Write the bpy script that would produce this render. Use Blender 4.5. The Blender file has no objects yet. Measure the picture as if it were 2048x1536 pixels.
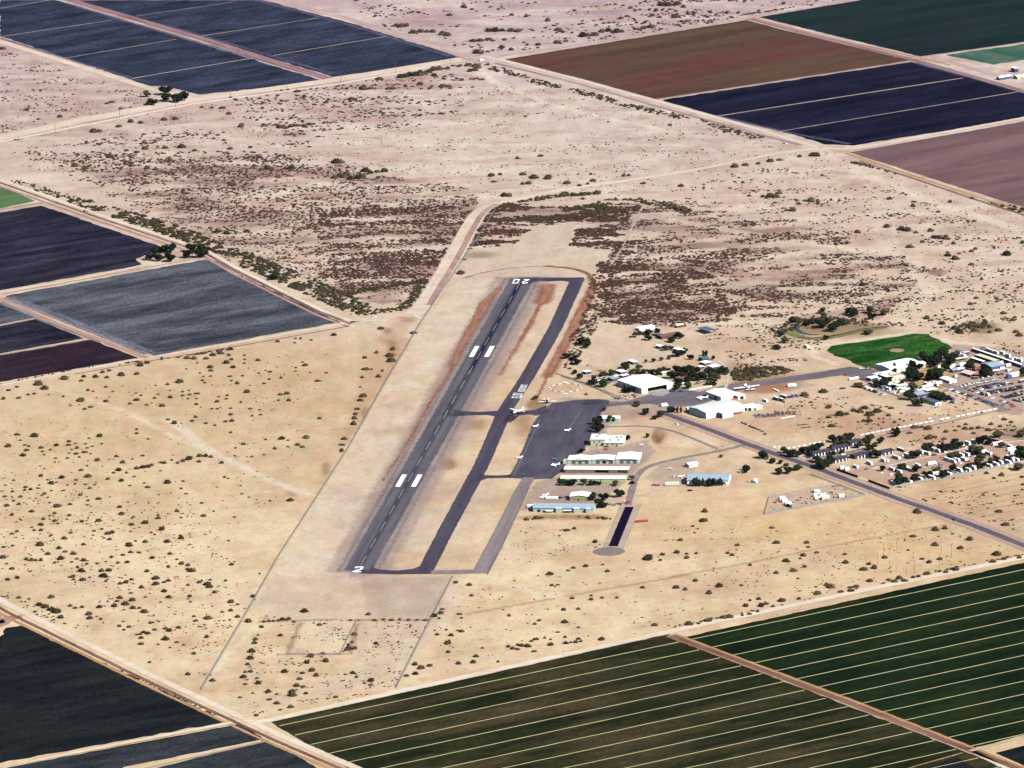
import bpy, bmesh, math, random
import numpy as np
from mathutils import Vector, Matrix
random.seed(7); rng = np.random.default_rng(7)
SC = bpy.context.scene
# ------------------------------------------------------------------ camera
F_PX, PITCH, ROLL, ALT = 16417.0, math.radians(14.37), math.radians(1.705), 2097.0
OX, OY = 0.0, 8110.0                      # the camera stands 8.1 km back from the airfield
_c, _s = math.cos(ROLL), math.sin(ROLL)
R0 = Vector((1, 0, 0)); U0 = Vector((0, math.sin(PITCH), math.cos(PITCH))); FW = Vector((0, math.cos(PITCH), -math.sin(PITCH)))
RT = R0*_c - U0*_s; UP = R0*_s + U0*_c
cam = bpy.data.cameras.new('camera'); camo = bpy.data.objects.new('camera', cam); SC.collection.objects.link(camo)
camo.matrix_world = Matrix.Translation((-OX, -OY, ALT)) @ Matrix((RT, UP, -FW)).transposed().to_4x4()
cam.sensor_width = 36; cam.lens = F_PX/2048*36; cam.clip_start = 100; cam.clip_end = 90000
SC.camera = camo
# ------------------------------------------------------------------ light
SUN_AZ_X, SUN_AZ_Y, SUN_EL = 0.78, -0.625, math.radians(41)
w = bpy.data.worlds.new('World'); SC.world = w; w.use_nodes = True
wn = w.node_tree.nodes; wl = w.node_tree.links; wn.clear()
sky = wn.new('ShaderNodeTexSky'); sky.sky_type = 'NISHITA'; sky.sun_disc = False
sky.sun_elevation = SUN_EL; sky.sun_rotation = math.atan2(SUN_AZ_X, SUN_AZ_Y)
bg = wn.new('ShaderNodeBackground'); bg.inputs[1].default_value = 0.05
wo = wn.new('ShaderNodeOutputWorld'); wl.new(sky.outputs[0], bg.inputs[0]); wl.new(bg.outputs[0], wo.inputs[0])
sl = bpy.data.lights.new('sun', 'SUN'); sl.energy = 5.0; sl.angle = math.radians(0.5); sl.color = (1, 0.968, 0.935)
so = bpy.data.objects.new('sun', sl); SC.collection.objects.link(so)
sd = Vector((SUN_AZ_X*math.cos(SUN_EL), SUN_AZ_Y*math.cos(SUN_EL), math.sin(SUN_EL)))
so.rotation_euler = sd.to_track_quat('Z', 'Y').to_euler(); so.location = (0, 0, 400)
vs = SC.view_settings; vs.view_transform = 'Standard'; vs.look = 'None'; vs.exposure = 0.80; vs.gamma = 1
SC.cycles.max_bounces = 4; SC.cycles.diffuse_bounces = 0; SC.cycles.transparent_max_bounces = 24
# ------------------------------------------------------------------ surveying: photo pixel -> place on the flat ground
def at(x, y=None):
    if y is None: x, y = x
    x = x-1024.0; y = y-768.0
    d = FW*F_PX + RT*x - UP*y
    t = -ALT/d.z
    return Vector((d.x*t-OX, d.y*t-OY))
def ats(pts): return [at(p) for p in pts]
def to_px(X, Y, Z=0.0):
    vx = X+OX; vy = Y+OY; vz = Z-ALT
    a = vx*RT.x+vy*RT.y+vz*RT.z; b = vx*UP.x+vy*UP.y+vz*UP.z; c = vx*FW.x+vy*FW.y+vz*FW.z
    return 1024+a/c*F_PX, 768-b/c*F_PX
def crop(ox, oy, s): return lambda x, y: (ox+x/s, oy+y/s)
S3 = 2.9257; S7 = 7.3143
P1, P2, P3 = crop(0, 0, S3), crop(680, 0, S3), crop(1348, 0, S3)
P4, P5, P6 = crop(0, 500, S3), crop(680, 500, S3), crop(1348, 500, S3)
P7, P8, P9 = crop(0, 1016, S3), crop(680, 1016, S3), crop(1348, 1016, S3)
Q2, Q3, Q4, Q5 = crop(1020, 740, S7), crop(1020, 900, 6.982), crop(1180, 640, S7), crop(1340, 740, S7)
Q6, Q7, Q8 = crop(1280, 900, S7), crop(1560, 600, S7), crop(1700, 660, 9.6)
R1, R2, R3, R4, R5 = crop(1860, 660, 9.6), crop(1520, 820, S7), crop(1768, 820, S7), crop(1480, 940, S7), crop(1720, 1040, 8.533)
U6 = crop(1900, 720, 13.84)
TH_A = math.radians(-57.65)
DA = Vector((math.cos(TH_A), math.sin(TH_A)))          # section lines running down to the right
DB = Vector((-math.sin(TH_A), math.cos(TH_A)))         # section lines running up to the right
_r0, _r1 = at(716, 1141), at(1043, 560)
DR = (_r1-_r0).normalized(); DX = Vector((DR.y, -DR.x))  # runway direction, and across it
# ------------------------------------------------------------------ colour and materials
def lin(c):
    c = c/255.0
    return c/12.92 if c <= 0.04045 else ((c+0.055)/1.055)**2.4
K = 0.52                                   # picture brightness -> surface albedo at this sun and exposure
def S(r, g, b, k=1.0): return (lin(r)*K*k, lin(g)*K*k, lin(b)*K*k, 1.0)
MATS = {}
class NT:
    def __init__(s, name):
        s.m = bpy.data.materials.new(name); s.m.use_nodes = True; s.t = s.m.node_tree; s.t.nodes.clear()
    def n(s, typ, **kw):
        nd = s.t.nodes.new(typ)
        for k, v in kw.items(): setattr(nd, k, v)
        return nd
    def l(s, a, b): s.t.links.new(a, b)
    def noise(s, vec, scale, detail=3.0, rough=0.55):
        nd = s.n('ShaderNodeTexNoise'); nd.inputs['Scale'].default_value = scale; nd.inputs['Detail'].default_value = detail
        nd.inputs['Roughness'].default_value = rough; s.l(vec, nd.inputs['Vector']); return nd.outputs['Fac']
    def rng(s, v, a, b, c=0.0, d=1.0, smooth=False):
        nd = s.n('ShaderNodeMapRange'); nd.interpolation_type = 'SMOOTHSTEP' if smooth else 'LINEAR'
        nd.inputs['From Min'].default_value = a; nd.inputs['From Max'].default_value = b
        nd.inputs['To Min'].default_value = c; nd.inputs['To Max'].default_value = d; s.l(v, nd.inputs['Value']); return nd.outputs['Result']
    def mix(s, f, a, b, mode='MIX'):
        nd = s.n('ShaderNodeMix', data_type='RGBA', blend_type=mode)
        if isinstance(f, (int, float)): nd.inputs[0].default_value = f
        else: s.l(f, nd.inputs[0])
        for i, v in ((6, a), (7, b)):
            if isinstance(v, tuple): nd.inputs[i].default_value = v
            else: s.l(v, nd.inputs[i])
        return nd.outputs[2]
    def math(s, op, a, b=None):
        nd = s.n('ShaderNodeMath', operation=op)
        for i, v in ((0, a), (1, b)):
            if v is None: continue
            if isinstance(v, (int, float)): nd.inputs[i].default_value = v
            else: s.l(v, nd.inputs[i])
        return nd.outputs[0]
    def pos(s, rot=0.0, sx=1.0, sy=1.0, sz=1.0):
        g = s.n('ShaderNodeNewGeometry'); a = s.n('ShaderNodeMapping'); a.inputs['Rotation'].default_value[2] = -rot
        s.l(g.outputs['Position'], a.inputs['Vector'])
        b = s.n('ShaderNodeMapping'); b.inputs['Scale'].default_value = (sx, sy, sz); s.l(a.outputs[0], b.inputs['Vector']); return b.outputs[0]
    def attr(s, name, out='Fac'):
        a = s.n('ShaderNodeAttribute', attribute_name=name); return a.outputs[out]
    def out(s, col, rough=0.9, metal=0.0, alpha=None, bump=None, spec=0.2, emit=None):
        p = s.n('ShaderNodeBsdfPrincipled'); p.inputs['Roughness'].default_value = rough; p.inputs['Metallic'].default_value = metal
        p.inputs['Specular IOR Level'].default_value = spec
        if isinstance(col, tuple): p.inputs['Base Color'].default_value = col
        else: s.l(col, p.inputs['Base Color'])
        if bump is not None:
            bn = s.n('ShaderNodeBump'); bn.inputs['Strength'].default_value = bump[1]; bn.inputs['Distance'].default_value = bump[2]
            s.l(bump[0], bn.inputs['Height']); s.l(bn.outputs[0], p.inputs['Normal'])
        o = s.n('ShaderNodeOutputMaterial')
        if alpha is not None:
            t = s.n('ShaderNodeBsdfTransparent'); mx = s.n('ShaderNodeMixShader')
            s.l(alpha, mx.inputs[0]); s.l(t.outputs[0], mx.inputs[1]); s.l(p.outputs[0], mx.inputs[2]); s.l(mx.outputs[0], o.inputs[0])
        else: s.l(p.outputs[0], o.inputs[0])
        return s.m
def sheet_mat(name, c1, c2, rot=0.0, streak=(0.004, 0.03), c3=None, patch=0.006, blotch=0.5, feather=None, grain=0.25, gscale=0.5, rows=None, cover=1.0, mid=0.12, lo=0.35, hi=0.65):
    """soil, crop or pavement: two colours mixed along streaks in direction rot, a third in patches, fine grain; feather = width of a ragged edge"""
    if name in MATS: return MATS[name]
    t = NT(name); base = t.pos(rot, streak[0], streak[1], 0.01)
    f = t.rng(t.noise(base, 1.0, 5.0, 0.6), lo, hi)
    col = t.mix(f, c1, c2)
    P = t.pos(rot)
    if c3: col = t.mix(t.rng(t.noise(t.pos(rot, patch, patch*3.5, 0.01), 1.0, 6.0, 0.68), 0.46, 0.68, 0, min(1, 0.55+blotch)), col, c3)
    col = t.mix(1.0, col, t.mix(t.rng(t.noise(t.pos(rot, 0.035, 0.09, 0.05), 1.0, 4.0, 0.75), 0.3, 0.7), (1-mid,)*3+(1,), (1+mid,)*3+(1,)), 'MULTIPLY')
    g = t.noise(P, gscale, 3.0, 0.7)
    col = t.mix(1.0, col, t.mix(t.rng(g, 0.25, 0.75), (1-grain,)*3+(1,), (1+grain,)*3+(1,)), 'MULTIPLY')
    if mid > 0.2:      # single plants and gaps: grain a few metres across
        col = t.mix(1.0, col, t.mix(t.rng(t.noise(t.pos(0.0, 0.30, 0.10, 0.1), 1.0, 2.0, 0.8), 0.3, 0.7), (1-mid*1.1,)*3+(1,), (1+mid*1.1,)*3+(1,)), 'MULTIPLY')
    if rows:
        R = t.pos(rot, 0.01, 1.0/rows[0], 0.01); wv = t.n('ShaderNodeTexWave', wave_type='BANDS', bands_direction='Y'); wv.inputs['Scale'].default_value = 1.0/math.pi*1.0
        wv.inputs['Distortion'].default_value = 0.6; t.l(R, wv.inputs['Vector'])
        col = t.mix(t.rng(wv.outputs['Fac'], 0.2, 0.8, 0.0, rows[1]), col, rows[2])
    al = None
    if feather:
        e = t.attr('edge'); nz = t.noise(t.pos(0.0), 0.22, 4.0, 0.7)
        v = t.math('ADD', e, t.math('MULTIPLY', t.math('SUBTRACT', nz, 0.5), feather*1.6))
        al = t.math('MULTIPLY', t.rng(v, feather*0.15, feather*0.85, smooth=True), cover)
        if cover < 1.0: al = t.math('MULTIPLY', al, t.rng(t.noise(t.pos(rot, 0.012, 0.09, 0.1), 1.0, 4.0, 0.6), 0.3, 0.6, 0.55, 1.0))
    MATS[name] = t.out(col, 1.0, alpha=al, bump=(g, 0.25, 0.3), spec=0.0); return MATS[name]
def flat(name, c, rough=0.6, metal=0.0, var=0.08, scale=0.6, spec=0.3, dirt=None, vary=None):
    if name in MATS: return MATS[name]
    t = NT(name); g = t.noise(t.pos(0.0), scale, 3.0, 0.6)
    col = t.mix(t.rng(g, 0.3, 0.7), tuple(x*(1-var) for x in c[:3])+(1,), tuple(min(1, x*(1+var)) for x in c[:3])+(1,))
    if vary:      # each plant, and each drift of plants, has its own shade
        oi = t.n('ShaderNodeObjectInfo'); u = t.math('ADD', t.math('MULTIPLY', oi.outputs['Random'], 0.5), t.math('MULTIPLY', t.noise(t.pos(0.0), 0.05, 3.0), 0.6))
        col = t.mix(t.rng(u, 0.25, 0.85), col, vary)
    if dirt: col = t.mix(t.rng(t.noise(t.pos(0.0), 0.25, 4.0), 0.5, 0.75, 0, 0.5), col, dirt)
    MATS[name] = t.out(col, rough, metal, spec=spec); return MATS[name]
# ------------------------------------------------------------------ object helpers
COL = SC.collection
def link(name, me, parent=None, **kw):
    o = bpy.data.objects.new(name, me); COL.objects.link(o)
    if parent is not None: o.parent = parent
    for k, v in kw.items():
        if v is not None: o[k] = v
    return o
def mesh(name, verts, faces, mats, idx=None):
    me = bpy.data.meshes.new(name); me.from_pydata([tuple(v) for v in verts], [], faces)
    for m in (mats if isinstance(mats, (list, tuple)) else [mats]): me.materials.append(m)
    if idx is not None: me.polygons.foreach_set('material_index', idx)
    me.update(); return me
def thing(name, loc, rz, label, cat, group=None):
    o = bpy.data.objects.new(name, None); COL.objects.link(o); o.location = loc; o.rotation_euler = (0, 0, rz); o.empty_display_size = 1
    o['label'] = label; o['category'] = cat
    if group: o['group'] = group
    return o
def copy_tree(o, loc, rz, label, group=None, scale=None, swap=None):
    c = o.copy(); COL.objects.link(c); c.location = loc; c.rotation_euler = (0, 0, rz); c['label'] = label
    if group: c['group'] = group
    if scale is not None: c.scale = (scale,)*3 if isinstance(scale, (int, float)) else scale
    def rec(src, dst):
        for ch in src.children:
            d = ch.copy(); COL.objects.link(d); d.parent = dst
            if swap and ch.name.split('.')[0] in swap: d.data = swap[ch.name.split('.')[0]]
            rec(ch, d)
    rec(o, c); return c
class MB:
    def __init__(s): s.v = []; s.f = []; s.i = []
    def add(s, vs, fs, mi=0):
        n = len(s.v); s.v += [tuple(v) for v in vs]; s.f += [tuple(n+i for i in f) for f in fs]; s.i += [mi]*len(fs); return s
    def box(s, x0, x1, y0, y1, z0, z1, mi=0, top=None):
        t = top or (0, 0, 0, 0)   # inset of the top face: x0, x1, y0, y1
        v = [(x0, y0, z0), (x1, y0, z0), (x1, y1, z0), (x0, y1, z0), (x0+t[0], y0+t[2], z1), (x1-t[1], y0+t[2], z1), (x1-t[1], y1-t[3], z1), (x0+t[0], y1-t[3], z1)]
        return s.add(v, [(0, 3, 2, 1), (4, 5, 6, 7), (0, 1, 5, 4), (1, 2, 6, 5), (2, 3, 7, 6), (3, 0, 4, 7)], mi)
    def tube(s, p0, p1, r0, r1=None, n=8, mi=0, caps=True):
        r1 = r0 if r1 is None else r1; p0 = Vector(p0); p1 = Vector(p1); d = (p1-p0).normalized()
        a = d.orthogonal().normalized(); b = d.cross(a); vs = []
        for p, r in ((p0, r0), (p1, r1)): vs += [p+(a*math.cos(k*2*math.pi/n)+b*math.sin(k*2*math.pi/n))*r for k in range(n)]
        fs = [(k, (k+1) % n, n+(k+1) % n, n+k) for k in range(n)]
        if caps: fs += [tuple(range(n))[::-1], tuple(range(n, 2*n))]
        return s.add(vs, fs, mi)
    def loft(s, rings, mi=0, caps=True):
        n = len(rings[0]); vs = [p for r in rings for p in r]; fs = []
        for j in range(len(rings)-1): fs += [(j*n+k, j*n+(k+1) % n, (j+1)*n+(k+1) % n, (j+1)*n+k) for k in range(n)]
        if caps: fs += [tuple(range(n))[::-1], tuple(range((len(rings)-1)*n, len(rings)*n))]
        return s.add(vs, fs, mi)
    def me(s, name, mats):
        return mesh(name, s.v, s.f, mats, s.i)
    def obj(s, name, mats, parent=None, **kw): return link(name, s.me(name, mats), parent, **kw)
EXCL = []     # outlines (metres) where no wild bush grows
def in_poly(P, poly):
    x, y = P[:, 0], P[:, 1]; c = np.zeros(len(x), bool); n = len(poly)
    for i in range(n):
        x1, y1 = poly[i][0], poly[i][1]; x2, y2 = poly[(i+1) % n][0], poly[(i+1) % n][1]
        if y1 == y2: continue
        k = ((y1 > y) != (y2 > y)) & (x < (x2-x1)*(y-y1)/(y2-y1)+x1); c ^= k
    return c
def densify(pts, step, closed):
    out = []; n = len(pts)
    for i in range(n if closed else n-1):
        a, b = pts[i], pts[(i+1) % n]; m = max(1, int((b-a).length/step))
        out += [a+(b-a)*(k/m) for k in range(m)]
    if not closed: out.append(pts[-1])
    return out
def smooth(pts, it=2):
    for _ in range(it):
        q = [pts[0]]
        for a, b in zip(pts[:-1], pts[1:]): q += [a*0.75+b*0.25, a*0.25+b*0.75]
        pts = q+[pts[-1]]
    return pts
Z_NEXT = [0.03]
def set_edge(me, vals):
    a = me.attributes.new('edge', 'FLOAT', 'POINT'); a.data.foreach_set('value', vals)
def sheet(name, pts, mat, z, edge=3.0, wob=0.6, kind='structure', parent=None, excl=True, px=True, rnd=0, **kw):
    w = ats(pts) if px else [Vector(p) for p in pts]
    if rnd:
        w = w+[w[0]]; w = smooth(w, rnd)[:-1]
    ar = sum(a.x*b.y-b.x*a.y for a, b in zip(w, w[1:]+w[:1]))
    if ar < 0: w = w[::-1]
    if excl: EXCL.append([(p.x, p.y) for p in w])
    d = densify(w, 9.0, True); n = len(d); r = random.Random(len(name)*31 + int(abs(w[0].x)))
    o = []; inn = []
    for i in range(n):
        t = (d[(i+1) % n]-d[i-1]).normalized(); nm = Vector((-t.y, t.x)); k = r.uniform(-wob, wob)
        o.append(d[i]+nm*k); inn.append(d[i]+nm*(k+edge))
    vs = [(p.x, p.y, z) for p in o]+[(p.x, p.y, z) for p in inn]
    fs = [(i, (i+1) % n, n+(i+1) % n, n+i) for i in range(n)]+[tuple(range(n, 2*n))]
    me = mesh(name, vs, fs, mat); set_edge(me, [0.0]*n+[edge]*n)
    return link(name, me, parent, kind=kind, **kw)
def strip(name, pts, width, mat, z, sm=0, wob=0.3, kind='structure', parent=None, excl=True, px=True, z1=None, step=9.0, **kw):
    w = ats(pts) if px else [Vector(p) for p in pts]
    if sm: w = smooth(w, sm)
    w = densify(w, step, False); n = len(w); vs = []; L = []; Rr = []; r = random.Random(n*7+int(abs(w[0].x)))
    wd = width if isinstance(width, (list, tuple)) else (width, width)
    for i in range(n):
        t = (w[min(i+1, n-1)]-w[max(i-1, 0)]).normalized(); nm = Vector((-t.y, t.x)); h = (wd[0]+(wd[1]-wd[0])*i/(n-1))/2
        a = w[i]+nm*(h+r.uniform(-wob, wob)); b = w[i]-nm*(h+r.uniform(-wob, wob))
        vs += [(a.x, a.y, z), (w[i].x, w[i].y, z if z1 is None else z1), (b.x, b.y, z)]; L.append((a.x, a.y)); Rr.append((b.x, b.y))
    fs = []
    for i in range(n-1): fs += [(3*i+3, 3*i, 3*i+1, 3*i+4), (3*i+4, 3*i+1, 3*i+2, 3*i+5)]
    me = mesh(name, vs, fs, mat); set_edge(me, [0.0, max(wd)/2, 0.0]*n)
    if excl: EXCL.append(L+Rr[::-1])
    return link(name, me, parent, kind=kind, **kw)
# value noise for soil map and scatter
_tab = rng.random((256, 256))
def vnoise(x, y):
    xi = np.floor(x).astype(int); yi = np.floor(y).astype(int); fx = x-xi; fy = y-yi; fx = fx*fx*(3-2*fx); fy = fy*fy*(3-2*fy)
    g = lambda a, b: _tab[a & 255, b & 255]
    return (g(xi, yi)*(1-fx)+g(xi+1, yi)*fx)*(1-fy)+(g(xi, yi+1)*(1-fx)+g(xi+1, yi+1)*fx)*fy
def fbm(x, y, o=4):
    s = 0; a = 0.5; t = 0
    for k in range(o): s = s+a*vnoise(x*2**k+17*k, y*2**k+31*k); t += a; a *= 0.55
    return s/t
# ================================================================== GROUND
SAND = np.array([lin(c)*K for c in (233, 203, 165)])
def axis(a, b, step, far, g=1.35):
    v = list(np.arange(a, b+step*0.5, step)); lo, hi = v[0], v[-1]; st = step; pre, post = [], []
    while lo > -far:
        st *= g; lo -= st; hi += st; pre.append(lo); post.append(hi)
    return np.array(pre[::-1]+v+post)
gx = axis(-740, 740, 3.2, 45000); gy = axis(-1560, 2300, 5.2, 45000)
GX, GY = np.meshgrid(gx, gy); GXf, GYf = GX.ravel(), GY.ravel(); NV = len(GXf)
PXf, PYf = to_px(GXf, GYf)
behind = (GYf < -OY+2000); PXf = np.where(behind, 1024, PXf); PYf = np.where(behind, 4000, PYf)
soil = np.tile(SAND, (NV, 1))
def col3(c): return np.array([lin(x)*K for x in c])
def lay(c, m): 
    global soil
    m = np.clip(m, 0, 1)[:, None]; soil = soil*(1-m)+col3(c)*m
wx = (fbm(GXf/60, GYf/60, 4)-0.5); wy = (fbm(GXf/60+50, GYf/60+9, 4)-0.5)
n1 = fbm(GXf/35+5, GYf/35+3, 5); n2 = fbm(GXf/9+7, GYf/9+1, 3); nA = fbm((GXf*DB.x+GYf*DB.y)/120, (GXf*DA.x+GYf*DA.y)/22, 4)
nH = fbm(GXf/140, GYf/45, 5)
def blob(cx, cy, rx, ry, c, s=0.6, soft=0.6, rag=0.9):
    d = np.sqrt(((PXf-cx+wx*rx*0.8)/rx)**2+((PYf-cy+wy*ry*0.8)/ry)**2)+(n1-0.5)*rag+(n2-0.5)*rag*0.5
    lay(c, np.clip((1+soft-d)/(2*soft), 0, 1)*s)
def poly_d(pts):
    P = ats(pts); d = np.full(NV, 1e9)
    for a, b in zip(P[:-1], P[1:]):
        ab = b-a; t = np.clip(((GXf-a.x)*ab.x+(GYf-a.y)*ab.y)/ab.length_squared, 0, 1)
        d = np.minimum(d, np.hypot(GXf-a.x-ab.x*t, GYf-a.y-ab.y*t))
    return d
def brush(pts, wd, c, s=0.6, rag=0.9):
    d = poly_d(pts)/wd+(n1-0.5)*rag+(n2-0.5)*rag*0.6
    lay(c, np.clip((1.25-d)/0.6, 0, 1)*s)
def area(pts, c, s=0.6, mod=None):
    m = in_poly(np.stack([PXf+wx*14, PYf+wy*7], 1), pts).astype(float)
    if mod is not None: m = m*mod
    lay(c, m*s)
# broad drifts of soil colour; mauve distance haze painted into the far soil
t = np.clip((PYf-100)/900, 0, 1)
lay((214, 190, 180), (1-t)*0.95)
lay((200, 172, 172), np.clip((160-PYf)/160, 0, 1)*0.8)
lay((214, 178, 136), np.clip((nH-0.40)*3, 0, 1)*0.7*np.clip((PYf-560)/300, 0, 1))
lay((246, 221, 180), np.clip((fbm(GXf/90+40, GYf/160+8, 4)-0.45)*3.5, 0, 1)*0.75*np.clip((PYf-820)/300, 0, 1))
lay((196, 164, 156), np.clip((nA-0.5)*3, 0, 1)*0.35*np.clip((PYf-0)/100, 0, 1))
blob(1750, 1060, 330, 70, (226, 188, 138), 0.8, 0.8)
blob(1900, 1010, 120, 60, (214, 176, 140), 0.6); blob(1980, 1050, 110, 40, (206, 172, 146), 0.7)
blob(1130, 250, 330, 90, (222, 205, 188), 0.8, 0.8); blob(850, 300, 200, 60, (226, 204, 182), 0.5)
blob(150, 900, 160, 110, (224, 194, 152), 0.7, 0.9); blob(400, 1130, 250, 160, (244, 217, 178), 0.6, 0.9)
blob(560, 780, 260, 100, (214, 180, 138), 0.75, 0.8); blob(300, 860, 300, 60, (220, 188, 146), 0.5, 0.8)
blob(1150, 20, 260, 50, (198, 172, 172), 0.6); blob(880, 40, 60, 12, (170, 140, 148), 0.5); blob(1200, 22, 60, 8, (160, 128, 138), 0.6)
blob(150, 170, 200, 60, (216, 190, 180), 0.5)
# washes of dense scrub: the ground between the bushes is brown too
M = np.clip((fbm(GXf/70+3, GYf/30+2, 4)-0.40)*4, 0, 1)
area([(150, 330), (620, 330), (960, 380), (945, 470), (880, 580), (760, 610), (640, 580), (470, 500), (330, 440)], (160, 126, 118), 0.85, M)
area([(1250, 400), (1560, 430), (1860, 540), (1760, 640), (1560, 640), (1380, 660), (1200, 640), (1210, 560), (1240, 480)], (154, 118, 110), 0.85, M)
area([(950, 420), (1280, 400), (1245, 500), (1150, 490), (1160, 450), (1040, 450), (1030, 495), (940, 500)], (146, 112, 108), 0.8, M)
area([(460, 180), (900, 140), (960, 160), (900, 230), (700, 270), (480, 250)], (180, 142, 130), 0.65, M)
area([(60, 130), (280, 190), (250, 230), (0, 260), (0, 120)], (182, 150, 140), 0.55, M)
for cx, cy, rx, ry in ((95, 270, 28, 4), (365, 288, 22, 8), (345, 235, 20, 6), (600, 268, 30, 7), (680, 345, 40, 14), (430, 315, 30, 5), (250, 268, 20, 6), (30, 282, 24, 3)):
    blob(cx, cy, rx, ry, (150, 118, 112), 0.55)
# gravel spread beside the runway
_cl = [(716, 1141), (1043, 560)]; d = poly_d(_cl)
lay((196, 168, 164), np.clip((48-d+(nA-0.5)*60)/22, 0, 1)*0.55); lay((172, 148, 150), np.clip((27-d+(n1-0.5)*14)/9, 0, 1)*0.75)
lay((184, 148, 130), np.clip((fbm(GXf/55+31, GYf/28+17, 5)-0.54)*7, 0, 1)*0.45*np.clip((620-PYf)/120, 0, 1)); lay((240, 222, 200), np.clip((fbm(GXf/90+71, GYf/30+7, 5)-0.52)*6, 0, 1)*0.55*np.clip((700-PYf)/120, 0, 1))
lay((204, 168, 128), np.clip((fbm(GXf/60+61, GYf/50+27, 5)-0.55)*6, 0, 1)*0.45*np.clip((PYf-600)/120, 0, 1))
# weeds and mud round the runway
RUST, WEED, MUD = (150, 88, 62), (150, 112, 74), (176, 146, 140)
brush([(999, 577), (972, 602), (951, 642), (925, 692), (905, 732)], 6, RUST, 0.98, 0.6)
brush([(905, 732), (884, 772), (860, 802), (842, 837), (824, 872), (795, 915), (768, 955)], 3.2, (166, 112, 84), 0.8, 1.2)
brush([(1095, 572), (1090, 590), (1082, 605)], 10, RUST, 0.95, 0.6); brush([(1078, 610), (1062, 645), (1045, 675), (1020, 715), (1000, 750)], 3.5, (172, 110, 92), 0.75, 1.2)
brush([(1184, 575), (1165, 620), (1145, 660), (1120, 710), (1095, 752)], 6.5, RUST, 0.9, 0.6); brush([(1095, 752), (1085, 775), (1070, 800)], 1.6, (160, 100, 80), 0.8)
brush([(1030, 540), (1095, 533), (1150, 538), (1178, 548), (1187, 570)], 4, (140, 108, 74), 0.85, 0.7)
brush([(930, 556), (970, 543), (1030, 536)], 2.5, (168, 112, 98), 0.8, 1.1)
blob(1098, 540, 14, 9, (150, 118, 100), 0.7)
blob(1075, 812, 18, 11, (158, 118, 84), 0.9, 0.3); blob(1048, 850, 20, 26, (164, 120, 84), 0.7); blob(1045, 935, 25, 6, (160, 118, 80), 0.7); blob(1125, 945, 22, 5, (190, 140, 84), 0.8)
blob(955, 852, 26, 12, (170, 132, 92), 0.8, 0.5, 1.5); blob(895, 928, 18, 12, (168, 130, 86), 0.9, 0.3, 0.9); blob(770, 855, 32, 12, (178, 142, 104), 0.5, 0.4, 1.8)
blob(885, 815, 18, 8, (170, 130, 100), 0.6)
blob(1318, 873, 14, 17, (140, 92, 66), 0.95, 0.25, 0.6); blob(1340, 860, 26, 14, (206, 172, 140), 0.6)
blob(750, 1170, 40, 6, (188, 142, 104), 0.8, 0.4, 1.3); blob(1100, 1034, 50, 5, (150, 108, 70), 0.8, 0.4, 1.3); blob(1180, 1034, 40, 5, (160, 118, 74), 0.8, 0.4, 1.2)
blob(1240, 832, 50, 14, (196, 150, 118), 0.7); blob(1280, 826, 14, 6, (186, 100, 72), 0.7)
blob(1250, 905, 40, 30, (200, 168, 140), 0.5); blob(1160, 1000, 90, 14, (186, 156, 134), 0.7)
brush([(800, 640), (760, 760), (700, 880)], 14, (196, 150, 116), 0.45, 1.6)
for cx, cy, rx, ry, c in ((880, 655, 40, 12, MUD), (800, 812, 26, 8, MUD), (700, 1000, 40, 26, MUD), (700, 1045, 26, 14, (180, 158, 150)), (905, 665, 18, 6, (170, 140, 136)),
                          (860, 1060, 60, 40, (214, 192, 172)), (640, 1250, 60, 20, (222, 196, 170)), (560, 1195, 60, 20, (206, 178, 160)), (800, 1185, 90, 26, (204, 178, 160)),
                          (800, 1265, 70, 50, (218, 192, 170)), (1000, 1090, 60, 40, (232, 208, 176)), (950, 1000, 40, 60, (216, 192, 172))):
    blob(cx, cy, rx, ry, c, 0.6, 0.5, 1.0)
blob(1050, 548, 50, 7, (168, 140, 146), 0.8)
# scraped pads and graded strips with their own soil
PADC = (206, 178, 160)
area([(722, 1156), (905, 1152), (862, 1238), (735, 1236)], (194, 170, 154), 0.65); area([(720, 1244), (858, 1242), (795, 1374), (640, 1380), (700, 1330)], (222, 196, 170), 0.6); area([(500, 1215), (545, 1150), (724, 1158), (730, 1236), (530, 1240)], (216, 190, 168), 0.5)
for x_, y_, rx_, ry_ in ((785, 698, 12, 16), (730, 830, 8, 16), (815, 640, 14, 5), (775, 660, 8, 6), (650, 940, 8, 14), (585, 985, 16, 8), (440, 505, 12, 4), (1000, 530, 20, 4)): blob(x_, y_, rx_, ry_, (158, 116, 90), 0.65, 0.5, 1.6)
area([(590, 1245), (716, 1244), (700, 1308), (575, 1308)], (240, 216, 186), 0.4)
area([(1040, 452), (1154, 448), (1136, 492), (1026, 492)], (218, 194, 172), 0.95); area([(940, 496), (1240, 491), (1215, 545), (1180, 552), (930, 552)], (220, 196, 172), 0.85)
area([(955, 525), (920, 562), (1010, 556), (900, 700), (700, 1090), (700, 1160), (545, 1150), (690, 905), (850, 640)], (230, 207, 184), 0.8, np.clip(0.6+(n1-0.4)*2, 0, 1))
area([(1190, 680), (1225, 662), (1300, 690), (1370, 710), (1300, 735), (1200, 730), (1160, 745)], (222, 194, 170), 0.7)
blob(960, 510, 30, 6, (140, 118, 90), 0.7)
brush([(905, 575), (860, 640), (790, 745), (700, 890), (600, 1055), (500, 1215), (410, 1370)], 3.0, (232, 206, 168), 0.7, 0.7)
for pts in ([(520, 1243), (600, 1240), (735, 1240), (860, 1241)], [(575, 1308), (700, 1308), (715, 1246)], [(575, 1308), (600, 1246)]): brush(pts, 2.2, (130, 98, 72), 0.6, 1.3)
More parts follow.
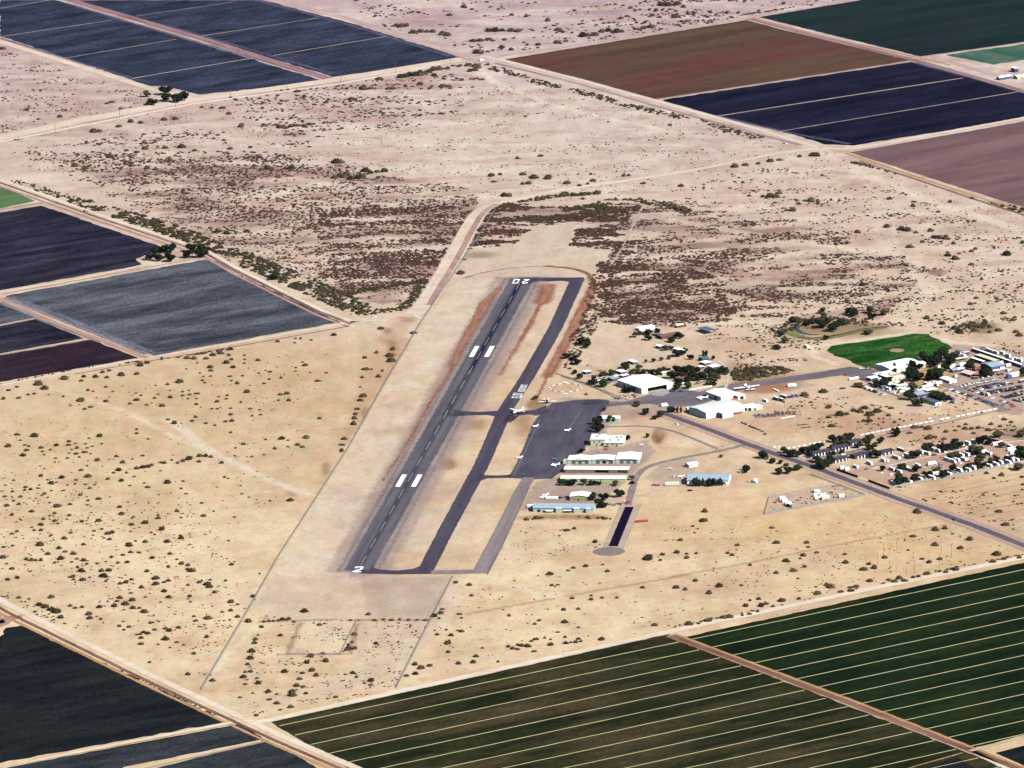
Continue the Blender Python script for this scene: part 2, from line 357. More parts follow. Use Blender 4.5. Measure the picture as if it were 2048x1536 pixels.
# scrub round the airport village and the pond
blob(1530, 752, 60, 18, (150, 132, 92), 0.8, 0.4, 1.0); blob(1470, 735, 20, 10, (160, 130, 98), 0.7); blob(1470, 690, 70, 20, (196, 156, 128), 0.5, 0.6, 1.4)
blob(1660, 655, 85, 14, (150, 118, 90), 0.85, 0.35, 0.8); blob(1600, 668, 24, 16, (170, 150, 100), 0.8); blob(1700, 668, 90, 9, (170, 142, 98), 0.7); blob(1965, 658, 30, 11, (146, 112, 92), 0.9, 0.3)
blob(1590, 840, 120, 40, (208, 170, 138), 0.6); blob(1720, 850, 70, 24, (196, 150, 122), 0.55, 0.5, 1.4); blob(1520, 775, 60, 12, (172, 118, 88), 0.85, 0.4, 1.0)
blob(1880, 870, 130, 24, (190, 148, 124), 0.55, 0.5, 1.3); blob(2040, 868, 50, 14, (140, 112, 98), 0.8, 0.4)
blob(2010, 710, 60, 14, (184, 146, 128), 0.6); blob(1872, 545, 22, 6, (140, 96, 88), 0.8, 0.3, 1.0); blob(2030, 400, 40, 12, (150, 116, 108), 0.7)
area([(1845, 735), (1905, 712), (1960, 720), (1900, 770), (1820, 800), (1790, 790)], (190, 152, 96), 0.8)
area([(1905, 690), (1960, 690), (2048, 720), (2048, 830), (2010, 830), (1900, 770)], (182, 152, 142), 0.75)
area([(1690, 945), (1800, 905), (1950, 870), (2048, 880), (2048, 920), (1785, 972)], (196, 158, 138), 0.8)
area([(1538, 993), (1529, 1028), (1730, 990), (1676, 968), (1620, 980)], (196, 168, 150), 0.6)
area([(1120, 795), (1260, 798), (1350, 815), (1300, 835), (1225, 838), (1195, 900), (1180, 905)], (172, 152, 144), 0.65)
area([(1335, 920), (1395, 915), (1380, 970), (1320, 975), (1285, 955)], (188, 164, 150), 0.7)
area([(1160, 905), (1300, 880), (1310, 905), (1250, 960), (1200, 1010), (1040, 1020), (1070, 965), (1130, 950)], (170, 148, 142), 0.7)
# faint vehicle tracks
TRK = (240, 222, 196)
for pts, wd, s in (([P4(1000, 1000), P4(1250, 1190), P4(1500, 1310), P4(1780, 1430)], 6, 0.75), ([P4(700, 930), P4(1000, 1080), P4(1250, 1190)], 5, 0.5), ([P4(300, 810), P4(700, 930)], 4, 0.35),
                   ([P2(820, 400), P2(900, 480), P2(1200, 600), P2(1500, 680), P2(1950, 770)], 5, 0.8), ([P2(350, 850), P2(1200, 845), P2(2048, 850)], 7, 0.5), ([P1(850, 790), P1(1300, 800), P1(1700, 860)], 6, 0.5),
                   ([P3(1050, 990), P3(1500, 1180), P3(2048, 1350)], 9, 0.65), ([P3(1120, 1080), P3(1290, 1300), P3(1300, 1450)], 3, 0.4), ([P3(0, 1290), P3(600, 1400), P3(1300, 1490), P6(1400, 80), P6(1500, 240), P6(1300, 420)], 10, 0.5),
                   ([P6(0, 440), P6(500, 420), P6(1000, 330), P6(1400, 290)], 8, 0.4), ([P6(800, 570), P6(820, 620), P6(950, 670)], 4, 0.7), ([P6(800, 570), P6(1000, 540), P6(1400, 485), P6(1640, 540), P6(1850, 560)], 6, 0.7),
                   ([P8(950, 440), P8(1250, 520)], 5, 0.5), ([P8(0, 640), P8(500, 640)], 3, 0.2), ([P7(1500, 690), P7(1350, 850), P7(1240, 960)], 4, 0.5), ([P7(560, 700), P7(1100, 900), P7(1480, 1000)], 2, 0.3),
                   ([P8(600, 700), P8(700, 420)], 6, 0.3), ([P3(0, 1150), P3(900, 1130), P3(1100, 1000)], 6, 0.3), ([P5(100, 430), P5(700, 380), P5(500, 700), P5(0, 1000)], 4, 0.15)):
    brush(pts, wd, TRK, s, 0.5)
for pts in ([P8(740, 620), P8(1250, 530)], [P8(1330, 515), P8(2048, 390)], [P9(0, 400), P9(550, 300), P9(870, 230), P9(1600, 95)]):
    brush(pts, 2.4, (176, 146, 112), 0.8, 0.7)
brush([P9(0, 330), P9(700, 230), P9(1200, 130)], 1.5, (206, 172, 124), 0.5, 0.9)
lay((150, 118, 108), np.clip((n2-0.66)*5, 0, 1)*np.clip((n1-0.45)*5, 0, 1)*0.5)
rill = np.abs(fbm(GXf/75+wx*2, GYf/55+3, 4)-0.5); lay((206, 176, 148), np.clip(1-rill/0.012, 0, 1)*0.32*np.clip((n1-0.35)*3, 0, 1)); rill = np.abs(fbm(GXf/45+20, GYf/90+13, 4)-0.5); lay((250, 230, 200), np.clip(1-rill/0.014, 0, 1)*0.4*np.clip((n1-0.4)*3, 0, 1))
lay((186, 152, 124), np.clip((fbm(GXf/14+3, GYf/22+8, 3)-0.62)*6, 0, 1)*0.35*np.clip((fbm(GXf/110, GYf/110+4, 2)-0.4)*4, 0, 1))
f_ = np.clip((PYf-150)/500, 0, 1)[:, None]; soil = np.clip(soil*(np.array([0.99, 1.06, 1.15])*(1-f_)+np.array([1.01, 1.10, 1.15])*f_), 0, 0.9)
me = bpy.data.meshes.new('ground'); nx, ny = len(gx), len(gy)
me.vertices.add(NV); me.vertices.foreach_set('co', np.stack([GXf, GYf, np.zeros(NV)], 1).ravel())
I = (np.arange(ny-1)[:, None]*nx+np.arange(nx-1)[None, :]).ravel(); Q = np.stack([I, I+1, I+nx+1, I+nx], 1)
me.loops.add(Q.size); me.loops.foreach_set('vertex_index', Q.ravel().astype(np.int32)); me.polygons.add(len(Q))
me.polygons.foreach_set('loop_start', np.arange(0, Q.size, 4, dtype=np.int32)); me.update(calc_edges=True)
ca = me.color_attributes.new('soil', 'FLOAT_COLOR', 'POINT'); ca.data.foreach_set('color', np.concatenate([soil, np.ones((NV, 1))], 1).ravel().astype(np.float32))
t_ = NT('desert_soil'); c_ = t_.attr('soil', 'Color'); P_ = t_.pos(0.0)
g_ = t_.noise(P_, 0.45, 4.0, 0.75); g2_ = t_.noise(t_.pos(0.0, 0.05, 0.02, 0.05), 1.0, 5.0, 0.65); g3_ = t_.noise(P_, 0.16, 3.0, 0.6)
c_ = t_.mix(1.0, c_, t_.mix(t_.rng(g_, 0.25, 0.75), (0.80, 0.77, 0.75, 1), (1.17, 1.17, 1.16, 1)), 'MULTIPLY')
c_ = t_.mix(1.0, c_, t_.mix(t_.rng(g2_, 0.3, 0.7), (0.86, 0.81, 0.79, 1), (1.08, 1.09, 1.10, 1)), 'MULTIPLY')
c_ = t_.mix(t_.rng(g3_, 0.56, 0.70, 0, 0.42), c_, S(176, 146, 124))
q_ = t_.noise(t_.pos(0.0, 0.055, 0.016, 0.05), 1.0, 3.0, 0.7)
c_ = t_.mix(1.0, c_, t_.mix(t_.rng(q_, 0.32, 0.68), (1.05, 0.955, 1.0, 1), (0.965, 1.03, 0.965, 1)), 'MULTIPLY')
me.materials.append(t_.out(c_, 0.95, bump=(g_, 0.35, 0.4), spec=0.05)); link('ground', me, kind='structure')
# ================================================================== FIELDS
A_, B_ = TH_A, TH_A+math.pi/2
def Sx(r, g, b): return S(r, g, b)
dark1 = sheet_mat('dark_crop', S(34, 39, 56), S(60, 67, 86), B_, (0.010, 0.034), S(84, 90, 118), 0.008, 0.0, grain=0.35, gscale=0.3, mid=0.3)
dark2 = sheet_mat('dark_crop_black', S(14, 16, 36), S(34, 35, 58), B_, (0.010, 0.042), S(44, 44, 72), 0.006, 0.15, grain=0.35, gscale=0.3, mid=0.3)
brown = sheet_mat('brown_crop', S(86, 64, 56), S(104, 82, 66), B_, (0.004, 0.03), S(108, 62, 62), 0.003, 0.6, grain=0.14, gscale=0.25, mid=0.16)
deepg = sheet_mat('deep_green_crop', S(24, 42, 44), S(36, 56, 54), B_, (0.004, 0.03), S(40, 46, 60), 0.003, 0.5, grain=0.25, gscale=0.3, mid=0.16)
paleg = sheet_mat('pale_green_crop', S(60, 98, 90), S(112, 130, 112), A_, (0.01, 0.03), S(40, 104, 72), 0.01, 0.3, grain=0.25)
mauve = sheet_mat('tilled_mauve_soil', S(112, 84, 84), S(142, 112, 112), B_, (0.003, 0.02), S(122, 96, 104), 0.003, 0.5, grain=0.1, gscale=0.3)
green = sheet_mat('light_green_crop', S(84, 112, 76), S(104, 132, 90), B_, (0.004, 0.03), grain=0.15)
night = sheet_mat('dark_cotton', S(28, 27, 42), S(66, 64, 80), B_, (0.008, 0.055), S(30, 28, 48), 0.006, 0.3, grain=0.3, gscale=0.3, mid=0.3)
slate = sheet_mat('slate_crop', S(70, 74, 86), S(110, 114, 122), B_, (0.008, 0.034), S(24, 28, 42), 0.0045, 0.14, grain=0.28, gscale=0.4, mid=0.3)
plum = sheet_mat('plum_soil', S(38, 26, 42), S(60, 48, 62), B_, (0.01, 0.045), S(58, 34, 46), 0.006, 0.3, grain=0.3, mid=0.3)
ink = sheet_mat('black_crop', S(20, 24, 30), S(36, 42, 46), B_, (0.009, 0.05), S(48, 52, 50), 0.007, 0.1, grain=0.45, gscale=0.4, mid=0.3)
steel = sheet_mat('steel_crop', S(46, 52, 58), S(68, 72, 78), B_, (0.01, 0.05), S(22, 28, 32), 0.008, 0.2, grain=0.35, gscale=0.4, mid=0.3)
rowsL = sheet_mat('row_crop_worn', S(18, 30, 14), S(48, 54, 30), B_, (0.008, 0.036), S(96, 80, 58), 0.0045, 0.3, grain=0.45, gscale=0.45, rows=(4.2, 0.3, S(40, 40, 30)), mid=0.3)
rowsR = sheet_mat('row_crop_dense', S(8, 26, 12), S(28, 48, 26), B_, (0.008, 0.036), S(52, 62, 28), 0.005, 0.12, grain=0.45, gscale=0.45, rows=(4.2, 0.25, S(28, 34, 26)), mid=0.3)
ZF = 0.04
sheet('crop_field', [(0, 72), (0, 0), (112, 0), (642, 160), (560, 172), (400, 189), (330, 172), (300, 172)], dark1, ZF, 2, 1.5)
sheet('crop_field', [(146, 0), (525, 0), (700, 46), (922, 115), (860, 126), (664, 154), (640, 146)], dark1, ZF, 2, 1.5)
sheet('crop_field', [(994, 121), (1494, 40), (1560, 58), (1820, 121), (1348, 194), (1306, 199)], brown, ZF, 2, 0.8)
sheet('crop_field', [(1322, 200), (1823, 124), (1929, 152), (2070, 190), (2070, 232), (1707, 291), (1649, 289), (1587, 269), (1400, 222)], dark2, ZF, 2, 1.5)
sheet('crop_field', [(1516, 34), (1770, -8), (2080, -8), (2080, 80), (1840, 113)], deepg, ZF, 2, 0.8)
sheet('crop_field', [(1888, 110), (2070, 85), (2070, 116), (1987, 129), (1929, 117)], paleg, ZF, 2, 2)
sheet('crop_field', [(1698, 305), (2080, 237), (2080, 424), (1980, 394), (1860, 356), (1780, 330)], mauve, ZF, 2, 0.8)
sheet('crop_field', [(-30, 362), (0, 371), (70, 402), (0, 417), (-30, 422)], green, ZF, 2, 0.8)
sheet('crop_field', [(-30, 430), (0, 425), (82, 411), (330, 496), (300, 506), (272, 518), (284, 530), (0, 581), (-30, 588)], night, ZF, 2, 1.2)
sheet('crop_field', [(9, 592), (412, 519), (680, 644), (309, 711), (295, 706)], slate, ZF, 2, 1.5)
sheet('crop_field', [(-30, 594), (0, 607), (68, 635), (0, 649), (-30, 655)], slate, ZF, 2, 1)
sheet('crop_field', [(-30, 658), (0, 652), (73, 638), (168, 677), (0, 707), (-30, 712)], night, ZF, 2, 1)
sheet('crop_field', [(-30, 716), (0, 711), (182, 679), (276, 716), (0, 764), (-30, 770)], plum, ZF, 2, 1.2)
sheet('crop_field', [(-30, 1280), P7(0, 755), P7(40, 702), P7(150, 684), P7(330, 785), P7(640, 925), P7(1325, 1250), P7(0, 1492), (-30, 1532)], ink, ZF, 2, 2.5)
sheet('crop_field', [(-40, 1546), P7(30, 1521), P7(1405, 1262), P7(1545, 1352), (250, 1534), (200, 1560), (-40, 1580)], steel, ZF, 2, 1)
sheet('crop_field', [(245, 1552), (530, 1482), (600, 1514), (680, 1565), (200, 1590)], steel, ZF, 2, 1)
I1 = [(540, 1444), (1338, 1268), (1355, 1281), (1700, 1413), (2075, 1560), (745, 1565)]
I2 = [(1366, 1275), (2085, 1117), (2085, 1460), (1938, 1499)]
F1 = sheet('row_crop_field', I1, rowsL, ZF, 2, 1.0); F2 = sheet('row_crop_field', I2, rowsR, ZF, 2, 1.0)
sheet('crop_field', [(1990, 1506), (2085, 1482), (2085, 1560), (2060, 1536)], ink, ZF+0.1, 2, 0.6)
sheet('crop_field', [(1830, 1543), (1912, 1514), (2000, 1565), (1800, 1565)], ink, ZF+0.1, 2, 0.6)
# pale irrigation borders across the row-crop field: low earth ridges, one part each
bund = flat('border_earth', S(178, 172, 128), 0.95, var=0.2)
def clip_seg(p, d, poly):
    ts = []; n = len(poly)
    for i in range(n):
        a, b = poly[i], poly[(i+1) % n]; e = b-a; den = d.x*e.y-d.y*e.x
        if abs(den) < 1e-9: continue
        q = a-p; tt = (q.x*e.y-q.y*e.x)/den; uu = (q.x*d.y-q.y*d.x)/den
        if 0 <= uu < 1: ts.append(tt)
    ts.sort(); return ts
def ridge(name, a, b, wd, h, mat, parent=None, **kw):
    d = (b-a); L = d.length; d.normalize(); nm = Vector((-d.y, d.x)); m = max(1, int(L/14)); r = random.Random(int(L)+int(a.x)); vs = []; fs = []
    for i in range(m+1):
        p = a+d*(L*i/m)+nm*r.uniform(-0.25, 0.25); ww = wd*r.uniform(0.75, 1.2)
        vs += [(p.x+nm.x*ww/2, p.y+nm.y*ww/2, ZF+0.01), (p.x, p.y, ZF+h), (p.x-nm.x*ww/2, p.y-nm.y*ww/2, ZF+0.01)]
    for i in range(m): fs += [(3*i+3, 3*i, 3*i+1, 3*i+4), (3*i+4, 3*i+1, 3*i+2, 3*i+5)]
    return link(name, mesh(name, vs, fs, mat), parent, **kw)
p0 = at(2048, 1139)
for fo, pl in ((F1, I1), (F2, I2)):
    W_ = ats(pl)
    for k in range(-1, 24):
        ts = clip_seg(p0+DA*(33.0*k+0.1), DB, W_)
        if len(ts) >= 2 and ts[-1]-ts[0] > 12:
            q = p0+DA*(33.0*k+0.1); ridge('irrigation_border', q+DB*(ts[0]+2), q+DB*(ts[-1]-2), 1.75, 0.3, bund, fo)
# thin crop along the plot ends lets pale soil through
mg = sheet_mat('thin_crop_margin', S(118, 122, 142), S(150, 150, 166), A_, (0.02, 0.1), grain=0.3, feather=5, cover=0.75, mid=0.3)
mg2 = sheet_mat('far_thin_margin', S(84, 88, 118), S(120, 118, 140), A_, (0.02, 0.1), grain=0.3, feather=5, cover=0.7, mid=0.3)
for pts, wd, m in (([(16, 594), (150, 647), (300, 707)], 20, mg), ([(425, 521), (560, 581), (684, 640)], 12, mg), ([(0, 604), (80, 640), (200, 684)], 10, mg), ([(128, 6), (400, 86), (640, 154)], 12, mg2), ([(150, 2), (420, 76), (668, 148)], 12, mg2),
    ([(512, 0), (700, 50), (900, 112)], 12, mg2), ([(0, 76), (150, 122), (300, 166)], 10, mg2), ([(1345, 212), (1590, 268), (1700, 288)], 12, mg2), ([(1830, 126), (1930, 152), (2050, 186)], 12, mg2)):
    strip('field_margin', pts, wd, m, 0.075, excl=False)
# narrow pale tracks between plots
tr = sheet_mat('plot_track', S(168, 150, 140), S(190, 172, 158), 0, (0.02, 0.02), grain=0.15, feather=1.0)
tr2 = sheet_mat('plot_track_dark', S(60, 52, 46), S(74, 62, 52), 0, (0.02, 0.02), grain=0.15, feather=0.8)
TR = [(((0, 73.5), (225, 40)), 3), (((120, 118), (352, 78.6)), 3), (((263, 157), (506, 116)), 4), (((0, 17), (100, 0)), 3), (((273, 32), (472, 3)), 2.6), (((403, 72), (636, 36)), 3), (((547, 111), (772, 73)), 3.4),
      (((1306, 200), (1823, 122)), 6), (((1437, 232), (1926, 156)), 4.4), (((1552, 264), (2070, 178)), 3.4), (((1840, 114.5), (2070, 81)), 3),
      (((0, 650.5), (72, 636.5)), 3.4), (((0, 709.5), (182, 678.3)), 4), (((0, 419.5), (85, 404)), 5), (((-20, 402), (20, 396)), 1.6),
      (((250, 1546), (537, 1481)), 5)]
for pts, wd in TR: strip('plot_track', pts, wd, tr, 0.09, excl=False)
for pts in (((1090, 143.5), (1587, 66.6)), ((1200, 168), (1700, 92))): strip('plot_track', pts, 1.6, tr2, 0.09, excl=False)
for (x0, y0, x1, y1) in ((1380, 1000, 2048, 905), (1560, 1040, 2048, 958), (1700, 1090, 2048, 1030), (1850, 1145, 2048, 1110)):
    a, b = P3(x0, y0), P3(x1, y1)
    strip('furrow_line', [a, b], 2.5, sheet_mat('furrow', S(168, 136, 136), S(150, 118, 124), 0, (0.02, 0.02), feather=1.2, cover=0.5), 0.09, excl=False)
# ================================================================== DIRT ROADS, CANAL BANKS
sandr = sheet_mat('graded_sand_road', S(232, 212, 188), S(246, 230, 208), 0, (0.02, 0.02), grain=0.1, feather=2.2)
sandf = sheet_mat('far_dirt_road', S(224, 202, 184), S(238, 218, 200), 0, (0.02, 0.02), grain=0.1, feather=3)
brownr = sheet_mat('brown_canal_bank', S(120, 88, 82), S(160, 124, 112), A_, (0.01, 0.06), S(104, 72, 66), 0.02, 0.3, grain=0.3, feather=1.6)
oran = sheet_mat('ochre_bank', S(176, 134, 92), S(206, 164, 116), A_, (0.01, 0.05), grain=0.25, feather=2.0)
pinkr = sheet_mat('pink_dirt_road', S(172, 134, 124), S(200, 166, 152), A_, (0.01, 0.06), grain=0.2, feather=1.8)
grayd = sheet_mat('dry_weed_verge', S(128, 104, 96), S(160, 134, 118), A_, (0.01, 0.05), grain=0.35, feather=2.4)
def road(pts, wd, mat, z=0.12, name='dirt_road', **kw): return strip(name, pts, wd, mat, z, **kw)
def off(pts, dx, dy): return [(x+dx, y+dy) for x, y in pts]
bl = [(-30, 1187), (34, 1222), (300, 1353), (478, 1436), (560, 1474), (700, 1534), (760, 1562)]
road(off(bl, 6, -1), 11, sandr); road(off(bl, -8, 8), 6, brownr, 0.15, 'canal_bank'); road(off(bl, -16, 14), 6, oran, 0.13, 'canal_bank')
road([(-20, 1216), P7(0, 690), P7(60, 640), P7(130, 640)], 14, pinkr, 0.11)
road([P7(0, 1521), P7(700, 1380), P7(1405, 1246)], 9, sandr, 0.14)
road([P7(0, 1521), P7(700, 1390), P7(1380, 1262)], 3, oran, 0.15, 'canal_bank')
road([(505, 1446), (540, 1440), (1348, 1261), (1700, 1186), (2080, 1108)], 13, sandr, 0.13)
road([(1342, 1270), (1480, 1322), (1700, 1404), (2045, 1540)], 15, oran, 0.15); road([(1344, 1272), (1480, 1323), (1700, 1406), (2045, 1541)], 9, brownr, 0.17, 'canal_bank')
road([(1940, 1502), (2085, 1464)], 7, sheet_mat('pale_border_road', S(216, 196, 176), S(206, 186, 120), 0, (0.05, 0.05), feather=2), 0.18)
road([(1780, 1548), (1860, 1524), (1925, 1506)], 4, oran, 0.18, 'canal_bank'); road([(1945, 1503), (2060, 1560)], 8, sandr, 0.17)
# left canal road
lc = [(-30, 351), (0, 362), (200, 433), (410, 503), (470, 538), (560, 583), (640, 622), (700, 644)]
road(off(lc, 2, 4), 5, brownr, 0.14, 'canal_bank'); road(off(lc, 5, -1), 8, sandr, 0.13); road(off(lc, -4, 9), 6, pinkr, 0.12)
road([(-20, 588), (0, 584), (150, 560), (283, 531), (410, 508)], 7, sandr, 0.12); road([(-20, 592), (0, 589), (283, 537), (380, 520)], 4, pinkr, 0.13)
road([(-20, 594), (5, 600), (120, 650), (294, 716)], 9, pinkr, 0.14)
road([(-30, 778), (0, 771), (150, 742), (294, 716), (500, 681), (700, 645), (760, 640)], 7, sandr, 0.13); road([(150, 748), (294, 723), (500, 688), (700, 652)], 4, brownr, 0.12, 'canal_bank')
road([(-30, 424), (0, 419), (90, 406)], 5, pinkr, 0.12)
# top left
road([(-30, 72), (0, 83), (150, 130), (308, 180), (400, 200)], 15, sandf); road([(-30, 286), (0, 276), (150, 243), (385, 200), (650, 163), (926, 118)], 26, sandf, 0.14); road([(0, 284), (385, 208), (680, 168), (860, 134)], 9, sheet_mat('pale_sand_road', S(238, 220, 200), S(248, 232, 214), 0, (0.02, 0.02), grain=0.1, feather=2.4), 0.16)
road([(120, -6), (400, 76), (655, 157)], 17, sheet_mat('far_pink_bank', S(140, 104, 112), S(176, 144, 146), A_, (0.01, 0.07), grain=0.25, feather=4), 0.13)
road([(500, -10), (700, 38), (926, 113), (960, 124)], 14, sheet_mat('far_mauve_road', S(190, 164, 164), S(214, 188, 178), A_, (0.01, 0.06), grain=0.15, feather=4), 0.12)
# top right
road([(926, 118), (960, 118), (1100, 98), (1348, 61), (1500, 36), (1760, -8)], 11, sheet_mat('far_mauve_road', None, None), 0.14)
road([(962, 112), (994, 118), (1160, 160), (1348, 212), (1500, 254), (1600, 284), (1640, 296)], 13, sandf, 0.15)
road([(990, 126), (1160, 168), (1348, 222), (1500, 264), (1600, 290)], 8, sheet_mat('mauve_bank', S(160, 132, 134), S(186, 158, 154), A_, (0.01, 0.06), grain=0.25, feather=2.5), 0.13, 'canal_bank')
road([(1500, 37), (1660, 80), (1820, 118), (1990, 166), (2090, 196)], 14, sheet_mat('far_pink_bank', None, None), 0.13); road([(1505, 35), (1660, 76), (1840, 116), (1900, 130)], 6, oran, 0.15, 'canal_bank')
road([(1640, 296), (1700, 299), (1850, 272), (2080, 230)], 12, sandf, 0.15)
road([(1690, 306), (1780, 336), (1900, 376), (2080, 434)], 7, oran, 0.13); road([(1720, 322), (1830, 358), (1960, 402), (2080, 440)], 7, grayd, 0.12, 'weedy_verge')
road([(1840, 118), (1900, 124), (1990, 150), (2080, 160)], 12, sheet_mat('far_mauve_road', None, None), 0.12)
# road that bends round the airfield's far end
rd = [(826, 628), (850, 610), (880, 560), (905, 520), (935, 462), (958, 424), (985, 408), (1021, 402), (1124, 379), (1250, 362), (1380, 342), (1480, 322), (1566, 304), (1640, 298)]
road(rd[:7], (26, 22), sandf, 0.12, sm=2); road(rd[5:], (20, 8), sandf, 0.125, sm=2); road(off(rd[1:7], 8, 0), 8, pinkr, 0.14, sm=1)
for k in (-9, -2): road(off(rd[1:7], k, 0), 1.6, grayd, 0.16, 'wheel_rut', sm=1, excl=False)
road([(700, 645), (760, 632), (826, 628), (850, 640)], 9, sandf, 0.13)
strip('dirt_road', [(1288, 408), (1262, 460), (1245, 495), (1222, 530)], 4, sheet_mat('grey_gravel_road', S(186, 168, 152), S(206, 188, 170), 0, (0.02, 0.02), feather=1.4), 0.14)
# nursery ground right of the highway, furrows one by one
fur = sheet_mat('dry_furrow', S(166, 112, 92), S(196, 150, 124), B_, (0.01, 0.06), grain=0.3, feather=1.6)
for a, b in (((1845, 987), (2060, 943)), ((1846, 997), (2060, 952)), ((1873, 1003), (2060, 966)), ((1895, 1010), (2060, 979)), ((1915, 1020), (2060, 991)), ((1940, 1025), (2060, 1003)), ((1960, 1034), (2060, 1016)), ((1985, 1040), (2060, 1027)), ((2000, 1049), (2060, 1038)), ((1790, 975), (1960, 942))):
    strip('furrow_line', [a, b], 2.2, fur, 0.1, wob=0.8, excl=False)
# ================================================================== AIRFIELD PAVEMENT
old = sheet_mat('aged_asphalt_shoulder', S(140, 130, 131), S(170, 156, 150), math.atan2(DR.y, DR.x), (0.004, 0.09), S(184, 162, 156), 0.01, 0.3, grain=0.14, feather=9)
rwy = sheet_mat('runway_asphalt', S(94, 92, 103), S(116, 113, 122), math.atan2(DR.y, DR.x), (0.004, 0.12), grain=0.14, feather=6.0, mid=0.15)
rub = sheet_mat('tyre_darkened_asphalt', S(82, 79, 92), S(98, 95, 106), math.atan2(DR.y, DR.x), (0.006, 0.3), grain=0.15, feather=3.5, cover=0.8)
rub2 = sheet_mat('tyre_rubber', S(34, 34, 60), S(52, 50, 76), math.atan2(DR.y, DR.x), (0.01, 0.4), grain=0.15, feather=1.8)
twy = sheet_mat('taxiway_asphalt', S(76, 72, 88), S(92, 88, 102), math.atan2(DR.y, DR.x), (0.005, 0.12), grain=0.12, feather=1.2)
old2 = sheet_mat('worn_taxiway', S(138, 126, 130), S(160, 147, 147), math.atan2(DR.y, DR.x), (0.005, 0.1), grain=0.12, feather=1.4)
apr = sheet_mat('apron_asphalt', S(86, 83, 97), S(104, 99, 112), math.atan2(DR.y, DR.x), (0.01, 0.08), S(76, 74, 90), 0.02, 0.3, grain=0.14, feather=3.5)
ramp = sheet_mat('ramp_asphalt', S(110, 103, 112), S(130, 121, 128), B_, (0.01, 0.04), S(146, 134, 136), 0.012, 0.3, grain=0.12, feather=1.8)
def rpt(a, off=0.0):      # a point a metres along the runway from its near end, off metres to the right
    return _r0+DR*a+DX*off
RL = (_r1-_r0).length
strip('runway_apron_dust', [rpt(-8), rpt(RL+14)], 74, sheet_mat('dusty_gravel', S(184, 164, 158), S(206, 184, 172), math.atan2(DR.y, DR.x), (0.004, 0.07), grain=0.15, feather=13, cover=0.4, mid=0.2), 0.035, px=False)
strip('runway_shoulder', [rpt(-5), rpt(RL+10)], 46, old, 0.05, px=False)
RW = strip('runway', [rpt(-1), rpt(RL+6)], 31, rwy, 0.09, px=False)
strip('tyre_marks', [rpt(10), rpt(RL*0.55)], 8, rub, 0.12, px=False, excl=False)
strip('tyre_marks', [rpt(RL*0.5), rpt(RL-4)], 11, rub, 0.125, px=False, excl=False); strip('tyre_marks', [rpt(RL*0.66), rpt(RL-8)], 5.5, rub2, 0.15, px=False, excl=False)
twp = [(851, 1141), (900, 1046), (964.5, 927.4), (1009, 823), (1055, 753.7), (1110.4, 657.2), (1155.5, 557.4)]
strip('taxiway_edge', twp, 17, sheet_mat('oiled_edge', S(104, 82, 84), S(140, 118, 112), 0, (0.05, 0.05), feather=1.8), 0.05)
TW = strip('taxiway', twp, (16, 15), twy, 0.10)
strip('taxiway', [(720, 1143), (790, 1145), (862, 1144)], 15, twy, 0.095); strip('taxiway', [(1036, 558), (1100, 560), (1168, 557)], 14, twy, 0.095)
strip('taxiway', [(860, 1145), (915, 1144), (978, 1143)], 15, old2, 0.08); strip('taxiway', [(962, 1142), (1000, 1068), (1040, 985), (1058, 955)], (17, 13), old2, 0.085)
strip('taxiway', [(895, 830), (940, 828), (1000, 826), (1080, 826), (1110, 822)], 13, twy, 0.11); strip('taxiway', [(958, 954), (1000, 953), (1060, 952)], 10, twy, 0.11)
for k, pts in enumerate(([(744, 1131), (748, 1134), (755, 1138), (793, 1141.6), (793, 1147), (732, 1147)], [(793, 1141.6), (826, 1137), (840.5, 1131.6), (848, 1121), (856, 1124), (856, 1147), (793, 1147)],
  [(1050, 572), (1061, 567), (1079, 562), (1097, 560.8), (1097, 555), (1048, 555)], [(1097, 560.8), (1124, 562), (1136, 564), (1139, 567), (1137, 576), (1150, 576), (1158, 555), (1097, 555)],
  [(908, 818), (914, 820), (924, 822), (958, 823.5), (993, 821.5), (1005, 816), (1013, 806), (1020, 806), (1006, 842), (996, 840), (988, 833), (971, 830), (935, 830), (914, 833), (904, 833)],
  [(1024, 812), (1032, 818), (1046, 821), (1068, 820), (1092, 810), (1100, 825), (1072, 832), (1060, 829), (1040, 831), (1028, 842), (1010, 842)],
  [(958, 947), (968, 950), (1000, 951), (1020, 949), (1030, 952), (1030, 956), (975, 957), (962, 962), (950, 962)])):
    sheet('taxiway_fillet', pts, twy, 0.131+0.005*(k % 2), 0.8, 0.15)
sheet('apron', [(1064, 846), (1080, 824), (1100, 806), (1150, 799), (1200, 797), (1222, 801), (1216, 816), (1200, 832), (1190, 862), (1176, 892), (1166, 905), (1140, 922), (1128, 942), (1105, 958), (1060, 960), (1012, 956), (1024, 940), (1044, 895)], apr, 0.075, 4, 0.5)
sheet('dark_patch', [(1004, 846), (1013, 829), (1031, 831), (1024, 846)], rub2, 0.17, 0.8, 0.3, excl=False); sheet('dark_patch', [(1160, 807), (1174, 800), (1196, 799), (1205, 804), (1196, 810), (1166, 811)], sheet_mat('patched_asphalt', S(76, 68, 88), S(88, 80, 98), 0, (0.05, 0.05), feather=2.5), 0.17, 1.5, 1, excl=False)
sheet('apron', [(1205, 803), (1250, 803), (1283, 792), (1310, 786), (1350, 776), (1400, 783), (1455, 768), (1510, 763), (1600, 749), (1670, 738), (1700, 733), (1745, 738), (1780, 741), (1758, 757), (1735, 766), (1690, 750), (1640, 757), (1560, 767), (1490, 776), (1430, 800), (1392, 812), (1345, 815), (1300, 808), (1250, 810), (1215, 814)], ramp, 0.07, 1.6, 0.6)
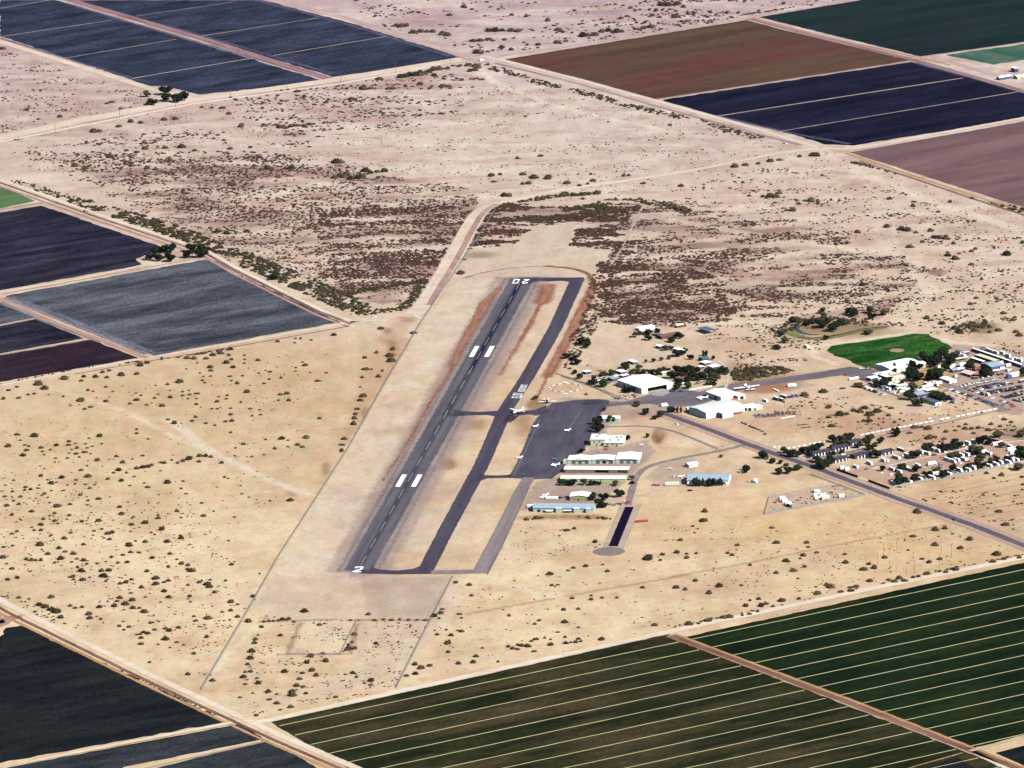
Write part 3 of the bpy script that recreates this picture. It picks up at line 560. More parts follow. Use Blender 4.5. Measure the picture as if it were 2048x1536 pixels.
sheet('concrete_pad', [Q4(840, 1060), Q4(1140, 1020), Q4(1190, 1060), Q4(1080, 1120), Q4(900, 1110)], sheet_mat('pale_concrete', S(156, 168, 172), S(178, 186, 186), 0, (0.03, 0.03), feather=3), 0.13, 3, 1)
sheet('concrete_pad', [Q7(120, 1270), Q7(420, 1208), Q7(550, 1250), Q7(250, 1310)], sheet_mat('pale_concrete', None, None), 0.13, 1, 0.3)
rustm = sheet_mat('rusty_weeds', S(158, 106, 86), S(178, 130, 108), math.atan2(DR.y, DR.x), (0.02, 0.1), S(192, 152, 126), 0.03, 0.1, grain=0.3, feather=4.2, mid=0.2)
for pts, wd in (([(1001, 576), (985, 590), (970, 606)], (6, 12)), ([(970, 606), (952, 640), (936, 668), (920, 700), (908, 728)], (14, 7)), ([(908, 728), (886, 770), (862, 802), (842, 838), (822, 876), (790, 925), (766, 962)], (6, 3)),
    ([(1098, 569), (1092, 588), (1082, 606)], (17, 10)), ([(1082, 606), (1064, 642), (1046, 672), (1040, 682)], (6, 7)), ([(1040, 682), (1022, 712), (998, 752)], (5, 2.4)), ([(1185, 580), (1168, 614), (1150, 648)], (9, 13)), ([(1150, 648), (1128, 690), (1098, 746)], (13, 9)), ([(1098, 746), (1086, 774), (1070, 802)], (5, 2.4)),
    ([(925, 557), (970, 544), (1030, 535), (1090, 532)], (4, 6)), ([(1090, 532), (1140, 536), (1172, 544), (1188, 560), (1186, 580)], (6, 9))):
    strip('weed_patch', pts, wd, rustm if pts[0] != (1090, 532) else sheet_mat('ditch_weeds', S(120, 96, 66), S(150, 120, 84), 0, (0.05, 0.05), grain=0.3, feather=3), 0.18, sm=1, wob=1.6, excl=False, step=7)
# white paint
paint = flat('white_paint', (0.86, 0.86, 0.86, 1), 0.7, var=0.05); paintg = flat('worn_paint', (0.52, 0.56, 0.55, 1), 0.7, var=0.1); paintc = flat('centreline_paint', (0.34, 0.33, 0.36, 1), 0.7, var=0.1)
def quad(name, a, along, across, mat, z, parent=None, d=DR, x=DX):
    """painted quad centred on a"""
    h, k = d*(along/2), x*(across/2); vs = [(p.x, p.y, z) for p in (a-h-k, a-h+k, a+h+k, a+h-k)]
    return link(name, mesh(name, vs, [(0, 1, 2, 3)], mat), parent)
nd = 19
for k in range(nd):
    quad('centreline_dash', rpt(34+k*(RL-62)/(nd-1)), 34, 0.42, paintc, 0.2, RW)
def near(px_): p = at(px_)-_r0; return p.dot(DR), p.dot(DX)
for (c1, c2) in (((802, 961.5), (833.5, 961.5)), ((948.5, 703), (979, 703))):
    for c in (c1, c2): al, ac = near(c); quad('aiming_point_bar', rpt(al, ac), 45, 4.7, paint, 0.2, RW)
GL = {'2': ('11111', '00001', '00001', '11111', '10000', '10000', '11111'), '0': ('11111', '10001', '10001', '10001', '10001', '10001', '11111')}
LET = {'E': ('111', '100', '110', '100', '111'), 'L': ('100', '100', '100', '100', '111'), 'O': ('111', '101', '101', '101', '111'), 'Y': ('101', '101', '010', '010', '010'), 'A': ('010', '101', '111', '101', '101'),
       'I': ('111', '010', '010', '010', '111'), 'R': ('110', '101', '110', '101', '101'), 'P': ('110', '101', '110', '100', '100'), 'T': ('111', '010', '010', '010', '010')}
def glyph(name, g, o, u, v, wd, ht, mat, parent, z=0.21):
    """letter cells as one painted mark; o = bottom left, u = reading direction, v = up"""
    nr, ncl = len(g), len(g[0]); mb = MB(); cw, chh = wd/ncl, ht/nr
    for r in range(nr):
        c = 0
        while c < ncl:
            if g[r][c] == '1':
                e = c
                while e < ncl and g[r][e] == '1': e += 1
                a = o+u*(c*cw)+v*((nr-1-r)*chh); b = u*((e-c)*cw); h = v*(chh*1.02); mb.add([(p.x, p.y, z) for p in (a, a+b, a+b+h, a+h)], [(0, 1, 2, 3)]); c = e
            else: c += 1
    return mb.obj(name, mat, parent)
al, ac = near((716, 1139)); 
def two(o, u, v, w_, h_, par, z=0.21):     # a 2 drawn with a slanting middle stroke
    q = lambda a, b: o+u*(a*w_)+v*(b*h_); st = 0.26; mb = MB()
    for P in ([(0.05, .86), (.9, .86), (.95, 1), (.1, 1)], [(.72, .5), (1, .55), (1, .9), (.72, .9)], [(0, .14), (.30, .14), (1, .55), (.72, .62)], [(0, 0), (1, 0), (1, .15), (0, .15)], [(0, .72), (.26, .72), (.26, .88), (0, .88)]):
        mb.add([(q(a, b).x, q(a, b).y, z+0.002*len(mb.f)) for a, b in P], [(0, 1, 2, 3)])
    return mb.obj('runway_number', paint, par)
c = at(716, 1139); two(c-DX*4-DR*9.5, DX, DR, 8.2, 19, RW)
c = at(1051.5, 563); two(c+DX*3.0+DR*9.5, -DX, -DR, 6.2, 19, RW)
c = at(1031.5, 563); glyph('runway_number', GL['0'], c+DX*3.4+DR*9.5, -DX, -DR, 6.2, 19, paint, RW)
# name painted along the taxiway, baseline on its right-hand edge
tdir = (at(1055, 753.7)-at(1009, 823)).normalized(); tup = Vector((-tdir.y, tdir.x))
def word(txt, p0, p1, ht, up_, mat):
    L = (p1-p0).length; n = len(txt); u = (p1-p0).normalized(); 
    for k, ch in enumerate(txt): glyph('painted_letter', LET[ch], p0+u*(L*k/n), u, up_, L/n*0.80, ht, mat, TW)
word('ELOY', at(1042.3, 796.6), at(1047.0, 785.8), 10.2, tup, paintg); word('AIRPORT', at(1048.6, 784.2), at(1056.5, 769), 7.2, tup, paintg)
# apron tie-down lines
for a, b in ((( 1079.5, 840), (1027, 952)), ((1160, 825), (1140, 855))):
    pa, pb = at(a), at(b); L = (pb-pa).length; n = int(L/9)
    for k in range(n): quad('tie_down_mark', pa+(pb-pa)*((k+.5)/n), 4.0, 0.42, paintc, 0.19, RW, (pb-pa).normalized(), Vector(((pb-pa).normalized().y, -(pb-pa).normalized().x)))
# service strip and turning circle
blk = sheet_mat('fresh_black_asphalt', S(22, 16, 42), S(28, 22, 48), 0, (0.05, 0.05), grain=0.1, feather=0.6)
grv = sheet_mat('grey_gravel', S(142, 130, 130), S(162, 148, 144), 0, (0.03, 0.03), grain=0.2, feather=1.6)
strip('gravel_verge', [(1262, 1008), (1243, 1055), (1225, 1098)], 22, sheet_mat('pale_gravel', S(190, 168, 154), S(206, 184, 168), 0, (0.03, 0.03), feather=2.5), 0.07)
strip('service_strip', [Q3(1668, 795), Q3(1440, 1345)], (9.0, 9.4), blk, 0.16, wob=0.05)
cc = at(1218, 1103); sheet('turning_circle', [(cc.x+16*math.cos(k*math.pi/16), cc.y+16*math.sin(k*math.pi/16)) for k in range(32)], grv, 0.13, 1, 0.2, px=False)
tg = S(104, 96, 112); road_m = sheet_mat('road_asphalt', S(94, 89, 100), S(114, 107, 116), A_, (0.01, 0.2), grain=0.12, feather=2.2)
roadl = sheet_mat('light_road_asphalt', S(138, 128, 132), S(162, 149, 148), A_, (0.01, 0.1), grain=0.12, feather=2.6)
pink = sheet_mat('pink_verge', S(188, 158, 146), S(206, 176, 156), A_, (0.01, 0.06), feather=4)
hw = [(1122, 752), (1170, 768), (1210, 782), (1255, 800)]
strip('airport_lane', hw, 5, roadl, 0.09, sm=1)
hw = [(1318, 822), (1340, 831), (1414, 857.6), (1497, 889), (1558.8, 911), (1615.7, 930), (1704.6, 963.5), (1800, 999), (1860.7, 1020), (1950, 1052), (2090, 1108)]
strip('highway_verge', hw, 26, pink, 0.06); HW = strip('highway', hw, 10.5, road_m, 0.12)
strip('side_road', [(1497, 888), (1440, 902), (1340, 920), (1300, 931), (1278, 944), (1266, 970), (1256, 1010)], (8, 9), roadl, 0.10, sm=1)
strip('side_road', [(1205, 854), (1260, 852), (1300, 853), (1340, 860), (1374, 872), (1436, 898)], 6.5, roadl, 0.09, sm=1)
strip('side_road', [Q6(860, 100), Q6(980, 190), Q6(1150, 270)], 4, sandf, 0.09)
strip('side_road', [(1735, 768), (1790, 790), (1850, 800), (1900, 778)], 7, roadl, 0.09); 
strip('car_park_lane', [(1890, 768), (1925, 785), (1965, 800), (2012, 822)], 12, roadl, 0.10); strip('car_park_lane', [(1915, 778), (1960, 767), (2060, 750)], 7, roadl, 0.09)
strip('village_lane', [Q4(900, 270), Q4(1100, 330), Q4(1350, 420), Q4(1620, 500)], 6, sandf, 0.10, sm=1); strip('village_lane', [Q4(1780, 560), Q4(1920, 620), Q4(2020, 740), Q4(2020, 880), Q4(1980, 1000)], 6, sandf, 0.10, sm=1)
strip('barrier_road', [(1721, 880), (1850, 854), (1985, 824), (2012, 818)], 5, roadl, 0.09)
strip('park_lane', [(1745, 938), (1850, 915), (1960, 890), (2060, 880)], 8, sandf, 0.10)
sheet('motel_court', [R2(640, 740), R2(760, 700), R2(1300, 600), R2(1560, 540), R2(1700, 560), R2(1640, 640), R2(1080, 760), R2(760, 790)], road_m, 0.11, 1, 0.3)
sheet('motel_court', [R2(1280, 470), R2(1540, 400), R2(1560, 470), R2(1400, 480), R2(1310, 500)], roadl, 0.11, 1, 0.3)
# lawn and pond
lawnm = sheet_mat('lawn', S(14, 66, 20), S(42, 100, 36), B_, (0.012, 0.05), S(104, 112, 70), 0.02, 0.0, grain=0.35, gscale=0.25, mid=0.35, feather=2.5)
sheet('lawn', [(1652, 702), (1665, 692), (1710, 684), (1780, 673), (1830, 667), (1858, 668), (1880, 678), (1908, 692), (1900, 702), (1850, 712), (1800, 722), (1760, 732), (1736, 737), (1716, 732), (1696, 722), (1670, 712)], lawnm, 0.06, 3, 2.8)
cc = at(1794, 701); sheet('sand_circle', [(cc.x+8.4*math.cos(k*math.pi/14), cc.y+8.4*math.sin(k*math.pi/14)) for k in range(28)], sheet_mat('sand_circle', S(190, 158, 146), S(200, 170, 152), 0, (0.1, 0.1), feather=1.5), 0.12, 1, 0.4, px=False)
t_ = NT('pond_water'); MATS['pond_water'] = t_.out(S(44, 56, 74), 0.18, spec=0.5); pond = MATS['pond_water']
wb = strip('pond_bank', [Q7(110, 470), Q7(330, 560), Q7(640, 570), Q7(900, 520), Q7(1150, 450), Q7(1550, 395)], 13, sheet_mat('pond_grass', S(120, 114, 66), S(146, 140, 90), 0, (0.03, 0.03), grain=0.3, feather=3), 0.05, sm=1)
strip('pond_water', [Q7(175, 390), Q7(250, 440), Q7(330, 490), Q7(440, 505), Q7(560, 512)], (7, 3), pond, 0.14, sm=2, wob=0.6); strip('pond_water', [Q7(250, 545), Q7(420, 562), Q7(620, 545), Q7(850, 510), Q7(1060, 460), Q7(1300, 410), Q7(1600, 385)], (3.6, 3), pond, 0.14, sm=2, wob=0.8)
# ================================================================== BUILDINGS
W_ROOF = flat('white_metal_roof', (0.82, 0.83, 0.82, 1), 0.55, var=0.04); W_WALL = flat('white_metal_wall', (0.74, 0.74, 0.72, 1), 0.6, var=0.04)
MINT = flat('pale_mint_wall', S(210, 226, 206, 1.2), 0.6, var=0.05); CREAM = flat('cream_wall', S(236, 234, 196, 1.1), 0.7, var=0.05); LIME = flat('pale_lime_wall', S(206, 220, 160, 1.15), 0.7, var=0.06)
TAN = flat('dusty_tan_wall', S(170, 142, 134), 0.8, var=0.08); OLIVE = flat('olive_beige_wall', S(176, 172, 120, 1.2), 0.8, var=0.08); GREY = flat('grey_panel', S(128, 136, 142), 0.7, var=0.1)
PBLUE = flat('pale_blue_roof', S(170, 190, 206, 1.1), 0.5, var=0.06, dirt=S(176, 200, 190)); MINTR = flat('pale_mint_roof', S(222, 234, 228, 1.35), 0.5, var=0.04)
SLATER = flat('slate_blue_roof', S(98, 116, 140), 0.7, var=0.08); BRNR = flat('brown_roof', S(134, 96, 90), 0.8, var=0.12); DARKR = flat('dark_shingle_roof', S(66, 62, 80), 0.85, var=0.1)
DARK = flat('dark_opening', (0.006, 0.006, 0.012, 1), 0.9); BLUEW = flat('blue_grey_and_shade_wall', S(96, 104, 150), 0.7, var=0.1); TEAL = flat('teal_roof', S(92, 122, 130), 0.7)  # BLUEW: blue-grey paint, also shade put into the colour of white walls
ORANGE = flat('orange_canvas', S(236, 120, 56, 1.2), 0.8, var=0.15); BLUET = flat('blue_canvas', S(40, 110, 220, 1.2), 0.7, var=0.15); REDP = flat('red_paint', S(206, 50, 44, 1.3), 0.5, var=0.08); ROSE = flat('faded_red_panel', S(206, 96, 86), 0.8, var=0.08)
MAROON = flat('maroon_wall', S(70, 36, 44), 0.85, var=0.1); CONC = flat('pale_block_wall', S(182, 180, 176), 0.9, var=0.08); WOOD = flat('pole_wood', S(120, 92, 86), 0.9, var=0.15); GLASS = flat('dark_glass', (0.01, 0.012, 0.02, 1), 0.15, spec=0.6)
FOOT = []
def shell(w, d, h, rise, roof, openings, th=0.25):
    """walls as butt-jointed panels; openings = (x0, x1, z1) cut through the front wall"""
    m = MB(); gd = roof == 'gable_d'; gw = roof == 'gable_w'; sh = roof == 'shed'
    def topf(x): return h+rise*(1-abs(2*x/w-1)) if gd else h
    def panel(x0, x1, z0, y0, y1):
        xs = [x0]+([w/2] if gd and x0 < w/2 < x1 else [])+[x1]
        for a, b in zip(xs[:-1], xs[1:]):
            m.add([(a, y0, z0), (b, y0, z0), (b, y1, z0), (a, y1, z0), (a, y0, topf(a)-0.02), (b, y0, topf(b)-0.02), (b, y1, topf(b)-0.02), (a, y1, topf(a)-0.02)], [(0, 3, 2, 1), (4, 5, 6, 7), (0, 1, 5, 4), (1, 2, 6, 5), (2, 3, 7, 6), (3, 0, 4, 7)])
    x = 0
    for (a, b, z) in sorted(openings):
        if a > x: panel(x, a, 0, 0, th)
        panel(a, b, z, 0, th); x = b
    if x < w: panel(x, w, 0, 0, th)
    hb = h+(rise if sh else 0)
    if sh: m.box(0, w, d-th, d, 0, hb-0.02)
    else: panel(0, w, 0, d-th, d)
    for a, b in ((0, th), (w-th, w)):
        if gw: P = [(th, 0), (d-th, 0), (d-th, h+rise*2*th/d-0.02), (d/2, h+rise-0.02), (th, h+rise*2*th/d-0.02)]
        elif sh: P = [(th, 0), (d-th, 0), (d-th, hb-0.1), (th, h)]
        else: P = [(th, 0), (d-th, 0), (d-th, h-0.02), (th, h-0.02)]
        n = len(P); m.add([(a, y, z) for y, z in P]+[(b, y, z) for y, z in P], [tuple(range(n)), tuple(range(2*n-1, n-1, -1))]+[(i, n+i, n+(i+1) % n, (i+1) % n) for i in range(n)])
    return m
def roofmesh(w, d, h, rise, roof, ov=0.5, t=0.22):
    m = MB()
    def slab(p):      # four corners of the underside
        m.add(p+[(x, y, z+t) for x, y, z in p], [(0, 3, 2, 1), (4, 5, 6, 7), (0, 1, 5, 4), (1, 2, 6, 5), (2, 3, 7, 6), (3, 0, 4, 7)])
    if roof == 'gable_w':
        k = rise*2/d*ov
        slab([(-ov, -ov, h-k), (w+ov, -ov, h-k), (w+ov, d/2, h+rise), (-ov, d/2, h+rise)]); slab([(-ov, d/2, h+rise), (w+ov, d/2, h+rise), (w+ov, d+ov, h-k), (-ov, d+ov, h-k)])
    elif roof == 'gable_d':
        k = rise*2/w*ov
        slab([(-ov, -ov, h-k), (w/2, -ov, h+rise), (w/2, d+ov, h+rise), (-ov, d+ov, h-k)]); slab([(w/2, -ov, h+rise), (w+ov, -ov, h-k), (w+ov, d+ov, h-k), (w/2, d+ov, h+rise)])
    elif roof == 'shed': slab([(-ov, -ov, h), (w+ov, -ov, h), (w+ov, d+ov, h+rise), (-ov, d+ov, h+rise)])
    else: slab([(-ov, -ov, h), (w+ov, -ov, h), (w+ov, d+ov, h), (-ov, d+ov, h)])
    return m
def building(label, px, ax, w, d, h, roof='gable_w', rise=1.2, wall=W_WALL, rf=W_ROOF, openings=(), doors=(), windows=(), vents=(), name='building', cat='building', group=None, ov=0.5, legs=False, rot=None):
    p = at(px); rz = {'R': math.atan2(DX.y, DX.x), 'G': math.atan2(DB.y, DB.x)}[ax] if rot is None else math.radians(rot)
    t = thing(name, (p.x, p.y, 0), rz, label, cat, group)
    if legs:
        for x in (0.2, w-0.2):
            for y in (0.2, d-0.2): MB().box(x-0.12, x+0.12, y-0.12, y+0.12, 0, h).obj('post', wall, t)
    else: shell(w, d, h, rise if roof != 'flat' else 0, roof, list(openings)).obj('wall', wall, t)
    rm = rf if isinstance(rf, list) else [rf]
    roofmesh(w, d, h, rise, roof, ov).obj('roof', rm, t)
    for (f, a, b, z0, z1, m) in doors:
        mb = MB()
        if f == 'f': mb.box(a, b, -0.09, -0.002, z0, z1)
        elif f == 'r': mb.box(w+0.002, w+0.09, a, b, z0, z1)
        else: mb.box(-0.09, -0.002, a, b, z0, z1)
        mb.obj('door', m, t)
    for (f, a, b, z0, z1) in windows:
        mb = MB()
        if f == 'f': mb.box(a, b, -0.06, -0.002, z0, z1)
        elif f == 'r': mb.box(w+0.002, w+0.06, a, b, z0, z1)
        else: mb.box(-0.06, -0.002, a, b, z0, z1)
        mb.obj('window', GLASS, t)
    for (x, y, s) in vents:
        z = h+(rise*(1-abs(2*y/d-1)) if roof == 'gable_w' else rise*y/d if roof == 'shed' else 0)
        MB().box(x-s, x+s, y-s, y+s, z+0.2, z+1.1).obj('vent', GREY, t)
    c, s_ = math.cos(rz), math.sin(rz); FOOT.append([(p.x+x*c-y*s_, p.y+x*s_+y*c) for x, y in ((-2, -2), (w+2, -2), (w+2, d+2), (-2, d+2))])
    return t
def panels(f, x0, x1, n, z0, z1, m, gap=0.35):
    st = (x1-x0)/n; return [(f, x0+k*st+gap/2, x0+(k+1)*st-gap/2, z0, z1, m) for k in range(n)]
# hangars round the apron
building('largest white hangar with a wide dark open doorway facing the ramp', (1283.5, 788.5), 'G', 38, 44, 6.2, 'gable_d', 1.6, openings=[(7.5, 31, 5.3)], doors=[('l', 30, 34, 0, 4, BLUEW)], name='hangar', cat='hangar')
building('small blue-grey lean-to at the back left of the largest white hangar', Q4(330, 905), 'G', 7, 9, 3, 'shed', 0.5, BLUEW, PBLUE, name='lean_to', cat='shed')
building('white hangar beside the ramp with a parked twin plane at its left wall', (1442, 803), 'G', 22, 27, 5.0, 'gable_d', 1.3, doors=[('l', 8, 12, 0, 3.5, BLUEW)], name='hangar', cat='hangar')
building('small white workshop with a dark doorway joined to the right of the ramp hangar', (1476, 800.5), 'G', 9, 13, 4.2, 'gable_d', 1.2, openings=[(2.5, 7, 3.4)], name='workshop', cat='workshop')
building('broad hangar with a pale mint roof and blue shaded wall beside the highway', (1412.5, 838.2), 'G', 47, 31, 6.4, 'gable_w', 1.4, W_WALL, MINTR, doors=[('f', 30, 36, 0, 4.5, MINT)], windows=[('f', 24, 26, 2, 3.5)], name='hangar', cat='hangar')
building('white lean-to block standing against the front of the mint roofed hangar', (1445.4, 837.6), 'G', 13, 7.5, 5.2, 'shed', 0.6, doors=[('l', 1.5, 5.5, 0, 3.6, GREY)], name='annex', cat='building')
building('low white workshop with blue sheets on its roof right of the mint roofed hangar', (1502.5, 822.5), 'G', 14, 15, 3.2, 'flat', 0, CREAM, doors=[('f', 3, 6, 0, 2.4, GREY)], name='workshop', cat='workshop')
building('square white kiosk between the mint roofed hangar and the low workshop', (1494, 822), 'G', 4, 4, 3.0, 'flat', 0, MINT, name='kiosk', cat='kiosk')
building('small white roofed building half hidden by a green tree at the top of the apron', (1200.5, 845.3), 'R', 19.5, 9, 4.2, 'gable_w', 1.8, MINT, doors=[('f', 1, 4, 0, 2.6, GREY)], windows=[('f', 8, 10, 1.2, 2.4), ('f', 12, 14, 1.2, 2.4)], name='airfield_office')
building('left wing of the pale roofed terminal with a tall cream front', (1181.3, 891.5), 'R', 14.5, 13, 6.4, 'shed', 2.2, CREAM, MINTR, windows=[('f', 3, 4.6, 3.4, 4.6), ('f', 8, 9.6, 3.4, 4.6)], doors=[('f', 5.4, 6.8, 0, 2.3, GREY)], vents=[(6, 7, .7), (8, 12, .7)], name='terminal_wing')
building('right wing of the pale roofed terminal beside the two parked cars', (1207.3, 892.8), 'R', 20, 19, 3.7, 'shed', 2.8, CREAM, MINTR, windows=[('f', 3, 5, 1.2, 2.4), ('f', 8, 10, 1.2, 2.4)], doors=[('f', 12.2, 14, 0, 2.4, BRNR)], vents=[(6, 6, .7), (14, 6, .7), (12, 13, .8), (16, 14, .6)], name='terminal_wing')
for k, (px, w_, d_, nm) in enumerate((((1135.3, 928.2), 22.5, 17, 'left'), ((1184, 927.6), 21.5, 17, 'middle'), ((1231.5, 927), 23, 26, 'right'))):
    dr = panels('f', 4.4, 20.5 if k != 1 else 20, 5, 0.1, 2.7, MINT)
    building('%s white gable hangar of the row of three above the long hangars' % nm, px, 'R', w_, d_, 4.2, 'gable_d', 0.9, MINT, W_ROOF, openings=[(4.0, 20.8, 3.5)], name='hangar', cat='hangar', group='three white gable hangars')
    t_ = bpy.data.objects['hangar' if False else [o.name for o in COL.objects if o.name.startswith('hangar')][-1]]
    for q, (f, a, b, z0, z1, m) in enumerate(dr):
        if k == 1 and q == 2: continue
        MB().box(a, b, -0.25, -0.12, z0, z1).obj('sliding_door', m if q % 2 else GREY, t_)
    MB().box(-4.6, -0.3, 0.2, 9, 0.0, 3.0).obj('side_store', MINT, t_)
t_ = building('upper of the two long low hangars with two black open bays and tan doors', (1128.6, 945.8), 'R', 64, 12.5, 3.6, 'gable_w', 1.3, TAN, flat('cream_metal_roof', S(246, 246, 228, 1.3), 0.55, var=0.03), openings=[(30.5, 43.5, 3.1), (53.5, 62, 3.1)], name='long_hangar', cat='hangar', group='two long low hangars')
for a in (1, 10.5, 20, 45.5): MB().box(a, a+(8.6 if a < 40 else 3.2), -0.12, -0.01, 0.05, 3.1).obj('sliding_door', TAN, t_)
for a in (0.2, 17.2, 44.2, 49.5): MB().box(a, a+0.3, -0.2, -0.02, 0, 3.4).obj('door_post', DARK, t_)
t_ = building('lower of the two long low hangars with a pale lime front behind bushy trees', (1121.8, 964), 'R', 64, 12.5, 3.6, 'gable_w', 1.3, LIME, MATS['cream_metal_roof'], name='long_hangar', cat='hangar', group='two long low hangars')
for a in (2, 11, 21, 30, 41, 51): MB().box(a, a+8, -0.12, -0.01, 0.05, 3.0).obj('sliding_door', LIME, t_)
for a in (19.3, 39.4): MB().box(a, a+0.4, -0.2, -0.02, 0, 3.5).obj('door_post', DARK, t_)
building('small beige hangar with a white gable roof above the long pale blue shed', (1139.8, 1001.5), 'R', 18.5, 15, 4.2, 'gable_d', 1.4, OLIVE, W_ROOF, windows=[('f', 4, 5, 1, 2), ('f', 7.6, 9.2, 0.2, 2)], name='hangar', cat='hangar')
t_ = building('long shed with a patched pale blue roof and cluttered pale green front', (1066.5, 1024), 'R', 59, 16, 4.0, 'gable_w', 2.6, MINT, [PBLUE], doors=[('f', 4, 7, 0, 2.6, DARK), ('f', 9.5, 13.5, 0.2, 1.8, DARK), ('f', 31, 37, 0, 1.4, DARK)], name='shed', cat='shed')
for a, b, z in ((22.5, 27.5, 4.6), (40, 45, 4.6), (52, 56, 4.2)): MB().box(a, b, -2.6, -0.1, 0, z, top=None).obj('porch_block', MINT, t_); MB().box(a-0.4, b+0.4, -3.0, -0.1, z+.01, z+0.25).obj('porch_roof', W_ROOF, t_)
MB().box(12, 20, -3.5, -1.2, 2.0, 2.2).obj('awning', W_ROOF, t_); MB().box(30, 38, -3.2, -0.8, 2.2, 2.4).obj('awning', W_ROOF, t_)
t_ = building('large barn with a pale blue roof and white front behind four dark trees', (1374.4, 970), 'R', 40.5, 25, 4.8, 'gable_w', 3.0, W_WALL, PBLUE, windows=[('f', 37, 38, 0.3, 2.4), ('f', 33.5, 34.4, 1, 2.2)], name='barn', cat='barn')
building('white cottage with a cut corner beside the side road above the pale blue barn', Q6(720, 262), 'G', 10.5, 7.5, 3.0, 'gable_w', 1.0, windows=[('f', 3, 5, 1, 2)], name='cottage', cat='house')
# scattered houses north of the hangars
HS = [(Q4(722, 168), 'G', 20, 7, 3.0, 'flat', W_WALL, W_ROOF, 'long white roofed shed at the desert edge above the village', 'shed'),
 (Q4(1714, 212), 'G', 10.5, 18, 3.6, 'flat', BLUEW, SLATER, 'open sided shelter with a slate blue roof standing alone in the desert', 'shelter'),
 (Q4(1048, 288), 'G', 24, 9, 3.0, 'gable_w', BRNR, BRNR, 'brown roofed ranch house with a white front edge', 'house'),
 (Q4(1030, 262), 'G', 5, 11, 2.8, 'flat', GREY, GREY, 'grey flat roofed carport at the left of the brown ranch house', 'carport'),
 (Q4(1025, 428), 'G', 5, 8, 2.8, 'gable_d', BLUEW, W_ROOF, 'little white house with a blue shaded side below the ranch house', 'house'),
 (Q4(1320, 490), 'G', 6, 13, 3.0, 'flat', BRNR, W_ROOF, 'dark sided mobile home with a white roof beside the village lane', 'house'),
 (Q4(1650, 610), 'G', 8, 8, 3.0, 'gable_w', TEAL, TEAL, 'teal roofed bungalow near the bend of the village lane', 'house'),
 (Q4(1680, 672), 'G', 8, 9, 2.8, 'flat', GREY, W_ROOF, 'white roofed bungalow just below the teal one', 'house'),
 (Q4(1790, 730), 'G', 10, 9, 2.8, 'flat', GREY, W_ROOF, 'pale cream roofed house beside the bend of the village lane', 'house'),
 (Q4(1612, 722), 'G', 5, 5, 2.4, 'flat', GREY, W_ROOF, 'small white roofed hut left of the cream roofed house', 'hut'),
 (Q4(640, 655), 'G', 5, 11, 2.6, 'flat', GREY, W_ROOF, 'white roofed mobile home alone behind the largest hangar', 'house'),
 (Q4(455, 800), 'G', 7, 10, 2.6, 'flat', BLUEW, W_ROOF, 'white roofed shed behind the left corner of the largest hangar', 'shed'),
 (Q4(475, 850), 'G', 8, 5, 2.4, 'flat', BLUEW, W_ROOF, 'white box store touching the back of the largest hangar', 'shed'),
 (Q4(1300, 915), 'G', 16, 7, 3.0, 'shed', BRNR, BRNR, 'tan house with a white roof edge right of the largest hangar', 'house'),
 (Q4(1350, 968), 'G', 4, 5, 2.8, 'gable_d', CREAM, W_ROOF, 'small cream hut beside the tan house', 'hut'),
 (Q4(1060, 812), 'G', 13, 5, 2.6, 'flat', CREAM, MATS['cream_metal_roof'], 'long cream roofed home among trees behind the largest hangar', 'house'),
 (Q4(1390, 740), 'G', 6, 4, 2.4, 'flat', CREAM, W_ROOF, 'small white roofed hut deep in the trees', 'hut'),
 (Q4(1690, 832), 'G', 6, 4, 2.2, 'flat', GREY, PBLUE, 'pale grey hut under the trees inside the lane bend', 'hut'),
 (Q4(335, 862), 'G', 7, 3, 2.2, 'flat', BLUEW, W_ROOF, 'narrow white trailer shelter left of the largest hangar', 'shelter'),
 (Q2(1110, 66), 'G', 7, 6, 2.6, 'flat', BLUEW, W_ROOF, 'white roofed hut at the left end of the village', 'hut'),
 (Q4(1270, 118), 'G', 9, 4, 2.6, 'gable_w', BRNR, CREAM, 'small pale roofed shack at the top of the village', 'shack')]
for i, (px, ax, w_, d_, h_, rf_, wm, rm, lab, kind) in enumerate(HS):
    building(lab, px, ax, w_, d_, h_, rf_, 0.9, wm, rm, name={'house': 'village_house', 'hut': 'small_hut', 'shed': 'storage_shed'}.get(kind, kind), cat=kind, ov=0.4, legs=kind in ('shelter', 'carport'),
             windows=[] if kind in ('shelter', 'carport') else [('f', w_*0.2, w_*0.2+1.2, 1, 2), ('f', w_*0.6, w_*0.6+1.2, 1, 2)], doors=[] if kind in ('shelter', 'carport') else [('f', w_*0.42, w_*0.42+0.9, 0, 2, DARK)])
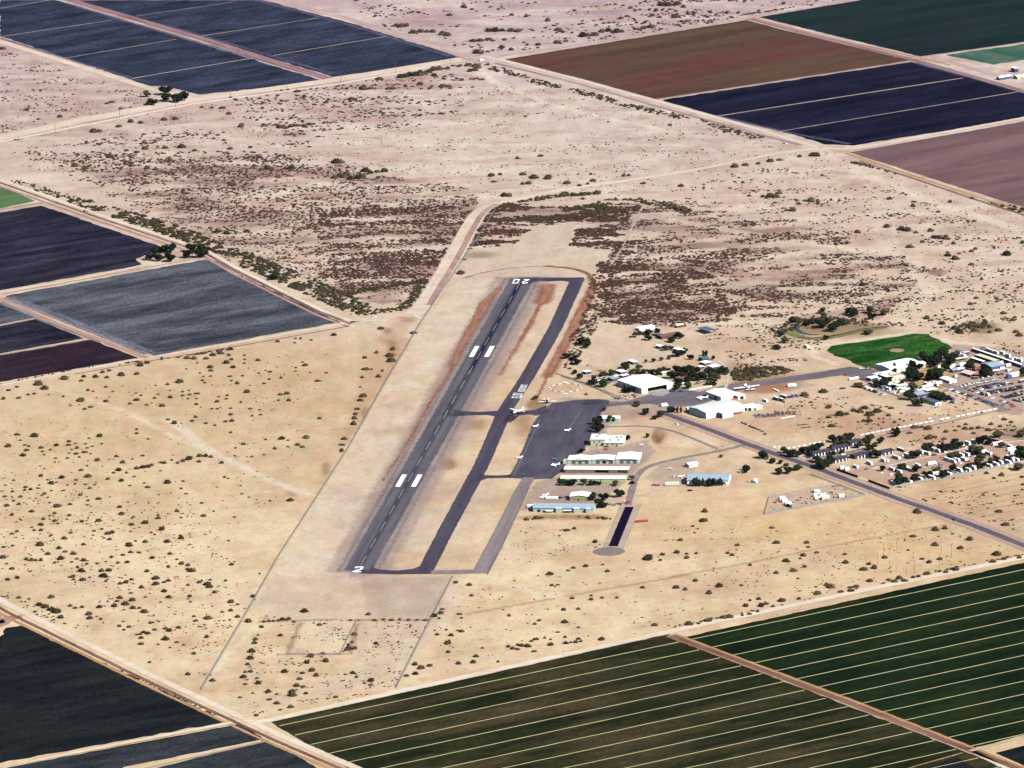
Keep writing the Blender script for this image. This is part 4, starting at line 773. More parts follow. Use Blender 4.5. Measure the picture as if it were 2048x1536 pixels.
# complex beside the lawn
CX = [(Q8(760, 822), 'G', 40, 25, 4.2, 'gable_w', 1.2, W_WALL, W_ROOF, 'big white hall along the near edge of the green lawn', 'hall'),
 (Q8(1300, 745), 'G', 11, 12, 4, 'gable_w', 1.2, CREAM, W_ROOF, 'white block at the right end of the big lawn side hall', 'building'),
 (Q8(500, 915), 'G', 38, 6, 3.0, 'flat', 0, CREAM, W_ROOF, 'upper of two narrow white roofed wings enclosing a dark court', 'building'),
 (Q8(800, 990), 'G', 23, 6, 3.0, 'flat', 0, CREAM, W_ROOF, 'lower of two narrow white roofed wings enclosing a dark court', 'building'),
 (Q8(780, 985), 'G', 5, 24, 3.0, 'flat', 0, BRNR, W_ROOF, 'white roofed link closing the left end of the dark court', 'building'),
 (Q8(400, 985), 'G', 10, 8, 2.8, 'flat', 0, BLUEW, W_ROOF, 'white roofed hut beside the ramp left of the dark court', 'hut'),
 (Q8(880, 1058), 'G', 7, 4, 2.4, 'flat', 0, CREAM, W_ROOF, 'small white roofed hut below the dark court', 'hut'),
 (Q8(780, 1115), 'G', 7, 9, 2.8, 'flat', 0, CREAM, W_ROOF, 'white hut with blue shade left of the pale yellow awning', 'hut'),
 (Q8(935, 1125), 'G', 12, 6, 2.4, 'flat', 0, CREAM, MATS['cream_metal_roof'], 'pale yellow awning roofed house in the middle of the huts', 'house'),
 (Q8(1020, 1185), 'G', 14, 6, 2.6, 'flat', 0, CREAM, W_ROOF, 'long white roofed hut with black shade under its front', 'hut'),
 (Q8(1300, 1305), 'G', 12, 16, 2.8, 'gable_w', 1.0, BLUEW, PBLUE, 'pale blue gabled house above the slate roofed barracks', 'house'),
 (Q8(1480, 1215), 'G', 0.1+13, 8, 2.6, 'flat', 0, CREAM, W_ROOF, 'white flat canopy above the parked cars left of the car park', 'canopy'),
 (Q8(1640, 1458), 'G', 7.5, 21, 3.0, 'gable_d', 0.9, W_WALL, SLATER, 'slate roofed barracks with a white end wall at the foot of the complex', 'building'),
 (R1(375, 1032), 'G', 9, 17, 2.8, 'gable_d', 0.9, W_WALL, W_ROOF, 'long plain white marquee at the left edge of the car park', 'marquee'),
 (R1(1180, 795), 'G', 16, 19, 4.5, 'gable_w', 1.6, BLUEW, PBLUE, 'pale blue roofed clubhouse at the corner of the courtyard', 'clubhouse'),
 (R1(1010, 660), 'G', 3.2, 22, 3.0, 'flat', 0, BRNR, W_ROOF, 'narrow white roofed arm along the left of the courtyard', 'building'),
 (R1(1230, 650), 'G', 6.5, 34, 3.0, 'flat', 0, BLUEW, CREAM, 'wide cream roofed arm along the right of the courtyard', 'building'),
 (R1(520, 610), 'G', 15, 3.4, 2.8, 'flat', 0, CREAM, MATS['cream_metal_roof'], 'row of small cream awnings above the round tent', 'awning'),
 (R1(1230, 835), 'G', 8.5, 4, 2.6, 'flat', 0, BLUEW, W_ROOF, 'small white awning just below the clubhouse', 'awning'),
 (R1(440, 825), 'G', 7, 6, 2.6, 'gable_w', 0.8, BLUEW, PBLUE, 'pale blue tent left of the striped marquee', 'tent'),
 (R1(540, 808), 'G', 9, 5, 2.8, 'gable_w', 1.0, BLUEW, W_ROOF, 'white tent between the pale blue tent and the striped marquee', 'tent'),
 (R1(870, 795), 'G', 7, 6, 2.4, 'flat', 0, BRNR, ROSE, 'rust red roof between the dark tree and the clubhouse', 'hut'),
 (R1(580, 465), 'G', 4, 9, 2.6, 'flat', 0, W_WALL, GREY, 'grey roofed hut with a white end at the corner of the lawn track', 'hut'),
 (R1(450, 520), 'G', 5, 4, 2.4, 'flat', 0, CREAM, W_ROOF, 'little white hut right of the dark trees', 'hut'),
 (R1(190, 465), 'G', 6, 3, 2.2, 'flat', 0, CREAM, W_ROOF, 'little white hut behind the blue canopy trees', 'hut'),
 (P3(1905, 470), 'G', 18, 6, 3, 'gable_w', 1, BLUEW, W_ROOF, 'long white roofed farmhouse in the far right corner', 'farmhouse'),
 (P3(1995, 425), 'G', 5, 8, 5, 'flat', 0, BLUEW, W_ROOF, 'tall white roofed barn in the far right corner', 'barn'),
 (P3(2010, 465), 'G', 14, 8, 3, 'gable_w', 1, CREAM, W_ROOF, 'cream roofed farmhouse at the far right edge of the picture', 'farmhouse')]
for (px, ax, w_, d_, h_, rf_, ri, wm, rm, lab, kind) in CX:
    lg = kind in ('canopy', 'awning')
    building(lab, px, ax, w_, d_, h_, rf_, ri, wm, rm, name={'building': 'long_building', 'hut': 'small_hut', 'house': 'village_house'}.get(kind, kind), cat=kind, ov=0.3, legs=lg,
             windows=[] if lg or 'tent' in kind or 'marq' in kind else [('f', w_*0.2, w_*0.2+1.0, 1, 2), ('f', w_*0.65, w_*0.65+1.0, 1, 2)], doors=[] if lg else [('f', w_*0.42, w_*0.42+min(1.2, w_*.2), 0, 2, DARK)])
# striped marquee: every stripe a part
def stripes(label, px, w, d, h, rise, n):
    p = at(px); t = thing('striped_marquee', (p.x, p.y, 0), math.atan2(DB.y, DB.x), label, 'marquee')
    for k in range(n):
        a, b = d*k/n, d*(k+1)/n; m = [ROSE, W_ROOF][k % 2]; z = h
        for (x0, x1, z0, z1) in ((0, w/2, h, h+rise), (w/2, w, h+rise, h)):
            e = 0.0 if 0 < k < n-1 else 1.2
            MB().add([(x0, a, z0), (x1, a, z1), (x1, b, z1), (x0, b, z0), (x0, a, z0+.1), (x1, a, z1+.1), (x1, b, z1+.1), (x0, b, z0+.1)], [(0, 3, 2, 1), (4, 5, 6, 7), (0, 1, 5, 4), (1, 2, 6, 5), (2, 3, 7, 6), (3, 0, 4, 7)]).obj('canvas_stripe', m, t)
    for x in (0.1, w-0.1):
        for y in (0.1, d/2, d-0.1): MB().tube((x, y, 0), (x, y, h), 0.09).obj('tent_pole', GREY, t)
    return t
stripes('red and white striped marquee at the top left of the car park', R1(790, 920), 11, 18, 2.6, 1.6, 10)
# round tent, tank, orange and blue canvases
def dome(name, label, cat, px, r, h, mat, rings=5, n=14):
    p = at(px); t = thing(name, (p.x, p.y, 0), 0, label, cat); mb = MB(); rs = []
    for j in range(rings+1):
        a = j/rings*math.pi/2; rs.append([(r*math.cos(a)*math.cos(2*math.pi*k/n)+0, r*math.cos(a)*math.sin(2*math.pi*k/n), h*0.45+h*0.55*math.sin(a)) for k in range(n)])
    rs.insert(0, [(x, y, 0) for x, y, _ in rs[0]]); MB().loft(rs).obj('shell', mat, t); MB().box(-0.8, 0.8, -r-0.05, -r*0.9, 0, min(2, h*.6)).obj('door', GREY, t); return t
dome('round_tent', 'round white domed tent in the middle of the grassy court', 'tent', R1(630, 712), 5, 5, W_ROOF); dome('water_tank', 'white domed tank alone on the sand right of the pale blue barn', 'tank', Q6(1685, 475), 2.6, 4.4, W_ROOF)
def canopy(label, px, w, d, h, mat, cat='canopy', name='canvas_canopy', ax='G', sag=0.5, rot=0):
    p = at(px); t = thing(name, (p.x, p.y, 0), math.atan2(DB.y, DB.x)+math.radians(rot), label, cat)
    MB().add([(0, 0, h), (w, 0, h), (w, d, h), (0, d, h), (w/2, d/2, h+sag)], [(0, 1, 4), (1, 2, 4), (2, 3, 4), (3, 0, 4), (0, 3, 2, 1)]).obj('canvas', mat, t)
    for x in (0.1, w-0.1):
        for y in (0.1, d-0.1): MB().tube((x, y, 0), (x, y, h), 0.07, n=6).obj('pole', GREY, t)
canopy('orange red canvas between the two ramp hangars', Q5(880, 490), 11, 6, 2.5, ORANGE); canopy('orange tarpaulin in front of the mint roofed hangar', Q5(960, 652), 10, 4, 1.2, ORANGE)
canopy('blue canopy among the dark trees beside the lawn', Q8(1500, 600), 11, 8, 4, BLUET); canopy('orange canopy among dark trees below the big lawn side hall', Q8(1370, 975), 6, 4, 2.6, ORANGE)
canopy('maroon canopy above the row of white box trailers', R1(990, 395), 6, 4, 2.4, flat('maroon_canvas', S(170, 20, 60), 0.7)); canopy('pale blue sheet laid over the low workshop roof', Q5(1265, 548), 8, 5, 3.7, PBLUE, 'sheet', 'roof_sheet')
# motel: two long dark roofed wings with bright white pilasters
def motel(label, px, L, d, n, z0=3.0):
    p = at(px); t = thing('motel_wing', (p.x, p.y, 0), math.atan2(DB.y, DB.x), label, 'motel', 'motel wings beside the highway')
    shell(L, d, z0, 1.5, 'gable_w', []).obj('wall', TAN, t); roofmesh(L, d, z0, 1.5, 'gable_w', 0.8).obj('roof', DARKR, t)
    for k in range(n):
        x = L*(k+0.5)/n; MB().box(x-0.55, x+0.55, -1.5, -0.85, 0, z0-0.1).obj('pilaster', W_WALL, t); MB().box(x+1.6, x+2.6, -0.08, -0.002, 0, 2.1).obj('door', BRNR, t)
    FOOT.append([(p.x+x*DB.x-y*DA.x, p.y+x*DB.y-y*DA.y) for x, y in ((-2, -3), (L+2, -3), (L+2, d+2), (-2, d+2))])
motel('left section of the upper dark roofed motel wing', R2(780, 690), 22, 10, 6); motel('middle section of the upper dark roofed motel wing', R2(1070, 618), 20, 11, 5); motel('right section of the upper dark roofed motel wing', R2(1330, 530), 14, 11, 4)
motel('left section of the lower dark roofed motel wing', R2(1070, 782), 17, 9, 4); motel('middle section of the lower dark roofed motel wing', R2(1400, 722), 20, 10, 5); motel('right section of the lower dark roofed motel wing', R2(1740, 680), 18, 10, 4)
# ================================================================== TREES AND BUSHES
LEAFD = flat('dark_leaves', S(24, 36, 30), 0.9, var=0.5, scale=0.9, spec=0.02, vary=S(52, 62, 38)); LEAFM = flat('olive_leaves', S(60, 68, 44), 0.9, var=0.45, scale=0.9, spec=0.02, vary=S(92, 86, 60)); LEAFG = flat('green_leaves', S(40, 78, 34), 0.9, var=0.4, scale=0.9, spec=0.05)
TRUNK = flat('bark', S(84, 66, 54), 0.95); BUSHM = flat('bush_leaves', S(52, 50, 36), 0.95, var=0.45, scale=0.8, spec=0.0, vary=S(102, 88, 66)); BUSHP = flat('dry_bush_twigs', S(104, 74, 70), 0.95, var=0.4, scale=0.5, spec=0.03)
def crown_mesh(name, mat, seed, nb=8, nl=170, squash=0.85, col=False):
    r = random.Random(seed); mb = MB()
    blobs = []
    for k in range(nb):
        a = r.uniform(0, 6.283); q = r.uniform(0.05, 0.62) if not col else r.uniform(0, .15); z = r.uniform(-0.45, 0.55) if not col else -0.9+1.8*k/(nb-1)
        blobs.append((math.cos(a)*q, math.sin(a)*q, z*squash, r.uniform(0.30, 0.5)*(1 if not col else 1.25*(1.05-abs(z)*0.6))))
    for (x, y, z, s) in blobs:
        rs = []
        for j in range(1, 5):
            ph = math.pi*j/5; rs.append([(x+s*math.sin(ph)*math.cos(2*math.pi*k/6+j*.4)*r.uniform(.8, 1.15), y+s*math.sin(ph)*math.sin(2*math.pi*k/6+j*.4)*r.uniform(.8, 1.15), z-s*math.cos(ph)*r.uniform(.8, 1.1)) for k in range(6)])
        mb.loft(rs)
    for k in range(nl):
        x, y, z, s = r.choice(blobs); v = Vector((r.gauss(0, 1), r.gauss(0, 1), r.gauss(0, 1))).normalized(); c = Vector((x, y, z))+v*s*r.uniform(0.95, 1.22)
        a = Vector((r.gauss(0, 1), r.gauss(0, 1), r.gauss(0, 1))).normalized()*0.11; b = a.cross(v).normalized()*0.09
        mb.add([c-a-b, c+a-b, c+a*0.6+b, c-a+b*1.2], [(0, 1, 2, 3)])
    return mb.me(name, mat)
CROWN = {'d': [crown_mesh('crown', LEAFD, 11+k) for k in range(3)], 'o': [crown_mesh('crown', LEAFM, 31+k, 7, 150) for k in range(3)], 'g': [crown_mesh('crown', LEAFG, 51+k) for k in range(2)],
         'c': [crown_mesh('crown', LEAFD, 71+k, 6, 120, 1.0, True) for k in range(2)]}
tm = MB(); tm.tube((0, 0, 0), (0.02, 0, 0.5), 0.055, 0.035, 7)
for a in range(4):
    c = Vector((math.cos(a*1.7), math.sin(a*1.7), 0)); tm.tube((0.02, 0, 0.42), (0.02+c.x*0.25, c.y*0.25, 0.72), 0.028, 0.012, 5)
TRUNKM = tm.me('trunk', TRUNK); TREEN = {'d': ('leafy_tree', 'dark leafy tree'), 'o': ('olive_tree', 'grey-olive bushy tree'), 'g': ('green_tree', 'fresh green tree'), 'c': ('cypress_tree', 'slim dark upright tree')}
def tree(px, h, w, kind, where, group, n=[0]):
    n[0] += 1; p = at(px); r = random.Random(n[0]*13); nm, lb = TREEN[kind]
    t = thing(nm, (p.x, p.y, 0), r.uniform(0, 6.28), lb+' '+where, 'tree', lb+'s '+group)
    tr = link('trunk', TRUNKM, t); tr.scale = (h, h, h)
    cr = link('crown', r.choice(CROWN[kind]), t); cz = 0.56 if kind != 'c' else 0.53; cr.location = (0, 0, h*cz); cr.scale = (w/2*1.3, w/2*1.3, h*(0.47 if kind != 'c' else 0.5)/(0.9 if kind != 'c' else 1.15)); cr.rotation_euler = (0, 0, r.uniform(0, 6))
    return t
TL = [
 (Q2, 'at the top right corner of the apron beside the office', 'beside the apron', [(1255, 800, 8, 7), (1320, 770, 8, 6), (1290, 850, 9, 7), (1345, 880, 7, 6), (1240, 905, 8, 7), (1305, 915, 8, 7), (1480, 768, 7, 8, 'g'), (1545, 760, 6, 6), (1710, 1025, 6, 7), (1055, 1210, 5, 7), (1380, 600, 4, 5, 'o'), (1860, 525, 5, 7, 'o'), (1965, 650, 6, 6, 'g'), (2010, 990, 5, 6, 'o')]),
 (Q2, 'left of the largest white hangar', 'left of the largest hangar', [(1370, 250, 8, 8, 'g'), (1230, 215, 6, 7), (1160, 195, 4, 6, 'o'), (1030, 130, 6, 6, 'g'), (950, 62, 5, 6), (1480, 80, 5, 6, 'o'), (1370, 80, 4, 7, 'o'), (365, 428, 3.5, 8, 'o')]),
 (Q3, 'in front of or beside the long low hangars', 'round the long hangars', [(690, 492, 4, 6, 'o'), (760, 495, 7, 7, 'g'), (815, 496, 6, 6), (885, 496, 7, 8), (1030, 488, 7, 8, 'o'), (1130, 492, 5, 7), (1190, 492, 5, 6), (1240, 492, 4, 5), (1470, 500, 5, 7, 'o'), (1155, 700, 8, 9), (1310, 705, 8, 9), (1235, 785, 8, 9), (1280, 805, 6, 8), (1520, 660, 9, 10), (1335, 800, 5, 6), (1690, 420, 5, 6, 'o'), (1705, 475, 3, 5)]),
 (Q4, 'in the woods round the village behind the largest hangar', 'round the village', [(200, 978, 8, 8, 'g'), (45, 945, 6, 7), (60, 880, 5, 5), (520, 730, 9, 9), (500, 700, 6, 7), (735, 728, 6, 8, 'o'), (815, 628, 4, 4, 'o'), (930, 618, 5, 5), (1045, 594, 4, 5, 'o'), (1155, 576, 3.5, 5, 'o'), (860, 218, 6, 9), (850, 298, 6, 8), (670, 258, 6, 9, 'o'), (740, 222, 5, 6, 'o'), (985, 220, 8, 6), (1310, 268, 7, 9), (1190, 325, 6, 9), (1130, 448, 6, 8, 'o'), (1180, 438, 5, 6), (1270, 535, 7, 10), (1390, 468, 5, 5), (1340, 518, 6, 8), (1460, 578, 6, 5), (1492, 584, 6, 4), (1660, 528, 6, 5, 'c'), (1702, 528, 6, 5, 'c'), (1805, 585, 5, 4),
   (900, 800, 6, 8), (990, 808, 8, 9), (1080, 775, 7, 8, 'o'), (1140, 775, 6, 6), (1275, 780, 9, 9), (1230, 856, 9, 9), (1175, 856, 8, 9), (1340, 862, 8, 10), (1400, 800, 9, 10), (1465, 780, 9, 10), (1535, 790, 8, 10), (1500, 868, 10, 12), (1580, 890, 10, 11), (1640, 880, 9, 10), (1450, 905, 8, 8), (1300, 970, 9, 8), (1290, 1015, 8, 8), (1440, 998, 7, 10, 'g'), (1720, 800, 8, 9, 'o'), (1800, 815, 8, 10), (1880, 800, 7, 9), (1950, 775, 8, 9), (1780, 880, 8, 11, 'o'), (1860, 885, 8, 11, 'o'), (1740, 948, 5, 9, 'o'), (1805, 952, 4, 8), (2010, 800, 6, 7, 'o'), (600, 800, 5, 8, 'o'), (700, 788, 5, 8, 'o'), (800, 780, 5, 9, 'o'), (330, 808, 6, 7, 'g'), (220, 818, 5, 7, 'o'), (160, 828, 4, 6, 'o'), (580, 1068, 8, 9), (630, 1050, 6, 7), (505, 1058, 4, 7)]),
 (Q4, 'between the apron and the highway', 'between apron and highway', [(820, 1380, 7, 8), (1180, 1345, 6, 7), (1225, 1352, 5, 6), (1280, 1355, 6, 4, 'c'), (1330, 1355, 6, 4, 'c'), (1035, 1420, 7, 9, 'o'), (700, 1268, 5, 6, 'o'), (960, 1450, 4, 8)]),
 (Q5, 'along the highway right of the side road junction', 'along the highway', [(1360, 1296, 8, 9), (1425, 1310, 4, 4, 'o'), (1500, 1362, 5, 6), (1620, 1380, 5, 4, 'o'), (1690, 1430, 5, 6, 'o'), (1120, 1470, 6, 6), (1890, 1462, 6, 7, 'o'), (750, 1278, 3, 5, 'o')]),
 (Q6, 'at the front of the pale blue roofed barn', 'at the pale blue barn', [(815, 528, 9, 8), (865, 528, 7, 6), (922, 526, 8, 4, 'c'), (1055, 530, 9, 8), (1010, 534, 6, 6), (1160, 524, 8, 6), (1560, 338, 8, 7), (1215, 518, 4, 4)]),
 (R2, 'round the dark roofed motel', 'round the motel', [(350, 632, 7, 7), (400, 676, 7, 8), (460, 682, 8, 9), (520, 688, 8, 9), (640, 648, 9, 10), (725, 640, 8, 9), (800, 600, 7, 9), (865, 590, 9, 10), (735, 690, 7, 6, 'c'), (1030, 612, 7, 5, 'c'), (1060, 470, 8, 9), (1190, 480, 8, 9), (1305, 452, 9, 10), (1190, 520, 5, 8), (1240, 512, 5, 8, 'o'), (1100, 525, 5, 8, 'o'), (1600, 436, 6, 12, 'o'), (1545, 522, 9, 8), (1760, 490, 7, 8), (830, 768, 7, 9), (870, 830, 8, 9), (940, 858, 10, 12), (990, 820, 8, 9), (1030, 780, 9, 9), (900, 846, 8, 9), (1060, 660, 4, 7), (1200, 628, 4, 7), (1690, 706, 9, 11), (1440, 552, 5, 9), (1630, 580, 6, 10), (1800, 895, 6, 5), (1985, 345, 7, 7), (1990, 392, 7, 9), (275, 938, 7, 8), (415, 930, 7, 8), (555, 888, 6, 8, 'o'), (185, 775, 5, 7), (300, 785, 4, 5, 'o'), (362, 838, 4, 6, 'o'), (30, 708, 8, 9)]),
 (R3, 'among the caravans of the trailer park', 'in the trailer park', [(440, 712, 8, 10), (640, 616, 10, 12), (820, 578, 6, 7), (905, 612, 9, 11), (1035, 520, 8, 9), (1070, 578, 9, 11), (1350, 648, 10, 15, 'o'), (1380, 655, 9, 11), (1445, 498, 10, 12), (1070, 695, 6, 9, 'o'), (970, 706, 6, 8, 'o'), (260, 890, 8, 11), (480, 905, 7, 9), (230, 1060, 10, 12), (255, 1098, 9, 11), (455, 1050, 9, 10), (640, 985, 7, 9), (755, 925, 6, 10, 'o'), (870, 985, 8, 10), (1010, 905, 8, 8), (1225, 870, 7, 8), (1395, 790, 7, 10, 'o'), (1420, 858, 7, 9), (1640, 770, 7, 8), (1590, 775, 6, 9, 'o'), (1800, 745, 6, 8), (2005, 640, 9, 10), (1990, 715, 10, 12), (2035, 735, 10, 11), (1550, 505, 6, 9), (1725, 548, 6, 9, 'o'), (2020, 395, 8, 12, 'o'), (1660, 400, 7, 12, 'o'), (1440, 700, 5, 12, 'o'), (1960, 875, 7, 14, 'o')]),
 (Q8, 'in the complex between the lawn and the car park', 'in the complex by the lawn', [(1200, 750, 11, 8), (1350, 750, 7, 7), (1220, 930, 11, 12), (1250, 990, 10, 12), (1150, 910, 9, 10), (1180, 840, 8, 9), (1320, 970, 9, 10), (1400, 580, 10, 11), (1455, 620, 9, 10), (1565, 660, 10, 11), (1625, 670, 11, 12), (1685, 620, 12, 12), (1500, 660, 9, 10), (1640, 720, 10, 10), (1590, 940, 11, 13), (1665, 950, 10, 12), (1555, 975, 7, 9), (860, 770, 8, 5, 'c'), (850, 830, 5, 8), (605, 695, 3, 4), (660, 1080, 9, 11), (720, 1045, 9, 10), (560, 1100, 7, 9), (500, 1060, 5, 8, 'o'), (1130, 1340, 10, 11), (1170, 1260, 7, 8), (1265, 1460, 8, 11, 'o'), (1380, 1470, 9, 11, 'o'), (1580, 1345, 8, 10), (1650, 1295, 7, 9), (1220, 1150, 8, 9, 'o'), (1000, 1040, 5, 6), (830, 1140, 6, 7), (380, 88, 5, 12, 'o'), (180, 1098, 4, 12, 'o')]),
 (R1, 'beside the courtyard and car park at the right', 'beside the car park', [(250, 520, 11, 12), (335, 620, 12, 12), (385, 715, 10, 10), (285, 785, 9, 9), (150, 915, 12, 14), (60, 945, 10, 11), (455, 575, 8, 9), (775, 760, 10, 12), (1010, 885, 9, 8), (1120, 875, 9, 8), (1065, 910, 7, 8), (1185, 885, 5, 8, 'o'), (1792, 880, 10, 8), (50, 1325, 8, 10), (200, 1345, 8, 11), (300, 1350, 7, 9)]),
 (P1, 'in the clump beside the far left crossroads', 'beside the far left crossroads', [(968, 555, 11, 14), (975, 592, 10, 12), (1030, 598, 11, 12), (1055, 592, 11, 12), (1080, 588, 12, 11), (890, 615, 8, 13), (862, 568, 8, 9, 'o')]),
 (P4, 'in the grove at the far corner of the slate field', 'at the slate field corner', [(875, 60, 8, 9), (905, 30, 10, 11), (925, 65, 9, 11), (945, 20, 9, 10), (965, 12, 9, 10), (1000, 15, 11, 11), (1000, 70, 10, 11), (985, 45, 8, 9), (1105, 48, 11, 11), (1118, 12, 10, 11), (1165, 45, 11, 11), (1180, 15, 10, 10), (1210, 25, 9, 9), (1195, 40, 9, 10), (1608, 172, 9, 12)]),
 (P5, 'between the taxiway and the village', 'between taxiway and village', [(1405, 552, 7, 9), (1450, 575, 8, 8), (1330, 635, 6, 9), (1375, 645, 6, 9), (1390, 672, 7, 9), (1400, 752, 5, 6, 'o'), (1440, 545, 6, 8)]),
 (P6, 'round the curved pond', 'round the pond', [(865, 372, 7, 8, 'o'), (1050, 385, 9, 12), (1030, 380, 8, 10), (1145, 372, 9, 11, 'o'), (1160, 405, 7, 9), (1235, 380, 6, 10, 'o'), (700, 425, 7, 12, 'o'), (790, 440, 7, 10), (860, 455, 8, 12), (830, 430, 6, 10, 'o'), (930, 475, 9, 12), (960, 450, 8, 11), (900, 430, 7, 10, 'o'), (890, 528, 6, 6), (620, 505, 6, 7), (650, 545, 7, 9, 'o'), (1130, 495, 5, 6, 'o'), (600, 580, 5, 9), (880, 400, 6, 9, 'o'), (1010, 440, 7, 9, 'o')]),
]
for fn, where, grp, L in TL:
    for e in L: tree(fn(e[0], e[1]), e[2], e[3], e[4] if len(e) > 4 else 'd', where, grp)
# bushes: the positions read off the photograph, largest first as objects, the rest as one scatter
def bush_arrays(seed, nl=34, nb=3):
    r = random.Random(seed); mb = MB()
    for q in range(nb):
        x, y = (0, 0) if q == 0 else (r.uniform(-.55, .55), r.uniform(-.5, .5)); s = 1.0 if q == 0 else r.uniform(.45, .65); rs = []
        for j in range(4):
            ph = math.pi/2*j/3.6; rr = s*math.cos(ph)*0.9; rs.append([(x+rr*math.cos(2*math.pi*k/7)*r.uniform(.75, 1.2), y+rr*math.sin(2*math.pi*k/7)*r.uniform(.75, 1.2), max(-0.02, s*math.sin(ph)*0.8*r.uniform(.8, 1.15)-0.02)) for k in range(7)])
        mb.loft(rs)
    for k in range(nl):
        a = r.uniform(0, 6.283); e = r.uniform(0.05, 1.3); c = Vector((math.cos(a)*math.cos(e), math.sin(a)*math.cos(e), math.sin(e)*0.82))*r.uniform(.9, 1.15); u = Vector((r.gauss(0, 1), r.gauss(0, 1), r.gauss(0, 1))).normalized()*0.16; v = Vector((r.gauss(0, 1), r.gauss(0, 1), r.gauss(0, 1))).normalized()*0.12
        mb.add([c-u, c+v, c+u, c-v], [(0, 1, 2, 3)])
    return mb
BUSH = [bush_arrays(200+k) for k in range(5)]; BM = [b.me('desert_bush', BUSHM) for b in BUSH]
BL = {}
def bl(key, s): BL[key] = [tuple(float(v) for v in e.split(',')) for e in s.split()]
